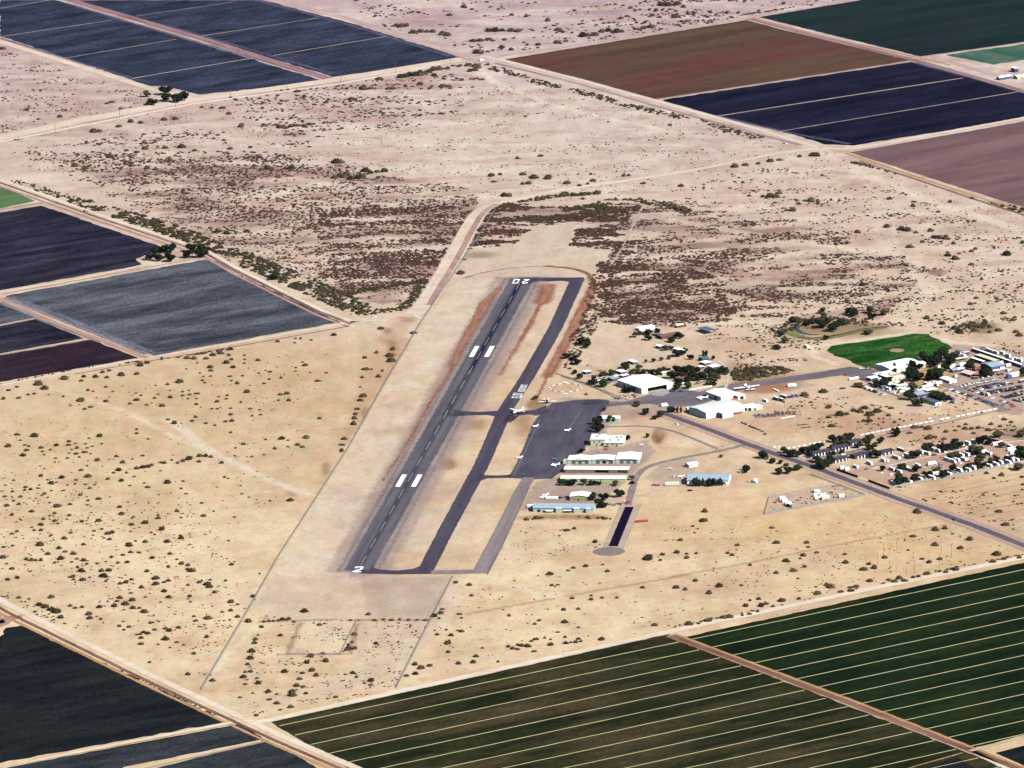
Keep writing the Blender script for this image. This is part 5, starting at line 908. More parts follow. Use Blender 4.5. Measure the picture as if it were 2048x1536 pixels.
bl('P4', """820,675,6 860,660,4 1095,632,4 1135,635,4 1205,635,3 1245,615,4 1290,605,5 1340,615,3 1350,580,4 1355,640,3 1325,660,4 1430,615,2 1432,638,2 1510,645,3 1625,535,3 1730,515,2 1760,518,2 1725,542,2 1820,525,3 1955,497,4 225,785,6 260,810,5 375,752,5 490,740,4 475,765,3 560,742,4 625,745,3 600,715,3 710,732,4 800,725,4 640,705,3 200,840,3 20,870,3 110,865,3 165,845,3 285,845,2 50,820,3 100,800,3 470,880,5 370,857,2 415,908,2 495,930,3 530,918,3 620,800,3 515,820,3 545,825,2 660,828,2 715,793,1 640,858,1 620,885,3 565,863,1 645,893,1 800,878,4 825,850,2 795,836,2 755,830,1 760,898,2 855,810,1 910,790,2 925,842,2 995,862,3 905,866,2 948,912,3 995,822,2 980,786,3 1050,772,5 888,894,1 858,905,2 1068,828,3 1105,820,2 1110,845,3 1145,840,2 1160,840,2 1070,850,2 1100,870,2 1150,868,2 1070,870,1 1150,902,3 1175,918,1 1185,762,2 1198,775,3 1190,738,2 1232,737,2 1170,718,2 1235,705,3 1230,687,5 1090,695,2 1155,660,2 1270,887,3 1240,928,2 1272,928,2 1280,858,2 1280,975,1 1325,870,2 1350,925,2 1350,962,3 1330,850,2 1345,738,3 1355,762,2 1390,780,3 1420,735,2 1240,787,1 1310,788,1 1350,788,1 1365,685,4 1430,662,2 1455,690,1 1515,720,2 1525,735,1 1555,703,2 1580,712,3 1555,678,1 1575,755,2 1545,780,2 1490,703,1 1620,683,1 1665,725,1 1645,748,2 1730,687,2 1730,708,2 1770,655,2 1785,675,4 1815,715,2 1745,730,1 1860,765,3 1910,718,2 1445,830,5 1640,845,3 1680,840,4 1690,880,3 1630,878,2 1605,885,1 1535,863,1 1560,865,1 1500,887,1 1410,890,2 1425,865,1 1465,927,3 1520,935,2 1525,963,2 1475,970,2 1870,985,3 1145,977,3 1125,1000,3 1088,960,1 1020,1013,4 1062,1013,1 985,992,2 1205,1013,3 1258,1025,2 1320,1003,3 1358,1000,3 1350,1067,2 1375,1018,1 800,1048,3 800,1072,3 868,1105,2 1045,1132,1 100,1080,3 60,1083,1 95,1097,1 200,1088,5 120,1112,2 48,1148,4 145,1140,2 170,1148,3 155,1172,3 85,1187,1 135,1202,4 240,1157,3 330,1142,4 405,1120,3 520,1100,2 580,1088,4 595,1133,2 400,1140,3 440,1130,2 450,1158,3 500,1133,2 540,1147,2 510,1157,2 295,1168,2 258,1197,2 250,1178,2 405,1187,2 445,1192,3 497,1182,3 465,1210,3 420,1167,2 530,1190,2 325,1217,2 395,1217,2 345,1240,1 322,1240,2 430,1240,1 515,1232,1 570,1230,4 640,1225,1 683,1207,2 665,1222,1 775,1222,2 835,1203,2 718,1243,3 235,1263,1 260,1278,2 305,1268,1 510,1262,2 475,1287,3 420,1300,1 600,1265,1 1005,1228,3 960,1245,4 940,1243,2 1105,1222,5 1070,1235,3 1170,1205,3 1205,1205,4 1235,1210,3 1165,1238,3 1040,1245,3 885,1258,3 835,1272,5 800,1278,4 865,1268,4 760,1280,1 695,1288,4 665,1303,2 740,1303,3 940,1290,2 850,1295,1 1297,1245,3 1378,1157,2 1425,1135,3 1450,1137,1 1485,1128,1 1555,1108,2 1650,1103,4 1685,1112,2 1525,1162,1 1610,1162,3 1685,1150,2 1740,1140,4 1768,1152,3 1790,1097,4 1545,1197,2 1475,1208,3 1375,1203,2 1330,1182,1 2020,1105,3 2000,1138,3 1998,1178,3 515,1325,5 445,1345,2 240,1322,3 360,1332,4 280,1343,3 80,1347,2 20,1335,1 30,1375,2 300,1365,4 330,1358,2 230,1375,2 395,1375,2 440,1368,2 500,1370,2 555,1372,2 560,1357,1 630,1340,3 710,1350,4 785,1325,2 845,1362,2 865,1387,3 760,1378,2 525,1393,3 225,1393,2 150,1388,3 180,1400,3 145,1405,2 75,1413,3 10,1410,2 375,1405,2 430,1402,1 300,1407,2 260,1425,3 245,1435,2 280,1447,2 385,1440,1 470,1432,3 30,1440,2 120,1443,4 80,1467,3 40,1495,4 110,1487,3 290,1478,2 335,1500,4 360,1492,2 410,1488,3 515,1465,3 575,1457,3 512,1490,2 980,1362,4 1028,1355,1 1072,1352,2 1060,1395,2 1090,1425,2 1000,1420,1 930,1430,2 1315,1328,3 1335,1335,2 1250,1363,1 1410,1350,1 1427,1308,1 1408,1378,2 1415,1425,2 1455,1445,2 1700,1465,4 1580,1467,2 1548,1483,1 1515,1500,1 1180,1480,2 1095,1475,1 700,1503,3""")
bl('P7', """70,40,3 120,65,2 185,20,4 255,65,3 290,45,2 320,30,2 405,42,3 320,75,4 340,90,2 480,80,3 515,60,1 580,75,3 510,92,1 240,98,4 185,112,2 200,130,2 240,130,3 45,138,1 100,137,4 70,150,3 10,152,1 375,178,4 300,158,2 415,145,2 550,133,3 595,122,3 545,158,2 630,150,4 655,143,4 640,183,3 610,175,2 20,228,3 75,220,2 150,230,1 235,215,5 245,243,2 280,268,5 345,235,4 380,255,3 430,268,4 20,290,4 40,325,3 155,300,4 185,305,4 210,305,3 240,305,3 355,297,4 320,320,3 340,315,2 420,315,2 450,297,2 490,307,4 510,327,3 455,345,3 445,217,1 490,213,3 70,355,3 15,352,1 110,355,1 175,370,2 195,392,1 255,337,1 475,368,4 570,325,2 620,312,2 655,285,3 595,368,4 635,365,4 610,400,5 620,428,3 405,403,3 425,402,4 430,418,2 525,405,2 485,422,4 45,418,4 100,408,4 710,35,4 780,52,2 830,27,1 770,97,3 765,135,2 850,87,5 925,40,2 925,60,3 945,125,4 955,110,2 885,143,3 905,155,2 1035,17,3 1060,55,2 1190,45,3 1250,18,2 1370,52,2 1055,160,2 1060,177,4 980,197,4 850,198,3 795,193,2 755,218,5 830,166,1 765,258,3 815,260,2 720,275,3 890,292,4 995,268,4 1035,300,2 1060,325,4 1100,335,3 985,340,3 745,317,4 690,320,3 650,290,2 680,245,1 1120,368,5 1100,358,3 860,370,4 910,412,5 960,433,3 985,425,3 770,418,4 715,408,2 705,442,4 735,435,4 910,445,5 830,465,3 1100,450,3 1165,435,4 1180,425,2 1215,448,5 1225,462,4 1230,420,2 1255,492,4 960,487,4 1068,480,1 990,522,4 850,520,2 765,497,3 700,525,5 685,545,3 670,573,5 735,563,5 775,540,4 630,545,2 580,580,4 480,580,3 520,622,4 525,645,4 590,650,2 605,670,2 565,633,2 780,585,4 815,585,2 845,608,4 725,595,2 1110,515,4 1100,530,2 1115,548,2 940,550,2 1350,550,4 1390,563,3 1300,607,3 1350,600,3 1390,637,3 1345,653,2 1215,645,4 1135,633,3 1145,660,3 930,663,2 880,672,3 895,668,2 720,663,2 700,690,4 755,695,3 780,690,1 725,712,2 300,522,4 365,510,1 230,568,5 265,580,5 300,595,5 330,607,5 355,640,4 205,607,3 110,525,3 170,532,2 410,572,3 440,585,2 840,728,4 865,733,4 820,737,3 800,740,2 825,760,3 825,795,3 905,712,3 970,705,4 990,718,4 1045,700,3 965,745,1 970,768,4 1035,785,3 925,797,2 1075,800,2 995,815,2 1210,755,3 1190,775,1 1135,852,4 875,902,3 940,885,1 1245,1010,3 1100,973,3 1355,330,4 1520,383,2 1320,425,3 1338,190,2 1110,210,1 1455,663,4 1480,518,4 1340,90,1 1780,605,5 1870,683,3 1900,675,2 1530,695,4 1510,742,2 1495,768,4 1490,790,4 1475,840,5 1465,880,4 1450,915,4 1435,960,3 1465,957,3 1425,990,4 1505,995,2 1510,1025,4 1435,1030,3 1640,745,4 1600,660,3 1630,658,3 1655,652,4 1690,650,4 1720,665,3 1545,665,3 1575,662,3 1820,865,4 1890,852,3 1795,905,5 1905,895,5 1825,950,5 1850,980,4 1770,965,3 1665,957,4 1755,1000,4 1735,1040,5 1775,1045,3 1710,1095,6 1710,1075,4 1790,1085,4 1570,1075,5 1620,1088,3 1480,1083,2 1405,1108,2 1575,1120,3 1620,1143,5 2030,830,4 2040,800,3 1500,1213,3 1965,1105,3 1700,1165,3 1640,1180,3""")
bl('P8', """165,622,4 85,740,4 50,825,4 85,822,4 70,785,3 210,792,4 75,965,4 30,973,2 95,990,2 180,1010,4 180,1035,3 145,1025,2 600,590,3 590,615,4 550,632,4 580,645,2 677,435,4 757,450,4 700,620,3 712,643,2 622,712,2 570,740,4 555,715,2 650,745,4 690,715,2 712,722,3 630,790,4 590,800,1 635,843,3 640,775,2 440,915,4 475,935,5 525,922,3 440,970,4 390,982,3 695,910,4 780,903,4 795,868,3 833,818,3 925,898,3 990,630,3 1140,678,3 1165,657,3 1313,668,4 1275,725,3 1318,755,3 1232,768,2 1197,760,2 1145,768,3 1120,778,2 985,810,4 1010,822,4 1040,800,3 1065,805,4 1095,808,4 1110,810,3 1232,800,5 1320,790,4 1350,785,2 1395,765,3 1380,785,3 1410,780,3 1530,768,5 1135,838,3 1065,775,1 1040,825,3 1310,595,3 1393,590,3 1358,528,3 1470,512,2 1470,535,3 1533,525,2 1620,525,3 1737,513,1 1770,465,3 1965,465,4 2020,477,3 1228,387,4 1335,365,3 1365,350,3 1437,340,4 1537,330,2 1565,370,3 1800,297,6 1887,272,4 1875,303,3 1970,260,4 2028,292,3 2030,268,2 1990,188,3 1493,198,4 1310,243,2 1370,120,3 1330,130,3 1240,452,3 1275,448,3 770,513,3 1840,685,4 2040,680,5 1395,698,2 1160,395,1 60,655,3 110,655,2 200,656,3 255,652,3 300,655,3 350,652,3 400,655,3 450,655,2 500,656,3 1090,65,3 1150,58,3 1170,60,3 1400,48,2 1450,55,3 1550,62,3""")
bl('P9', """180,20,4 172,75,4 110,105,3 37,188,3 20,260,4 75,265,2 75,290,3 130,265,3 370,217,4 315,263,3 340,275,3 572,115,3 600,203,4 775,203,4 558,190,1 395,452,3 265,457,5 205,498,4 125,425,3 10,467,3 65,477,3 655,310,5 757,277,4 738,295,2 835,260,4 785,228,3 700,367,5 765,343,3 598,380,3 445,333,3 725,412,2 1000,270,3 1005,320,4 1140,328,3 1110,360,4 1172,350,4 1235,290,4 1370,245,3 1400,165,4 1530,128,5 1585,118,4 1630,150,2 1530,217,5 1675,235,4 1730,185,5 1890,272,5 1930,298,3 1450,297,4 1493,318,4 1555,298,4 1650,360,5 1590,375,3 1425,25,5 95,680,5 145,675,3 200,660,4 290,642,4 325,638,4 420,572,6 510,572,5 540,560,4 580,575,3 630,543,4 445,540,2 495,532,4 730,530,4 840,500,5 830,460,2 890,450,3 915,462,5 975,490,4 1035,485,4 1065,460,4 1030,465,3 1145,427,4 400,628,3 440,620,3 490,605,3 1290,430,4 1320,410,4 1350,425,4 1400,405,4 1430,400,4 1480,385,4 1255,420,3 1900,20,4 1940,97,4 2020,290,4 1865,315,4""")
bl('P1', """705,635,3 625,605,3 655,597,3 380,493,3 350,683,4 225,695,3 15,285,4 1025,695,4 960,700,4 1180,628,3 1240,630,3 1300,632,4 1340,665,4 1410,740,4 1635,745,4 1660,740,4 1700,740,4 1740,735,4 1780,735,4 1815,728,3 1060,860,6 800,890,4 740,880,4 965,865,4 850,870,4 1140,880,3 1345,870,4 1465,862,3 1310,820,3 1025,910,3 1740,535,4 1780,565,3 1650,590,3 1905,600,4 2000,750,3 1570,985,5 1700,985,5 1665,1020,3 1445,1355,5 1325,1365,5 1275,1355,5 440,970,4 500,985,4 525,970,3 740,960,3 770,970,3 860,985,4 910,990,3 1970,950,5 2000,950,5 1990,1030,6 2030,1020,6 1960,1040,5 850,1070,3 735,1050,3 765,712,5 825,718,4 695,740,4 640,918,4 550,770,4 580,768,4""")
bl('P2', """885,1028,5 938,1020,4 1070,1020,4 1135,1040,5 1215,1042,5 900,1062,4 1070,1075,4 1105,1073,4 1328,1072,4 1480,1057,4 1468,1018,3 1400,1085,4 1450,1075,3 1310,1140,6 960,1145,5 990,1145,4 1038,925,4 1173,912,4 1775,1072,4 1660,1028,3 1690,1026,3 1505,1130,4 1425,1140,4 1155,1170,4 1185,1165,4 100,1040,5 130,1035,5 180,1010,5 220,1005,5 20,1035,5 260,1000,5 60,1045,5 150,1000,5 260,145,3 330,150,5 360,155,5 390,150,4 430,190,5 470,185,5 510,185,5 540,185,5 600,200,5 630,205,5 800,308,5 830,310,4 945,278,5 1000,290,4 780,240,5 820,238,4 870,230,4 770,275,3 1160,262,5 1095,262,3 1270,250,4 1320,240,3 1420,210,5 1450,208,5 1490,205,5 1530,185,5 1570,180,5 1620,185,5 1650,185,4 1730,170,4 1775,165,4 1820,158,4 1215,120,4 1280,175,4 1005,87,4 1090,95,4 640,88,4 725,40,4 870,180,5 910,180,5 950,178,5 1000,180,5 1040,182,5 1700,45,4 1960,100,4 1870,100,4 2030,122,3 1645,105,4 1880,30,5 1920,30,5 1970,25,5 2010,40,5 1850,60,4 1830,90,4 550,405,5 580,405,4 630,400,4 550,440,5 350,450,5 385,448,5 430,440,5 470,438,4 500,430,4 760,415,5 790,410,5 810,395,4 230,462,4 140,520,4 280,520,4 310,518,4 470,490,4 600,505,4 630,505,4 70,580,4 1085,680,3 1570,712,2 1930,730,3""")
bl('P3', """810,908,5 835,910,5 735,915,4 617,935,4 563,943,4 493,957,4 418,965,4 355,975,4 403,1068,3 42,1088,4 300,770,4 615,1130,4 560,1150,5 590,1150,5 520,1150,4 590,1185,3 660,1230,4 695,1230,5 800,1175,5 730,1192,4 842,1183,4 765,1173,3 1245,1327,5 1330,1342,5 1365,1348,5 1415,1360,4 1075,1358,4 1400,1205,4 1405,1180,3 1615,1180,3 1260,1163,3 1745,1160,3 1525,1390,5 1555,1390,4 1590,1395,5 1500,1350,4 1545,1240,3 1740,1470,4 1765,1455,4 1605,1495,5 1650,1515,4 1950,1490,5 1635,1425,4 2040,1420,4 1455,1415,4 1380,1445,4 30,1225,5 60,1230,5 95,1232,4 440,1145,3""")
bl('P5', """145,630,3 215,600,3 150,697,4 185,697,2 248,707,3 225,740,4 130,745,3 118,800,2 135,855,4 120,880,4 100,930,4 90,960,4 85,985,4 80,1018,4 25,1105,3 15,1140,3 10,1170,3 430,485,4 705,135,5 240,460,3 1440,845,3 1145,860,3 1355,665,3 310,580,4 290,620,5 300,650,5 1500,250,3 1480,280,3 1470,330,3 1440,390,3 1420,430,3 1400,470,3 1380,510,3 1450,450,4 1480,470,3""")
bl('P6', """1600,30,4 1640,50,4 1740,85,4 1100,205,5 1770,280,4 1080,310,4 1735,315,4 1890,285,3 1980,410,4 1930,370,4 1565,430,5 1480,400,4 875,830,5 760,850,4 800,890,3 905,920,5 905,980,3 925,1030,4 970,965,5 1010,960,5 1050,940,5 1085,945,5 1120,925,5 1190,945,6 1145,965,5 1110,1000,4 1140,1000,5 1270,925,4 1255,968,3 1500,1095,4 1485,1045,4 1450,1035,4 1700,440,5 1730,440,5 1640,460,5 1670,480,5 1820,425,5 1790,450,5 1760,470,5 2020,500,5 2000,480,4 1900,470,4""")
bl('R3', """165,345,9 640,275,10 905,320,9 650,415,10 740,395,7 875,425,8 860,490,8 1195,210,9 1190,275,9 1280,275,8 1380,265,8 1565,210,9 1760,140,9 1860,180,7 1310,340,8 1530,295,8 440,255,9 490,250,8 380,335,8 420,508,4 1720,955,10 1500,925,7 1610,995,6 70,80,8 150,180,7 235,135,6 215,218,4 1650,395,8 2020,300,8 1980,320,7 1880,300,7 1700,240,6 1100,240,6 1040,300,6 800,260,5 2030,1090,8 2020,980,8 1440,700,8 1380,760,9 1560,760,8""")
bl('Q5', """950,120,10 1000,130,10 1050,100,9 1100,135,10 1150,110,9 1200,120,10 1250,90,9 1300,105,9 1350,80,9 1400,90,9 1450,70,8 1500,65,9 980,70,8 1080,60,9 1250,45,9 1650,45,8 1700,30,8 960,140,8 1040,150,8 1180,150,8 1390,935,5 1960,380,7""")
bl('Q3', """1400,960,5 1290,945,7 1230,950,6 1100,955,5 420,950,8 370,955,7 320,965,6 230,975,6 450,940,6 900,1100,6 780,1125,7 690,1195,4""")
WHERE = {'P4': ('left of the runway', 'west of the runway'), 'P7': ('on the lower left sand', 'in the lower left desert'), 'P8': ('below the runway', 'below the airfield'),
 'P9': ('above the lower right row crops', 'in the lower right desert'), 'P1': ('in the far left desert', 'in the far left desert'), 'P2': ('near the far crossroads', 'in the far middle desert'), 'P3': ('below the far right fields', 'in the far right desert'),
 'P5': ('beside the runway', 'beside the runway'), 'P6': ('between ramp and trailer park', 'in the right middle desert'), 'R3': ('round the trailer park', 'round the trailer park'), 'Q5': ('in the belt above the ramp', 'above the ramp'), 'Q3': ('below the pale blue shed', 'below the sheds')}
FN = {'P4': (P4, S3), 'P7': (P7, S3), 'P8': (P8, S3), 'P9': (P9, S3), 'P1': (P1, S3), 'P2': (P2, S3), 'P3': (P3, S3), 'P5': (P5, S3), 'P6': (P6, S3), 'R3': (R3, S7), 'Q5': (Q5, S7), 'Q3': (Q3, 6.98)}
ALLB = []
for k, L in BL.items():
    fn, sc_ = FN[k]
    for (x, y, s) in L:
        px = fn(x, y+(3 if sc_ < 4 else 6)); p = at(px); dpx = s*10/sc_; mpp = 0.437+(1536-px[1])*(0.629-0.437)/1536
        ALLB.append((dpx*mpp*(0.72+0.36*((len(ALLB)*37) % 17)/17)+0.4, p, k, dpx))
ALLB.sort(key=lambda e: -e[3]); n_obj = 298
for i, (dia, p, k, _) in enumerate(ALLB[:n_obj]):
    r = random.Random(i); o = link('desert_bush', BM[i % 5]); o.location = (p.x, p.y, 0); o.rotation_euler = (0, 0, r.uniform(0, 6.28)); q = dia/2*r.uniform(.95, 1.1); o.scale = (q*r.uniform(.9, 1.15), q*r.uniform(.9, 1.1), q*r.uniform(.85, 1.1))
    o['key'] = k; o['dia'] = dia; o['category'] = 'bush'; o['group'] = 'desert bushes '+WHERE[k][1]
BG = {}
for o in COL.objects:
    if o.get('key'): BG.setdefault(o['key'], []).append(o)
for k, L in BG.items():
    Z = [(to_px(o.location.x, o.location.y), o) for o in L]; xs = [z[0][0] for z in Z]; ys = [z[0][1] for z in Z]; n_ = 4 if len(L) > 30 else 3
    cells = {}
    for (x, y), o in Z:
        cx = min(n_-1, int((x-min(xs))/(max(xs)-min(xs)+1)*n_)); cy = min(n_-1, int((y-min(ys))/(max(ys)-min(ys)+1)*n_)); cells.setdefault((cx, cy), []).append((x, o))
    NTH = 'first second third fourth fifth sixth seventh eighth ninth tenth eleventh twelfth thirteenth fourteenth fifteenth sixteenth seventeenth eighteenth nineteenth twentieth'.split()
    for (cx, cy), LL in cells.items():
        h = (['left', 'middle', 'right'] if n_ == 3 else ['far left', 'left middle', 'right middle', 'far right'])[cx]; v = (['top', 'centre', 'bottom'] if n_ == 3 else ['top', 'upper', 'lower', 'bottom'])[cy]
        for q, (x, o) in enumerate(sorted(LL, key=lambda e: e[0])):
            s_ = 'broad' if o['dia'] > 6 else 'medium' if o['dia'] > 4.6 else 'small'
            nth = 'alone' if len(LL) == 1 else NTH[min(q, 19)]+' from left'
            o['label'] = '%s olive bush, %s, %s %s desert %s' % (s_, nth, v, h, WHERE[k][0]); del o['key']; del o['dia']
# the rest of the scrub as one scatter
SCV, SCF, SCM = [], [], []; TOTAL = [0]
def base_arr(mb):
    V = np.array(mb.v); T = []
    for f in mb.f:
        for j in range(1, len(f)-1): T.append((f[0], f[j], f[j+1]))
    return V, np.array(T)
SB = [base_arr(bush_arrays(300+k, 8, 1)) for k in range(4)]
def put(P, size, flatness=0.75):
    n = len(P); v = rng.integers(0, 4, n)
    for q in range(4):
        I = np.where(v == q)[0]
        if not len(I): continue
        V, T = SB[q]; a = rng.random(len(I))*6.283; s = size[I]/2; c, s_ = np.cos(a)[:, None], np.sin(a)[:, None]
        ex = rng.uniform(.8, 1.4, (len(I), 1))
        X = (V[None, :, 0]*c-V[None, :, 1]*s_)*s[:, None]*ex+P[I, 0:1]; Y = (V[None, :, 0]*s_+V[None, :, 1]*c)*s[:, None]+P[I, 1:2]; Z = V[None, :, 2]*(s*rng.uniform(.6, 1.1, len(I))*flatness*1.3)[:, None]+0*X
        SCV.append(np.stack([X, Y, Z], 2).reshape(-1, 3)); SCF.append((T[None]+(np.arange(len(I))*len(V))[:, None, None]+TOTAL[0]).reshape(-1, 3)); TOTAL[0] += len(I)*len(V)
def flush(name, mat, label, cat):
    V = np.concatenate(SCV); F = np.concatenate(SCF); me = bpy.data.meshes.new(name); me.vertices.add(len(V)); me.vertices.foreach_set('co', V.ravel())
    me.loops.add(F.size); me.loops.foreach_set('vertex_index', F.ravel().astype(np.int32)); me.polygons.add(len(F)); me.polygons.foreach_set('loop_start', np.arange(0, F.size, 3, dtype=np.int32)); me.update(calc_edges=True)
    me.materials.append(mat); link(name, me, kind='stuff', label=label, category=cat); SCV.clear(); SCF.clear(); TOTAL[0] = 0
EXP = [(min(p[0] for p in e), max(p[0] for p in e), min(p[1] for p in e), max(p[1] for p in e), e) for e in EXCL+FOOT]
def free(P):
    ok = np.ones(len(P), bool)
    for x0, x1, y0, y1, e in EXP:
        I = np.where(ok & (P[:, 0] > x0) & (P[:, 0] < x1) & (P[:, 1] > y0) & (P[:, 1] < y1))[0]
        if len(I): ok[I[in_poly(P[I], e)]] = False
    return ok
def scatter(poly, n, lo, hi, thr=0.45, sc1=(40, 14), flatness=0.75, sharp=6.0, power=1.6, rot=0.0):
    warp = 80 if n > 3000 else 10
    W = np.array([(p.x, p.y) for p in ats(poly)]); x0, y0 = W.min(0); x1, y1 = W.max(0); out = []; got = 0; tries = 0
    while got < n and tries < 12:
        P = np.stack([rng.uniform(x0, x1, n*2), rng.uniform(y0, y1, n*2)], 1); P = P[in_poly(P+(np.stack([fbm(P[:, 0]/50, P[:, 1]/50, 3), fbm(P[:, 0]/50+9, P[:, 1]/50+4, 3)], 1)-0.5)*warp, W)]
        c, s = math.cos(rot), math.sin(rot)
        f = fbm((P[:, 0]*c+P[:, 1]*s)/sc1[0]+11, (-P[:, 0]*s+P[:, 1]*c)/sc1[1]+5, 4); P = P[rng.random(len(P)) < np.clip((f-thr)*sharp, 0, 1)]
        P = P[free(P)]; out.append(P); got += len(P); tries += 1
    P = np.concatenate(out)[:n]
    if len(P): put(P, lo+(hi-lo)*rng.random(len(P))**power, flatness)
rest = ALLB[n_obj:]; P_ = np.array([(e[1].x, e[1].y) for e in rest]); put(P_, np.array([e[0] for e in rest])*1.0, 0.95)
for (poly, n, lo, hi, thr) in (
  ([(0, 1120), (300, 1260), (560, 1000), (620, 800), (700, 680), (300, 760), (0, 830)], 520, 0.5, 2.2, 0.4),
  ([(0, 1120), (300, 1260), (420, 1360), (520, 1180), (400, 1000), (0, 960)], 1000, 0.5, 2.6, 0.42),
  ([(480, 1390), (520, 1230), (720, 1240), (860, 1240), (800, 1370), (640, 1420), (500, 1430)], 660, 0.5, 2.6, 0.45),
  ([(840, 1370), (900, 1180), (1300, 1110), (1800, 1010), (1900, 1060), (2048, 1100), (1350, 1250)], 660, 0.5, 2.4, 0.42),
  ([(1000, 1050), (1200, 1060), (1200, 1100), (1000, 1140)], 90, 0.8, 2.2, 0.4), ([(1250, 1060), (1500, 1030), (1500, 1080), (1250, 1090)], 70, 0.8, 2.2, 0.45)):
    scatter(poly, n, lo, hi, thr)
flush('olive_desert_scrub', flat('scrub_leaves', S(72, 62, 48), 0.95, var=0.4, scale=0.5, spec=0.0, vary=S(126, 102, 78)), 'small olive scrub scattered over the pale sand near the runway', 'scrub')
D1 = [(60, 318), (300, 300), (620, 315), (900, 370), (955, 400), (930, 460), (895, 540), (870, 590), (800, 625), (760, 618), (640, 585), (470, 520), (330, 440)]
for (poly, n, lo, hi, thr, sc1) in (
  (D1, 9000, 1.1, 3.8, 0.38, (45, 22)), ([(640, 410), (960, 400), (880, 590), (640, 560)], 4200, 1.3, 4.2, 0.46, (60, 16)),
  ([(150, 320), (640, 320), (660, 470), (330, 420)], 700, 1.6, 4.6, 0.42, (50, 30)),
  ([(0, 210), (900, 165), (1250, 215), (1700, 312), (2048, 440), (2048, 640), (1700, 640), (1300, 400), (950, 395), (620, 320), (300, 300), (30, 350)], 3300, 0.7, 2.6, 0.43, (45, 20)),
  ([(30, 300), (600, 230), (640, 330), (150, 340)], 500, 1.5, 5.0, 0.46, (60, 20)),
  ([(450, 175), (930, 140), (970, 160), (900, 240), (700, 280), (480, 260)], 900, 1.5, 4.8, 0.48, (70, 14)),
  ([(0, 95), (300, 195), (240, 235), (0, 270)], 420, 1.3, 3.6, 0.46, (60, 16)),
  ([(940, 420), (1000, 405), (1280, 390), (1250, 480), (1150, 485), (1165, 450), (1040, 448), (1028, 495), (935, 500)], 3600, 1.8, 4.6, 0.40, (40, 14)),
  ([(1150, 455), (1245, 490), (1240, 500), (1140, 492)], 260, 1.8, 4.4, 0.25, (30, 12)),
  ([(1250, 410), (1320, 400), (1560, 440), (1870, 540), (1780, 620), (1640, 640), (1500, 640), (1370, 655), (1230, 640), (1190, 640), (1205, 580)], 8000, 1.2, 3.8, 0.42, (45, 16)),
  ([(1200, 520), (1400, 520), (1500, 620), (1370, 655), (1200, 645)], 3800, 1.3, 4.2, 0.42, (35, 14)),
  ([(1250, 400), (1560, 330), (1860, 400), (2048, 470), (2048, 620), (1860, 560), (1560, 440)], 900, 1.3, 4.2, 0.47, (60, 18)),
  ([(1380, 640), (1560, 640), (1640, 660), (1640, 720), (1480, 740), (1440, 700)], 500, 1.2, 3.6, 0.44, (40, 14)),
  ([(1640, 620), (2048, 560), (2048, 700), (1900, 670), (1700, 655)], 500, 1.3, 4.2, 0.46, (50, 14)),
  ([(1150, 640), (1240, 560), (1200, 640), (1140, 740), (1125, 735)], 330, 1.5, 4.6, 0.33, (20, 20)),
  ([(1180, 560), (1245, 490), (1255, 500), (1215, 600), (1180, 650), (1160, 650)], 280, 1.5, 4.4, 0.3, (16, 30)),
  ([(700, 0), (1200, -10), (1440, -10), (1400, 50), (1100, 98), (980, 110), (760, 60)], 420, 1.8, 5.5, 0.50, (70, 20)),
  ([(1280, -10), (1760, -10), (1500, 32), (1380, 52), (1250, 70)], 420, 1.8, 5.5, 0.45, (60, 16)),
  ([(960, 130), (1600, 290), (1500, 330), (1100, 370), (900, 370), (800, 280)], 260, 1.2, 3.2, 0.5, (60, 20)),
  ([(1520, 800), (1900, 770), (2048, 830), (2048, 890), (1850, 900), (1700, 880)], 420, 1.0, 3.4, 0.47, (40, 12)),
  ([(1170, 730), (1230, 740), (1300, 800), (1240, 800), (1190, 775)], 90, 1.2, 3.4, 0.4, (20, 10)),
  ([(1740, 1000), (1790, 975), (2048, 930), (2048, 1080)], 130, 1.0, 4.0, 0.5, (30, 10)),
  ([(1540, 1000), (1670, 972), (1728, 988), (1535, 1028)], 110, 0.8, 2.4, 0.45, (20, 8))):
    scatter(poly, n, lo, hi, thr, sc1)
def belt(pts, wd, n, lo, hi, thr=0.3):
    w = smooth(ats(pts), 1); L = [(a-b).length for a, b in zip(w[1:], w[:-1])]; Ls = np.cumsum([0]+L); u = rng.uniform(0, Ls[-1], n); P = []
    for q in u:
        i = min(int(np.searchsorted(Ls, q, side='right'))-1, len(L)-1); tt = (q-Ls[i])/max(L[i], .01); d = (w[i+1]-w[i]).normalized(); p = w[i]+(w[i+1]-w[i])*tt+Vector((-d.y, d.x))*float(np.clip(rng.normal(0, wd/3), -wd/2, wd/2)); P.append((p.x, p.y))
    P = np.array(P); f = fbm(P[:, 0]/25, P[:, 1]/25, 3); P = P[f > thr]; P = P[free(P)]
    if len(P): put(P, lo+(hi-lo)*rng.random(len(P))**1.3, 0.9)
flush('brown_desert_scrub', flat('dry_scrub_twigs', S(60, 44, 42), 0.95, var=0.45, scale=0.3, spec=0.0, vary=S(116, 84, 72)), 'dense purplish brown desert scrub in broad drifts beyond the runway', 'scrub')
for a in ((P1(60, 1060), P1(300, 1130), P1(520, 1200)), ):
    belt(a, 20, 160, 1.5, 4.2)
belt([P1(400, 1175), P1(700, 1260), P1(1000, 1350), P1(1300, 1470), (560, 548), (700, 610), (740, 630)], 34, 1500, 2, 6.5, 0.34)
belt([P2(830, 370), P2(1100, 470), P2(1400, 535), P2(1700, 620), P2(2048, 700), P3(240, 730), P3(500, 810)], 16, 750, 1.6, 4.6, 0.4)
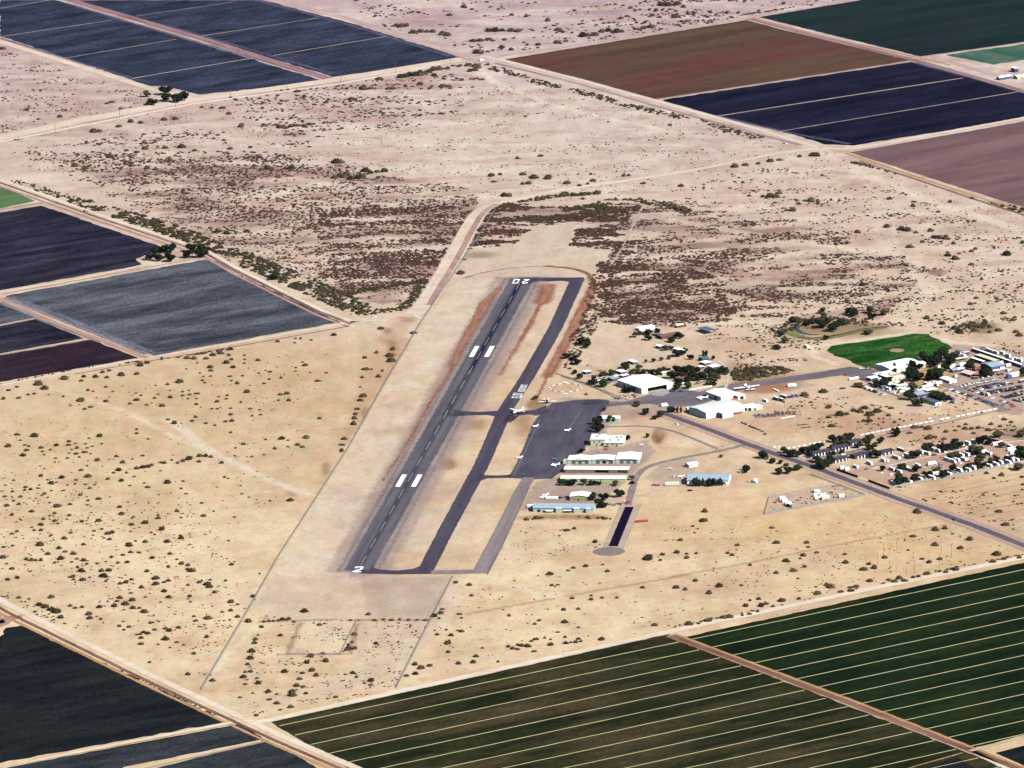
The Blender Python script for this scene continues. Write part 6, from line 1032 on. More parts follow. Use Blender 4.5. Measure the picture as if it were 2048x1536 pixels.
belt([P2(350, 450), P2(600, 405), P2(810, 380)], 20, 170, 2, 6, 0.3); belt([P3(1040, 950), P3(1230, 990), P3(1330, 1020)], 9, 70, 2, 5, 0.2); belt([P3(1830, 1180), P3(2048, 1240)], 14, 90, 2, 6, 0.2)
belt([P5(0, 265), P5(250, 220), P5(510, 180)], 14, 200, 2.5, 5, 0.2); belt([P5(240, 360), P5(400, 340), P5(500, 200), P5(520, 180)], 14, 160, 2.5, 5, 0.25)
belt([P2(770, 1240), P2(700, 1380), P2(600, 1510)], 10, 140, 2.2, 5, 0.2); belt([P2(940, 1200), P2(1150, 1160), P2(1500, 1130)], 12, 150, 2, 5, 0.3); belt([P2(880, 1290), P2(1200, 1280), P2(1400, 1270)], 22, 190, 2.2, 5, 0.25)
belt([P2(1430, 1200), P2(1550, 1250), P2(1640, 1270)], 36, 150, 3, 6.5, 0.2); belt([P2(1690, 1160), P2(2048, 1240)], 16, 110, 2.2, 5, 0.25); belt([P2(1640, 1440), P2(1610, 1510)], 8, 40, 2.2, 4.5, 0.2)
belt([P9(0, 700), P9(400, 615), P9(800, 540), P9(1250, 430), P9(2048, 270)], 5, 190, 1.2, 3.2, 0.38); belt([P4(0, 790), P4(500, 690), P4(870, 650), P4(1360, 580)], 7, 130, 1.6, 4, 0.35)
belt([P3(380, 90), P3(600, 60), P3(700, 40)], 6, 60, 2, 4, 0.2); belt([P1(0, 825), P1(140, 810)], 10, 50, 2, 4.5, 0.1); belt([P7(0, 500), P7(250, 640), P7(500, 700)], 16, 70, 1, 3, 0.35)
belt([(1560, 665), (1600, 640), (1660, 638), (1740, 645)], 26, 170, 2, 6, 0.2); belt([P6(340, 720), P6(500, 720), P6(640, 690)], 34, 150, 3, 7, 0.15); belt([P6(1640, 450), P6(1850, 440)], 24, 70, 2, 5, 0.15)
belt([P7(150, 690), P7(330, 790), P7(640, 925), P7(1000, 1090), P7(1325, 1250)], 3, 150, 1.5, 3.0, 0.2)
flush('green_brown_bank_scrub', flat('bank_scrub_leaves', S(46, 50, 38), 0.95, var=0.45, scale=0.4, spec=0.0, vary=S(92, 82, 60)), 'dark green brown brush crowding the canal banks and washes', 'scrub')
# ordinals for trees: what tells them apart is their place in the clump
ORD = ['leftmost', 'second from the left', 'third from the left', 'fourth from the left', 'fifth from the left', 'sixth from the left', 'seventh from the left', 'eighth from the left', 'ninth from the left', 'tenth from the left'] + \
      [w_+' from the left' for w_ in 'eleventh twelfth thirteenth fourteenth fifteenth sixteenth seventeenth eighteenth nineteenth twentieth twenty-first twenty-second twenty-third twenty-fourth twenty-fifth twenty-sixth twenty-seventh twenty-eighth twenty-ninth thirtieth thirty-first thirty-second thirty-third thirty-fourth thirty-fifth thirty-sixth thirty-seventh thirty-eighth thirty-ninth fortieth'.split()]
def ordinal(objs, fmt):
    objs = sorted(objs, key=lambda o: to_px(o.location.x, o.location.y)[0])
    for k, o in enumerate(objs): o['label'] = fmt % ORD[min(k, len(ORD)-1)]
gr = {}
for o in COL.objects:
    if o.get('category') == 'tree': gr.setdefault(o['group'], []).append(o)
for g, L in gr.items():
    if len(L) > 1 and len(L) <= 40:
        kind = g.split('trees ')[0]; ordinal(L, kind+'tree, %s of those '+g.split('trees ', 1)[1])
# ================================================================== VEHICLES
def paintm(name, c, rough=0.35): return flat('car_paint_'+name, c, rough, var=0.02, spec=0.5)
CARC = {'white': (0.8, 0.8, 0.8, 1), 'silver': (0.42, 0.44, 0.46, 1), 'grey': (0.13, 0.14, 0.15, 1), 'black': (0.012, 0.012, 0.016, 1), 'red': (0.36, 0.02, 0.02, 1), 'maroon': (0.10, 0.015, 0.03, 1), 'blue': (0.02, 0.06, 0.25, 1), 'dark blue': (0.012, 0.018, 0.07, 1), 'green': (0.02, 0.07, 0.05, 1), 'beige': (0.5, 0.44, 0.33, 1), 'pale blue': (0.35, 0.5, 0.62, 1), 'teal': (0.05, 0.3, 0.36, 1)}
CM = {k: paintm(k.replace(' ', '_'), v) for k, v in CARC.items()}; TYRE = flat('tyre_rubber_black', (0.01, 0.01, 0.01, 1), 0.8)
def car_body(kind):
    m = MB(); L, W = (4.6, 1.8) if kind == 'car' else (5.4, 2.0)
    if kind == 'car': prof = [(-2.3, .35), (-2.25, .85), (-1.5, .98), (0.95, 1.0), (2.2, .8), (2.3, .35)]
    else: prof = [(-2.7, .45), (-2.68, 1.05), (0.9, 1.1), (2.4, 1.0), (2.7, .45)]
    rs = [[(x, s*W/2, z) for x, z in prof] for s in (-1, 1)]; n = len(prof)
    m.add(rs[0]+rs[1], [tuple(range(n)), tuple(range(2*n-1, n-1, -1))]+[(k, n+k, n+(k+1) % n, (k+1) % n) for k in range(n)]); return m
def cabin(kind):
    a = MB(); b = MB()
    if kind == 'car': x0, x1, z0, z1, i0, i1 = -1.6, 1.0, .97, 1.42, .35, .65
    elif kind == 'suv': x0, x1, z0, z1, i0, i1 = -2.4, 1.0, 1.05, 1.72, .15, .6
    else: x0, x1, z0, z1, i0, i1 = -0.9, 1.1, 1.08, 1.72, .1, .5
    a.box(x0, x1, -.82, .82, z0, z1, top=(i0, i1, .12, .12)); b.box(x0+i0, x1-i1, -.7, .7, z1+.005, z1+.05); return a, b
WH = MB(); WH.tube((0, -.1, 0), (0, .1, 0), .33, n=10); WHM = WH.me('wheel', TYRE)
PROTO = {}
def car_parts(kind, col):
    k = (kind, col)
    if k not in PROTO:
        a, b = cabin(kind); body = car_body('car' if kind == 'car' else 'suv'); PROTO[k] = (body.me('body', CM[col]), a.me('window', GLASS), b.me('roof', CM[col]))
        if kind == 'pickup':
            PROTO[k] = PROTO[k]+(MB().box(-2.55, -1.1, -.85, .85, 1.09, 1.13).me('load_bed', TYRE),)
    return PROTO[k]
def car(px, col, kind, rz, label, group=None, px_off=True):
    p = at(px); t = thing({'car': 'parked_car', 'suv': 'parked_suv', 'pickup': 'pickup_truck'}[kind], (p.x, p.y, 0), rz, label, {'car': 'car', 'suv': 'car', 'pickup': 'pickup truck'}[kind], group)
    for nm, me_ in zip(('body', 'window', 'roof', 'load_bed'), car_parts(kind, col)): link(nm, me_, t)
    x = 1.45 if kind == 'car' else 1.7
    for sx in (-1, 1):
        for sy in (-1, 1): w_ = link('wheel', WHM, t); w_.location = (sx*x, sy*.86, .33)
    return t
AA, BB = TH_A, TH_A+math.pi/2
def row(fn, pts, axis, name, cols, seed):
    r = random.Random(seed); L = []
    for (x, y) in pts:
        c = r.choice(cols); kd = r.choice(['car', 'car', 'suv', 'pickup']); L.append((car(fn(x, y), c, kd, axis+r.uniform(-.06, .06)+(math.pi if r.random() < .5 else 0), '', 'cars parked in the '+name), c, kd))
    L.sort(key=lambda e: to_px(e[0].location.x, e[0].location.y)[0])
    for k, (o, c, kd) in enumerate(L): o['label'] = '%s %s, %s in the %s' % (c, {'car': 'saloon', 'suv': 'estate', 'pickup': 'pickup'}[kd], ORD[k].replace('from the left', 'from left'), name.replace('car park', 'parking'))
mixd = ['black', 'black', 'dark blue', 'maroon', 'grey', 'blue', 'silver', 'white', 'black', 'green', 'grey']; lt = ['white', 'white', 'silver', 'white', 'grey', 'pale blue']
row(U6, [(290, 735), (395, 712), (500, 672), (560, 678), (640, 652), (710, 640), (770, 632), (830, 622), (900, 592), (960, 600), (1030, 585), (1090, 568), (1150, 560), (1215, 548), (1270, 552), (1340, 545), (1400, 540)], AA, 'top row of the car park', lt, 1)
row(U6, [(760, 765), (830, 760), (905, 748), (990, 728), (1060, 715), (1120, 705), (1190, 685), (1260, 668), (1330, 662), (1430, 652), (1530, 640), (1570, 632)], AA, 'upper half of the second car park row', mixd, 2)
row(U6, [(675, 805), (740, 825), (805, 820), (870, 812), (935, 800), (1000, 788), (1070, 785), (1135, 775), (1190, 765), (1245, 750), (1310, 742), (1375, 722), (1440, 708), (1500, 700), (1650, 672), (1710, 668)], AA, 'lower half of the second car park row', mixd, 3)
row(U6, [(1070, 890), (1150, 880), (1220, 870), (1300, 845), (1370, 840), (1440, 835), (1500, 822), (1570, 805), (1640, 810), (1700, 790), (1770, 775), (1850, 760), (1930, 742), (1990, 735)], AA, 'upper half of the third car park row', mixd, 4)
row(U6, [(1140, 935), (1200, 925), (1265, 915), (1330, 905), (1390, 892), (1450, 885), (1510, 880), (1570, 868), (1630, 860), (1690, 850), (1755, 842), (1820, 820), (1890, 800), (1960, 785)], AA, 'lower half of the third car park row', mixd, 5)
row(U6, [(1430, 1015), (1500, 1040), (1560, 1035), (1620, 1015), (1670, 990), (1740, 960), (1810, 945), (1880, 930), (1940, 915), (2000, 900)], AA, 'upper half of the fourth car park row', mixd, 6)
row(U6, [(1540, 1062), (1610, 1050), (1690, 1030), (1760, 1015), (1820, 1005), (1880, 990), (1950, 970), (2020, 945)], AA, 'lower half of the fourth car park row', mixd, 7)
row(U6, [(1770, 1125), (1840, 1145), (1900, 1150), (1950, 1090), (1985, 1165), (2020, 1060), (2040, 1130)], AA, 'lowest row at the right edge of the car park', mixd, 8)
row(U6, [(25, 830), (80, 862), (130, 872), (190, 890), (250, 912), (310, 930), (370, 950), (430, 968), (490, 990), (545, 1010), (605, 1015), (665, 1045)], BB, 'left row beside the car park lane', mixd+['white'], 9)
row(U6, [(730, 1105), (800, 1090), (865, 1130), (925, 1150), (985, 1170), (1045, 1185), (1105, 1205), (1165, 1228), (1230, 1250), (1290, 1268), (1220, 1285)], BB, 'row at the foot of the car park lane', mixd+['white'], 10)
row(U6, [(460, 808), (540, 850), (640, 880), (760, 915), (1420, 1140), (1500, 1168), (1600, 1195), (1700, 1245), (1470, 1258), (1760, 1300), (1180, 1070)], BB, 'loose line along the car park lane', ['white', 'black', 'red', 'grey', 'maroon', 'beige'], 11)
row(U6, [(640, 525), (725, 515), (880, 500), (960, 480), (1040, 462), (1340, 420), (1440, 400)], AA, 'scatter below the striped marquee', ['maroon', 'grey', 'white', 'black'], 12)
row(R1, [(1430, 368), (1490, 392), (1545, 402), (1610, 415), (1660, 445), (1715, 455)], AA, 'line on the sand at the upper right', ['white', 'silver', 'grey', 'white'], 13)
row(Q8, [(210, 742), (260, 748), (350, 742), (400, 738), (250, 955), (380, 1035), (430, 1062), (600, 1110), (660, 1140), (740, 1165), (820, 1200), (920, 1205), (600, 1250), (650, 1252)], BB, 'string along the ramp end beside the complex', ['white', 'black', 'red', 'grey', 'white', 'silver'], 14)
for px, c, kd, rz, lb in ((Q2(1400, 1165), 'red', 'car', 0.1, 'red saloon car parked just below the terminal'), (Q2(1410, 1130), 'black', 'car', 0.1, 'black car parked beside the red one below the terminal'), (Q2(1310, 1205), 'silver', 'pickup', 0.1, 'silver pickup between the terminal and the gable hangars'),
   (Q2(1920, 1098), 'white', 'car', 0.3, 'white car alone on the sand right of the terminal'), (P9(1640, 72), 'dark blue', 'suv', AA, 'dark blue car driving on the highway at the right'), (P5(200, 395), 'white', 'pickup', 0.3, 'white pickup at the dirt road corner left of the runway'),
   (P3(650, 842), 'white', 'pickup', AA, 'white pickup on the dirt road by the far dark field'), (R3(1685, 100), 'white', 'car', BB, 'white car alone beside the barrier road'), (Q6(1490, 335), 'white', 'suv', BB, 'white van under the dark tree right of the pale blue barn'),
   (Q6(265, 525), 'red', 'car', 0.2, 'red car left of the white trailer by the pale blue barn'), (Q6(205, 520), 'maroon', 'car', 0.2, 'maroon car at the roadside left of the pale blue barn'), (Q6(735, 602), 'black', 'suv', 0.1, 'black vehicle alone on the sand below the pale blue barn'),
   (Q7(960, 1108), 'red', 'car', 0.1, 'small red vehicle standing on the ramp'), (Q4(1200, 1050), 'black', 'suv', 0.5, 'black vehicle at the right corner of the largest hangar'), (Q4(1330, 1050), 'black', 'car', 0.5, 'black car right of the largest hangar doorway'),
   (Q4(640, 1098), 'grey', 'car', BB, 'grey car at the foot of the largest hangar wall'), (Q4(1265, 1042), 'grey', 'pickup', 0.5, 'grey pickup by the trees right of the largest hangar'), (Q5(1780, 405), 'maroon', 'pickup', BB, 'maroon truck at the left end of the dark scrap line'),
   (Q7(900, 1300), 'black', 'car', BB, 'black car on the sand below the ramp'), (Q7(935, 1298), 'dark blue', 'car', BB, 'dark blue car on the sand below the ramp'), (R2(1215, 660), 'white', 'suv', BB, 'white van in the motel court'), (R2(1480, 620), 'grey', 'car', BB, 'grey car in the motel court'),
   (R2(710, 705), 'blue', 'car', BB, 'blue car at the left mouth of the motel court'), (Q5(95, 795), 'white', 'car', AA, 'white car beside the highway below the cypresses'), (Q5(790, 1112), 'silver', 'car', BB, 'silver car at the junction of the side roads'),
   (R3(810, 848), 'dark blue', 'car', 0.3, 'dark car on the open sand of the trailer park'), (R3(1230, 760), 'red', 'car', 0.3, 'red car in the middle of the trailer park'), (R3(1605, 665), 'red', 'car', 0.3, 'red car at the right end of the middle trailer row'), (R3(735, 668), 'maroon', 'suv', 0.3, 'maroon car in the upper trailer row'),
   (Q3(800, 665), 'maroon', 'suv', 0.1, 'maroon vehicle left of the small beige hangar'), (Q3(700, 675), 'black', 'pickup', 0.1, 'black pickup behind the long pale blue shed'), (R2(1560, 870), 'grey', 'car', BB, 'grey car in the yard behind the first maroon wall'), (R1(1480, 545), 'dark blue', 'car', AA, 'dark blue car beside the row of white box trailers')):
    car(px, c, kd, rz, lb)
# caravans, motorhomes and box trailers
CREAMP = flat('cream_van_side', (0.72, 0.68, 0.55, 1), 0.5, var=0.03); STRIPE = flat('blue_stripe', (0.05, 0.08, 0.3, 1), 0.5); WH2 = WHM
def van(px, L, W, H, axis, label, cat, name, side=None, top=None, group=None, stripe=None, cab=False, roofbits=True):
    side = side or W_WALL; top = top or W_ROOF; p = at(px); t = thing(name, (p.x, p.y, 0), axis, label, cat, group)
    key = ('van', L, W, H, side.name, top.name, cab)
    if key not in PROTO:
        b = MB().box(-L/2, L/2 if not cab else L/2-1.3, -W/2, W/2, .5, H, top=(.12, .12, .12, .12)).me('body', side); rr = MB().box(-L/2+.15, (L/2 if not cab else L/2-1.3)-.15, -W/2+.14, W/2-.14, H+.003, H+.14).me('roof', top)
        wn_ = MB(); x = -L/2+1.0
        while x < L/2-2.2: wn_.box(x, x+1.0, -W/2-.02, -W/2+.1, H*.55, H*.78); wn_.box(x, x+1.0, W/2-.1, W/2+.02, H*.55, H*.78); x += 2.4
        PROTO[key] = (b, rr, wn_.me('window', GLASS), MB().box(-.4, .4, -.3, .3, 0, .28).me('roof_vent', GREY), MB().box(L/2-1.28, L/2, -W/2+.08, W/2-.08, .5, H*.72, top=(0, .5, .08, .08)).me('cab', side) if cab else None, MB().box(-L/2, L/2-1.4, -W/2-.03, -W/2-.004, H*.35, H*.47).me('stripe', STRIPE))
    b, rr, wn_, rv, cb, st_ = PROTO[key]; link('body', b, t); link('roof', rr, t); link('window', wn_, t)
    if roofbits: v = link('roof_vent', rv, t); v.location = (L*.1, 0, H+.14)
    if cb: link('cab', cb, t)
    if stripe: link('stripe', st_, t)
    for sx in ((-.3, .36) if cab or L > 9 else (-.05, .07)):
        for sy in (-1, 1): w_ = link('wheel', WH2, t); w_.location = (sx*L, sy*(W/2-.15), .33); w_.scale = (1.25,)*3
    return t
def vanrow(fn, pts, name, group, seed):
    r = random.Random(seed); L = []
    for e in pts:
        x, y = e[:2]; ax = {'a': AA, 'b': BB}[e[2]] if len(e) > 2 else AA; ln = e[3] if len(e) > 3 else r.choice([7.5, 8.5, 9.5, 10.5]); cab = r.random() < .4; sd = e[4] if len(e) > 4 else r.choice([W_WALL, W_WALL, CREAMP])
        nm = 'motorhome' if cab else 'caravan'; L.append((van(fn(x, y), ln, 2.5, r.choice([2.9, 3.1, 3.3]), ax+math.pi*(r.random() < .5)*0+r.uniform(-.05, .05), '', nm, nm, sd, group=group, cab=cab, stripe=r.random() < .4), nm, sd))
    L.sort(key=lambda e: to_px(e[0].location.x, e[0].location.y)[0])
    for k, (o, nm, sd) in enumerate(L): o['label'] = '%s %s, %s in the %s' % ({'cream_van_side': 'cream', 'brown_roof': 'rust brown'}.get(sd.name, 'white'), nm, ORD[k].replace('from the left', 'from left'), name)
vanrow(R3, [(250, 600, 'a', 12, BRNR), (180, 715), (345, 680, 'a', 11, CREAMP), (30, 758), (535, 630), (625, 650), (720, 598), (785, 615), (865, 620), (985, 575), (1125, 515, 'a', 9, W_WALL), (1225, 505), (1325, 490)], 'top row of the trailer park', 'caravans of the trailer park', 1)
vanrow(R3, [(1240, 625), (1130, 682), (1210, 668), (930, 745), (1015, 770), (1065, 752), (1170, 742), (1445, 632, 'b', 8), (1530, 655)], 'middle row of the trailer park', 'caravans of the trailer park', 2)
vanrow(R3, [(120, 885), (225, 920), (380, 892), (490, 828), (700, 800, 'b', 11), (325, 860)], 'left yard of the trailer park', 'caravans of the trailer park', 3)
vanrow(R3, [(145, 1090), (365, 1062), (530, 1032), (740, 955, 'b', 14), (945, 950), (1105, 900), (1230, 895), (1310, 868), (1540, 835), (1695, 780), (1820, 785), (1870, 745), (1930, 742), (700, 1010), (1640, 815)], 'bottom trailer park row by the wall', 'caravans of the trailer park', 4)
vanrow(R3, [(1660, 510, 'b', 13), (1840, 555), (1880, 590, 'b', 13), (1890, 640, 'b', 9), (1900, 690, 'b', 9), (2035, 650)], 'right end of the trailer park', 'caravans of the trailer park', 5)
vanrow(R2, [(1400, 850), (1605, 798), (1810, 758), (2000, 715), (1200, 868, 'b', 5), (1270, 885, 'b', 5)], 'yard beside the lower motel wing', 'caravans of the trailer park', 6)
vanrow(R4, [(620, 430, 'b', 7), (655, 468, 'b', 7), (705, 510, 'b', 8), (720, 540, 'a', 7, BRNR)], 'left cluster of the fenced gravel yard', 'trailers in the fenced yard', 7)
vanrow(R4, [(1125, 328, 'b', 7), (1120, 385, 'b', 8), (1140, 425, 'b', 8), (1210, 385, 'b', 7), (1245, 425, 'b', 9), (1480, 402, 'b', 6)], 'right cluster of the fenced gravel yard', 'trailers in the fenced yard', 8)
for k in range(8):
    x = 870+k*124 if k else 905; y = 415+k*43 if k else 418
    van(R1(880+k*118, 425+k*40), 12.4 if k < 2 else 11, 3.0, 3.4, AA, 'white box trailer, %s of the long row behind the clubhouse' % ORD[k], 'trailer', 'box_trailer', BLUEW, W_ROOF, group='long row of white box trailers', roofbits=False)  # white trailers; shade of their sides painted in as blue-grey
for k, (x, y) in enumerate(((1110, 405), (1180, 430), (1270, 455), (1390, 465), (1500, 510), (1640, 580), (1730, 605), (1780, 590))):
    van(R1(x, y), 7.5, 2.5, 2.9, AA, 'white caravan, %s of those behind the box trailers' % ORD[k], 'caravan', 'caravan', W_WALL, W_ROOF, group='caravans behind the box trailers')
for px, L_, W_, H_, ax, lb, nm, sd, rf, cb in ((Q4(1090, 1262), 8, 2.5, 3.0, BB-.1, 'white van parked alone at the end of the ramp by the highway', 'delivery_van', W_WALL, W_ROOF, True), (Q5(1395, 465), 7, 2.5, 2.6, AA, 'white box trailer, nearest the low workshop', 'box_trailer', W_WALL, W_ROOF, False),
   (Q5(1555, 440), 9, 2.6, 3.2, AA, 'blue sided white motorhome on the sand right of the hangars', 'motorhome', BLUEW, W_ROOF, True), (Q5(1630, 455), 8, 2.6, 3.0, AA, 'white truck with a rust red nose beside the blue sided motorhome', 'box_truck', BRNR, W_ROOF, True),
   (Q5(1665, 408), 10, 2.6, 3.0, AA, 'long white trailer with a dark side right of the motorhome', 'box_trailer', BRNR, W_ROOF, False), (Q5(258, 605), 3, 3, 4.2, BB, 'tall white stacked container at the left of the mint roofed hangar', 'container', MINT, W_ROOF, False),
   (Q6(470, 512), 14, 3, 2.8, 0.03, 'long cream trailer standing left of the pale blue barn', 'box_trailer', CREAMP, MATS['cream_metal_roof'], False), (Q3(585, 688), 12, 2.6, 2.6, -.1, 'white trailer touching the back of the long pale blue shed', 'box_trailer', W_WALL, W_ROOF, False),
   (Q3(285, 800), 6, 2.6, 2.6, -.1, 'white camper in the shade at the left end of the long shed', 'caravan', W_WALL, W_ROOF, False), (Q3(395, 850), 3, 2.6, 3.2, -.1, 'small white box standing at the left front of the long shed', 'storage_box', W_WALL, W_ROOF, False),
   (Q3(1590, 313), 8, 2.6, 1.6, -.1, 'white boat shaped trailer in the right open bay of the upper long hangar', 'trailer', W_WALL, W_ROOF, False), (Q3(1840, 1005), 12.5, 3, 1.9, BB-.42, 'faded red flat topped container alone on the sand', 'container', ROSE, ROSE, False),
   (P6(775, 572), 7, 2.6, 3, AA, 'white motorhome alone by the dirt track left of the lawn', 'motorhome', W_WALL, W_ROOF, True), (Q7(1045, 1170), 6.5, 2.4, 2.2, BB, 'left of two white boxes at the near edge of the ramp', 'container', W_WALL, W_ROOF, False),
   (Q7(1110, 1157), 6.5, 2.4, 2.2, BB, 'right of two white boxes at the near edge of the ramp', 'container', W_WALL, W_ROOF, False), (Q8(310, 1140), 6, 2.5, 2.6, AA, 'white trailer, left one beside the lane below the complex', 'box_trailer', W_WALL, W_ROOF, False),
   (Q8(395, 1170), 6, 2.5, 2.6, AA, 'white trailer, middle one beside the lane below the complex', 'box_trailer', W_WALL, W_ROOF, False), (Q8(485, 1200), 7, 2.5, 2.8, AA, 'teal trailer beside the lane below the complex', 'box_trailer', TEAL, CM['teal'], False),
   (U6(1790, 465), 15, 3.4, 4.4, BB, 'big white truck body with a yellow end at the top right of the car park', 'box_truck', CREAMP, W_ROOF, False), (U6(1640, 500), 6, 3.2, 4.0, BB, 'dark blue cab end of the big white truck', 'truck_cab', STRIPE, STRIPE, True), (U6(2010, 620), 8, 3, 3, BB, 'lilac white trailer at the right edge above the car park', 'box_trailer', BLUEW, W_ROOF, False),
   (U6(920, 970), 8, 3, 3.4, AA, 'pale blue truck standing on the car park lane', 'box_truck', PBLUE, PBLUE, True), (U6(1045, 995), 6, 3, 3.2, AA, 'pale yellow truck standing on the car park lane', 'box_truck', CREAMP, CREAM, True), (U6(100, 1190), 8, 3, 2.0, AA, 'silver blue flatbed at the left foot of the car park', 'flatbed', PBLUE, GREY, True),
   (U6(40, 1100), 9, 3, 2.4, AA, 'dark blue trailer at the left foot of the car park', 'box_trailer', STRIPE, SLATER, False), (U6(150, 490), 4, 3, 3, BB, 'small pale yellow box beside the plain white marquee', 'storage_box', CREAM, CREAM, False), (Q5(1785, 242), 9, 4, 2.6, 0.1, 'white van with a deep shadow at the left of the pale concrete pad', 'box_truck', W_WALL, W_ROOF, False),
   (Q5(1550, 300), 12, 2.4, 0.9, AA-.1, 'low white and yellow flatbed on the rust coloured earth', 'flatbed', CREAM, MATS['cream_metal_roof'], False), (P2(828, 357), 5, 3, 2.5, 0.3, 'white pump house at the far crossroads', 'pump_house', W_WALL, W_ROOF, False)):
    van(px, L_, W_, H_, ax, lb, nm.replace('_', ' ').split()[-1] if nm not in ('motorhome', 'caravan') else nm, nm, sd, rf, cab=cb, roofbits=False)
EX = [(Q8, [(580, 1005), (640, 1112), (735, 1160), (1100, 1185), (905, 1150), (1470, 1062), (1515, 1090), (1560, 1052), (1625, 1045), (1665, 1070), (1380, 1130), (560, 975), (1150, 1110), (990, 1200), (1330, 1190), (1420, 1110)], 'in the complex below the lawn', 21),
 (R1, [(35, 1062), (165, 1045), (60, 705), (195, 725), (430, 705), (365, 745), (1340, 655), (1480, 795), (215, 560), (640, 520), (700, 470), (1500, 705), (1380, 760), (1620, 650), (1560, 585)], 'round the courtyard and car park', 22)]
for fn, pts, where, sd in EX:
    r = random.Random(sd); L = []
    for (x, y) in pts:
        m = r.choice([W_WALL, CREAMP, BLUEW, W_WALL]); L.append(van(fn(x, y), r.choice([4.5, 6, 7.5]), 2.6, r.choice([2.4, 2.8, 3.1]), AA+r.choice([0, math.pi/2]), '', 'cabin', 'site_cabin', m, r.choice([W_ROOF, W_ROOF, PBLUE]), group='small cabins '+where))
    L.sort(key=lambda o: to_px(o.location.x, o.location.y)[0])
    for k, o in enumerate(L): o['label'] = 'small white roofed cabin, %s of those %s' % (ORD[k], where)
# ================================================================== AIRCRAFT
PW = flat('aircraft_white', (0.84, 0.84, 0.84, 1), 0.35, var=0.02, spec=0.5)
def plane(name, label, px, heading, L=7.6, span=10.4, high=False, twin=False, body=PW, wing=PW, fin=None, tail_low=False, fat=1.0):
    p = at(px); t = thing(name, (p.x, p.y, 0), heading, label, 'aircraft'); R = L*0.068*fat; zc = R*1.5+0.35; fin = fin or body; tl = -0.06*L if tail_low else 0
    prof = [(0.5, .12, -.1), (0.46, .5, -.05), (0.36, .95, 0), (0.15, 1.05, .05), (-.08, .95, .05), (-.3, .55, .2), (-.5, .16, .35)]
    rs = [[(x*L+0, R*s*math.cos(2*math.pi*k/10), zc+(tl*(0.5-x) if tail_low else 0)+dz*R+R*s*math.sin(2*math.pi*k/10)*1.15) for k in range(10)] for x, s, dz in prof]; MB().loft(rs).obj('fuselage', body, t)
    wz = zc+(R*1.05 if high else -R*0.55); c0, c1 = L*0.20, L*0.13
    for s in (-1, 1):
        y0, y1 = s*R*0.4, s*span/2; x0 = L*0.19; dz = 0.04*span/2
        MB().loft([[(x0, y0, wz), (x0, y0, wz+.28), (x0-c0, y0, wz+.12), (x0-c0, y0, wz)], [(x0-L*.03, y1, wz+dz), (x0-L*.03, y1, wz+dz+.14), (x0-L*.03-c1, y1, wz+dz+.08), (x0-L*.03-c1, y1, wz+dz)]]).obj('wing', wing, t)
    tz = zc+R*.45+(tl if tail_low else 0)
    MB().loft([[(-L*.36, -span*.17, tz), (-L*.36, -span*.17, tz+.12), (-L*.48, -span*.17, tz+.1), (-L*.48, -span*.17, tz)], [(-L*.34, span*.17, tz), (-L*.34, span*.17, tz+.12), (-L*.48, span*.17, tz+.1), (-L*.48, span*.17, tz)]]).obj('tailplane', wing, t)
    fh = L*.17
    MB().loft([[(-L*.30, -.08, tz), (-L*.30, .08, tz), (-L*.49, .08, tz), (-L*.49, -.08, tz)], [(-L*.43, -.05, tz+fh), (-L*.43, .05, tz+fh), (-L*.52, .05, tz+fh), (-L*.52, -.05, tz+fh)]]).obj('tail_fin', fin, t)
    MB().box(L*(.16 if not high else .24), L*(.30 if not high else .40), -R*.62, R*.62, zc+R*.55, zc+R*1.22, top=(.15*L*.2, .25*L*.3, R*.2, R*.2)).obj('windscreen', GLASS, t)
    def prop(x, y, z, r): MB().box(x, x+.06, y-r, y+r, z-.09, z+.09).box(x+.07, x+.12, y-.09, y+.09, z-r, z+r).obj('propeller', GREY, t)
    if twin:
        for s in (-1, 1):
            y = s*span*.16; e = MB().tube((L*.31, y, wz+.15), (L*.02, y, wz+.15), R*.5, R*.25, 8).obj('engine', body, t); prop(L*.315, y, wz+.15, R*1.25)
    else: prop(L*.505, 0, zc-.1*R, R*1.5)
    gear = [(L*.14, span*.13), (L*.14, -span*.13)]+([(-L*.44, 0)] if tail_low else [(L*.38, 0)])
    for x, y in gear:
        g = MB().tube((x, y-.1, .3), (x, y+.1, .3), .3, n=8).obj('wheel', TYRE, t); MB().tube((x, y, .35), (x, y, zc-R*.3+(tl*.9 if tail_low and y == 0 else 0)), .07, n=5).obj('gear_leg', GREY, t)
    return t
H = math.radians
plane('twin_turboprop', 'white high-winged twin aircraft taxiing at the junction of the taxiways', (1037, 826), H(-133), 15.8, 19.8, True, True)
plane('twin_aircraft', 'dark nosed twin aircraft with white wings at the top left of the apron', (1094, 805), H(-84), 14, 18, False, True, flat('dark_aircraft', (0.02, 0.02, 0.04, 1), 0.4), PW)
plane('light_aircraft', 'white light aircraft on the upper left apron line', (1071, 854), H(-140), 7.4, 10, False); plane('light_aircraft', 'white light aircraft alone on the right part of the apron', (1135, 862), H(-150), 7.4, 9.6, False)
plane('light_aircraft', 'white light aircraft on the lower left apron line', (1039, 917), H(-145), 7.6, 10.4, False)
plane('fighter_trainer', 'blue grey aircraft on the right edge of the apron', Q3(640, 140), H(-150), 9.6, 12, False, body=flat('blue_grey_aircraft', S(70, 104, 170), 0.4), wing=flat('blue_grey_wing', S(130, 160, 200), 0.4), tail_low=True)
plane('twin_aircraft', 'white twin aircraft just below the blue grey one', Q3(630, 222), H(-165), 9.5, 12.6, False, True)
plane('twin_aircraft', 'white twin aircraft parked at the left wall of the ramp hangar', Q5(470, 425), H(178), 12.5, 15, False, True)
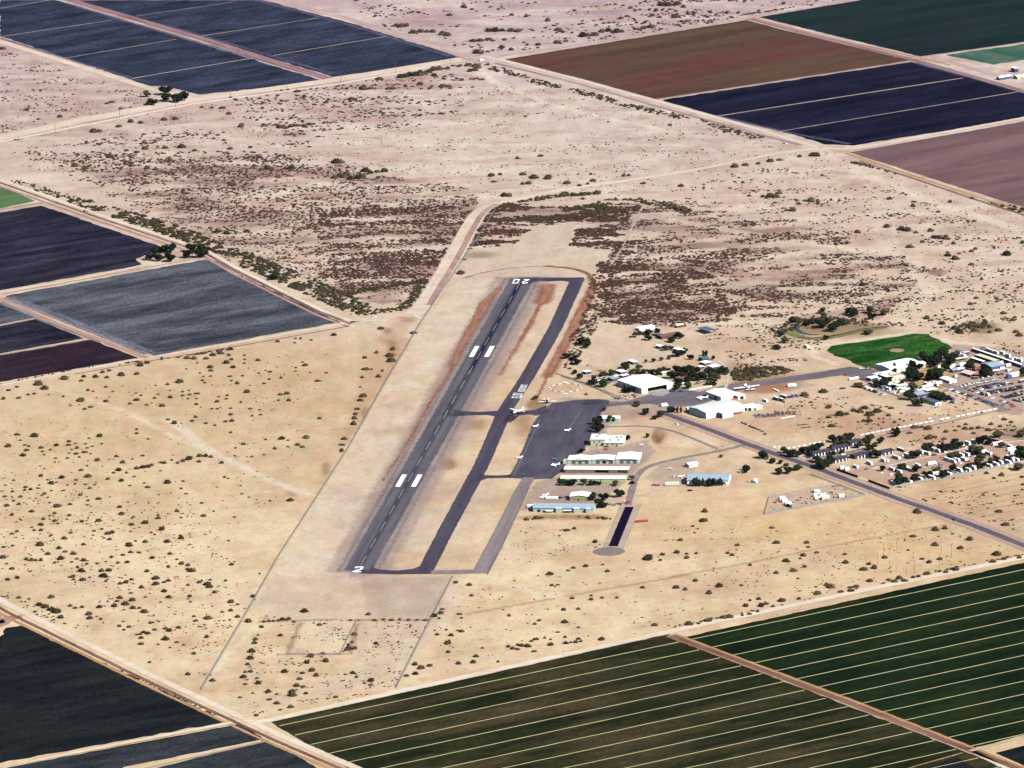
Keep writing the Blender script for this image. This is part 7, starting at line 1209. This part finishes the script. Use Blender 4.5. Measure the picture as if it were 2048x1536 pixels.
plane('airliner_taildragger', 'big white twin taildragger airliner with swept wings behind the ramp hangar', Q5(1130, 282), H(112), 19.7, 29, False, True, tail_low=True, fat=1.1)
plane('light_aircraft', 'dull grey aircraft parked left of the ramp', Q4(410, 1145), H(-120), 9, 12, False, True, flat('dull_grey_aircraft', S(150, 136, 138), 0.5), MATS['dull_grey_aircraft'])
plane('light_aircraft', 'white light aircraft tail up above the long pale blue shed', Q3(495, 640), H(-145), 8, 10, False); plane('light_aircraft', 'small white aircraft nose left above the long pale blue shed', Q3(455, 672), H(-170), 6.5, 9, False)
plane('light_aircraft', 'white aircraft with a red tail left of the white cottage', Q6(435, 280), H(-88), 5.5, 7.4, False, fin=REDP); plane('light_aircraft', 'pale aircraft left of the pale blue barn', Q6(490, 398), H(-10), 7, 9.5, False, body=PBLUE)
plane('light_aircraft', 'white aircraft in the shade by the barn left wall', Q6(600, 400), H(-160), 7, 9, False); plane('light_aircraft', 'blue white aircraft beside the round white tank of the barn', Q6(1600, 468), H(180), 5, 6, False, body=SLATER)
plane('light_aircraft', 'red and white aircraft where the black strip begins', Q3(1640, 730), H(35), 7.2, 8.6, False, body=REDP, wing=REDP, fin=PW); plane('light_aircraft', 'white aircraft above the car park', U6(1595, 310), H(190), 8, 9, False)
# ================================================================== BARRIERS, WALLS, FENCES, POLES
def barrier(px, L, label, z=1.5):
    p = at(px); t = thing('white_barrier', (p.x, p.y, 0), BB, label, 'barrier', 'white barriers along the track'); MB().box(-L/2, L/2, -.08, .08, .25, z).obj('board', W_WALL, t)
    for x in (-L*.35, L*.35): MB().box(x-.1, x+.1, -.16, -.085, 0, z).obj('post', GREY, t)
n = 0
BP = [R2(1497, 372)]; 
for k in range(26):
    q = (R2(1497, 372)[0]+k*10.63, R2(1497, 372)[1]-k*2.06)
    if k in (14, 17): continue
    barrier(q, 5.1, 'white board barrier, %s of the long line along the track' % ORD[k])
barrier(R3(672, 136), 4.2, 'white board barrier standing behind the long line'); 
for k, (x, y, l_) in enumerate(((215, 552, 3), (280, 552, 2.6), (325, 585, 2.6), (420, 568, 3), (500, 556, 4), (575, 542, 3.4), (650, 527, 4.4), (735, 511, 3), (805, 497, 4.4), (872, 484, 2.4), (957, 469, 4.4), (1120, 440, 2.6))):
    barrier(R2(x, y), l_, 'white board barrier, %s of the short line above the motel trees' % ORD[k])
def wall_line(name, label, cat, pts, h, th, mat, z0=0):
    w = ats(pts); t = thing(name, (w[0].x, w[0].y, 0), 0, label, cat); o = w[0]
    for k, (a, b) in enumerate(zip(w[:-1], w[1:])):
        d = (b-a).normalized(); nm = Vector((-d.y, d.x))*th/2; v = [a-o-nm, b-o-nm, b-o+nm, a-o+nm]
        MB().add([(q.x, q.y, z0) for q in v]+[(q.x, q.y, h) for q in v], [(0, 3, 2, 1), (4, 5, 6, 7), (0, 1, 5, 4), (1, 2, 6, 5), (2, 3, 7, 6), (3, 0, 4, 7)]).obj('wall_section', mat, t)
    return t
wall_line('boundary_wall', 'long pale block wall along the bottom of the trailer park', 'wall', [(1783, 976), R3(450, 1065), R3(1000, 975), R3(1500, 880), (2062, 920)], 1.8, .3, CONC)
wall_line('boundary_wall', 'maroon wall beside the highway, the upper of two', 'wall', [R2(1120, 882), R2(1430, 990)], 2.2, .4, MAROON); wall_line('boundary_wall', 'maroon wall beside the highway, the lower of two', 'wall', [R2(1585, 1045), R2(1895, 1160)], 2.2, .4, MAROON)
wall_line('boundary_wall', 'short dark wall between the sand and the trailer park at the right', 'wall', [R3(1515, 430), R3(1680, 475)], 2, .4, MAROON); wall_line('boundary_wall', 'long low white wall at the top edge of the ramp', 'wall', [Q4(1450, 1028), Q4(1800, 965)], .9, .5, W_WALL)
wall_line('pipe_stack', 'long white pipe lying beside the dark rubble', 'pipe', [Q5(1620, 715), Q5(1825, 675)], .7, .7, W_WALL)
WIRE = NT('chain_link'); wp = WIRE.noise(WIRE.pos(0.0), 3.0, 2.0); MATS['chain_link'] = WIRE.out(S(176, 184, 196), 0.5, alpha=WIRE.rng(wp, .3, .7, .35, .75)); WIREM = MATS['chain_link']
def fence(label, pts, h=2.0, step=9.0, mat=None, sm=0):
    w = ats(pts); w = smooth(w, sm) if sm else w; w = densify(w, step, False); o = w[0]; t = thing('wire_fence', (o.x, o.y, 0), 0, label, 'fence'); mb = MB(); pm = MB()
    for a, b in zip(w[:-1], w[1:]): mb.add([(a.x-o.x, a.y-o.y, .1), (b.x-o.x, b.y-o.y, .1), (b.x-o.x, b.y-o.y, h-.05), (a.x-o.x, a.y-o.y, h-.05)], [(0, 1, 2, 3)])
    q = MB()
    for a, b in zip(w[:-1], w[1:]):
        d = (b-a).normalized(); nm = Vector((-d.y, d.x))*.04; v = [a-o-nm, b-o-nm, b-o+nm, a-o+nm]; q.add([(p.x, p.y, h-.04) for p in v]+[(p.x, p.y, h+.04) for p in v], [(0, 3, 2, 1), (4, 5, 6, 7), (0, 1, 5, 4), (1, 2, 6, 5), (2, 3, 7, 6), (3, 0, 4, 7)])
    mb.obj('wire_mesh', mat or WIREM, t); q.obj('top_rail', GREY, t)
    for p in w: pm.box(p.x-o.x-.06, p.x-o.x+.06, p.y-o.y-.06, p.y-o.y+.06, 0, h+.1)
    pm.obj('fence_posts', GREY, t, kind='stuff')
fence('long grey wire fence running the length of the airfield on its left', [(991, 420), (960, 470), (939.8, 500), (844, 643.6), (769, 770), (700, 893), (618.6, 1020), (560, 1110), (500, 1216), (403, 1380)], 2.4, 9)
DW = flat('rusty_wire', S(120, 96, 92), 0.8)
fence('dark wire fence from the old taxiway end down to the row-crop field', [(907, 1152.7), (862, 1240), (793, 1376)], 2.2, 9, WIREM); fence('dark wire fence along the right of the worn taxiway', [(976, 1150), (1005, 1095), (1040, 1020), (1060, 975)], 1.8, 9, WIREM)
fence('brush-choked fence round the left pen below the runway', [P8(100, 655), P8(0, 860), P7(1620, 862)], 1.6, 9, WIREM)
fence('low fence round the gravel yard beside the highway', [(1538.8, 994.7), (1529.2, 1028.9), (1730.2, 990.6), (1675.5, 970), (1620, 950)], 1.8, 6, WIREM); fence('low fence along the upper side of the gravel yard', [(1538.8, 994.7), (1600, 983), (1676, 970)], 1.8, 6, WIREM)
fence('low wire fence between apron corner and the sand target ring', [(1112, 748), (1170, 768), (1240, 800)], 1.6, 8, WIREM)
def pole(px, h, label, cross=True, name='power_pole', cat='pole', group=None, r=.2, mat=None):
    p = at(px); t = thing(name, (p.x, p.y, 0), BB, label, cat, group); m = mat or WOOD; MB().tube((0, 0, 0), (0, 0, h), r, r*.7, 7).obj('shaft', m, t)
    if cross: MB().box(-1.5, 1.5, -.09, .09, h-1.0, h-.75).obj('crossarm', m, t)
for k, (x, y) in enumerate((P1(700, 697), P1(1028, 627), P1(1350, 577), P1(1678, 537), P1(1995, 492), P2(327, 425), P2(648, 372), P2(1280, 262), P2(1605, 222), P2(1925, 175), P3(287, 132), P3(597, 76), P3(903, 38))):
    pole((x, y), 12, 'tall power pole, %s along the far dirt road' % ORD[k], group='power poles along the far road', r=.22)
for k, (px, h) in enumerate(((Q5(168, 832), 11), (Q5(875, 1092), 10), (R4(1900, 372), 10), (P1(325, 780), 12), (P3(850, 900), 10))):
    pole(px, h, ('power pole beside the highway below the cypresses', 'power pole at the junction of side road and highway', 'lamp pole beside the highway at the gravel yard corner', 'power pole on the far left dirt road', 'power pole at the corner of the far mauve field')[k], r=.18)
for k, (px, h) in enumerate((((R5(405, 590)), 13.5), (R5(635, 568), 14), (R5(1388, 588), 13.5), (R5(1562, 618), 12.5), (R5(298, 772), 12), (R5(512, 895), 12.5), (R5(937, 908), 13), (R5(1352, 800), 12.5), (R5(618, 895), 7), (R5(790, 920), 7))):
    pole(px, h, 'rust coloured antenna mast, %s of the ten near the row-crop field' % ('leftmost', 'fourth from the left', 'sixth', 'rightmost', 'upper left', 'third', 'tall middle', 'one behind a bush', 'short left', 'short middle')[k], cross=k in (2, 3, 6), name='antenna_mast', cat='mast', group='ten antenna masts', r=.2, mat=flat('rusty_mast', S(150, 96, 92), 0.8))
# landing target: a ring of white and red panels laid on the sand
tc = at(1131, 776); t_ = thing('target_ring', (tc.x, tc.y, 0), 0, 'ring of white and red panels laid out on the sand beside the apron', 'target'); RD = flat('faded_red_panel_cloth', S(206, 118, 96), 0.9)
for k in range(24):
    a = 2*math.pi*(k+.25)/24; c = Vector((math.cos(a)*16.2, math.sin(a)*16.2*1.06)); d = Vector((-math.sin(a), math.cos(a)))*(1.9 if k % 2 else 2.2); e = Vector((math.cos(a), math.sin(a)))*.7
    q = [c-d-e, c+d-e, c+d+e, c-d+e]; MB().add([(v.x, v.y, .12) for v in q]+[(v.x, v.y, .42) for v in q], [(0, 3, 2, 1), (4, 5, 6, 7), (0, 1, 5, 4), (1, 2, 6, 5), (2, 3, 7, 6), (3, 0, 4, 7)]).obj('panel', [RD, W_WALL][k % 2], t_)
for x, y in ((0, 22), (0, -24)): MB().box(x-2.2, x+2.2, y-1, y+1, .1, .6).obj('panel', W_WALL, t_)
for x, y in ((-10, 4), (-12, -3), (3, 3), (5, -4)): MB().box(x-1.2, x+1.2, y-.8, y+.8, .1, .35).obj('panel', RD, t_)
# rubble, tyre rows, markers, small things
def pile(name, label, cat, pts, n, lo, hi, wd, mats, seed):
    r = random.Random(seed); w = ats(pts); L = sum((a-b).length for a, b in zip(w[1:], w[:-1])); mb = MB(); o = w[0]
    for k in range(n):
        q = r.random()*(len(w)-1); i = int(q); p = w[i]+(w[i+1]-w[i])*(q-i)+Vector((r.gauss(0, wd/3), r.gauss(0, wd/3)))-o; s = r.uniform(lo, hi); a = r.uniform(0, 3.14); c, s_ = math.cos(a)*s/2, math.sin(a)*s/2; hh = s*r.uniform(.4, .9)
        mb.add([(p.x-c+s_, p.y-s_-c, 0), (p.x+c+s_, p.y+s_-c, 0), (p.x+c-s_, p.y+s_+c, 0), (p.x-c-s_, p.y-s_+c, 0), (p.x-c*.5, p.y-s_*.5, hh), (p.x+c*.6, p.y+s_*.4, hh*.8)], [(0, 1, 5, 4), (1, 2, 5), (2, 3, 4, 5), (3, 0, 4)], k % len(mats))
    ob = mb.obj(name, mats, label=label, category=cat, kind='stuff'); ob.location = (o.x, o.y, 0); return ob
DKR = flat('dark_rubble', S(70, 50, 56), 0.9, var=0.3)
pile('rubble_heap', 'dark heap of rubble and scrap on the sand right of the workshop', 'rubble', [Q5(1240, 670), Q5(1400, 680), Q5(1600, 650), Q5(1820, 610)], 170, 1, 3, 9, [DKR, BRNR, GREY], 3)
pile('scrap_row', 'dark row of tyres and scrap below the mint roofed hangar', 'scrap', [Q5(1035, 772), Q5(1120, 800)], 16, 1, 2, 1.5, [DKR], 4); pile('scrap_row', 'long dark row of tyres running down towards the highway', 'scrap', [Q5(1160, 822), Q5(1360, 902)], 36, 1, 2, 1.5, [DKR], 5)
pile('scrap_row', 'two short dark rows of timber on the sand above the motel', 'scrap', [R2(550, 225), R2(690, 215)], 20, 1, 2, 1.5, [DKR, BRNR], 6); pile('scrap_row', 'dark line of timber nearest the motel', 'scrap', [R2(600, 268), R2(750, 246)], 26, 1, 2, 1.5, [DKR, BRNR], 7)
pile('scrap_row', 'dark scrap and vehicles beside the long white trailer', 'scrap', [Q5(1720, 400), Q5(1860, 375)], 30, 1.2, 2.8, 4, [DKR, STRIPE], 8); pile('scrap_row', 'clutter of crates around the trees left of the black strip', 'scrap', [Q3(1270, 780), Q3(1500, 760), Q3(1580, 740)], 50, .8, 2, 7, [DKR, GREY, BRNR], 9)
pile('scrap_row', 'clutter beside the right end of the village trees', 'scrap', [Q4(1500, 960), Q4(1650, 900)], 40, .8, 2.2, 5, [DKR, BRNR, CREAM], 10); pile('scrap_row', 'clutter and wrecks left of the largest hangar', 'scrap', [Q4(0, 920), Q4(150, 860), Q4(330, 880)], 70, .8, 2.6, 8, [DKR, GREY, W_WALL, BRNR], 11)
pile('scrap_row', 'jumble of crates in the complex beside the lawn', 'scrap', [Q8(640, 1150), Q8(900, 1180), Q8(1150, 1200)], 90, .8, 2.4, 12, [DKR, W_WALL, BRNR, BLUEW], 12); pile('scrap_row', 'jumble of equipment under the trees of the courtyard', 'scrap', [R1(250, 760), R1(420, 700), R1(500, 690)], 60, .8, 2.6, 12, [W_WALL, CREAM, DKR, TEAL], 13)
pile('scrap_row', 'clutter between the caravans of the trailer park', 'scrap', [R3(100, 900), R3(500, 850), R3(900, 760), R3(1300, 690), R3(1600, 640)], 110, .7, 2.2, 22, [DKR, W_WALL, BRNR, GREY, BLUEW], 14)
pile('scrap_row', 'clutter along the pale wall of the trailer park', 'scrap', [R3(100, 1090), R3(700, 990), R3(1300, 880), R3(1900, 760)], 110, .7, 2.2, 10, [DKR, W_WALL, GREY, BLUEW], 15); pile('scrap_row', 'clutter behind the upper trailer row', 'scrap', [R3(100, 700), R3(700, 620), R3(1300, 500)], 90, .7, 2.2, 12, [DKR, W_WALL, GREY, BRNR], 16)
for k, (x, y) in enumerate(((1175, 935), (1765, 745), (1860, 712))): pass
mk = []
for k in range(8):
    p = at(P2(398+k*12, 562+(k % 2)*3)); t = thing('white_marker', (p.x, p.y, 0), 0, 'small white marker post, %s in the far desert patch' % ORD[k], 'marker', 'white markers in the far desert'); MB().box(-.5, .5, -.5, .5, 0, 1.4, top=(.1, .1, .1, .1)).obj('block', W_WALL, t)
# ================================================================== AIR: thin even haze over the whole valley
hz = bpy.data.meshes.new('haze'); hb = MB(); hb.box(-3000, 3000, -9000, 4500, -1, 2300); hm = NT('haze_air'); pv = hm.n('ShaderNodeVolumePrincipled'); pv.inputs['Color'].default_value = (0.8, 0.85, 1, 1); pv.inputs['Density'].default_value = 1.2e-6; pv.inputs['Anisotropy'].default_value = 0.2
ho = hm.n('ShaderNodeOutputMaterial'); hm.l(pv.outputs[0], ho.inputs['Volume']); hb.obj('haze', hm.m, kind='stuff')
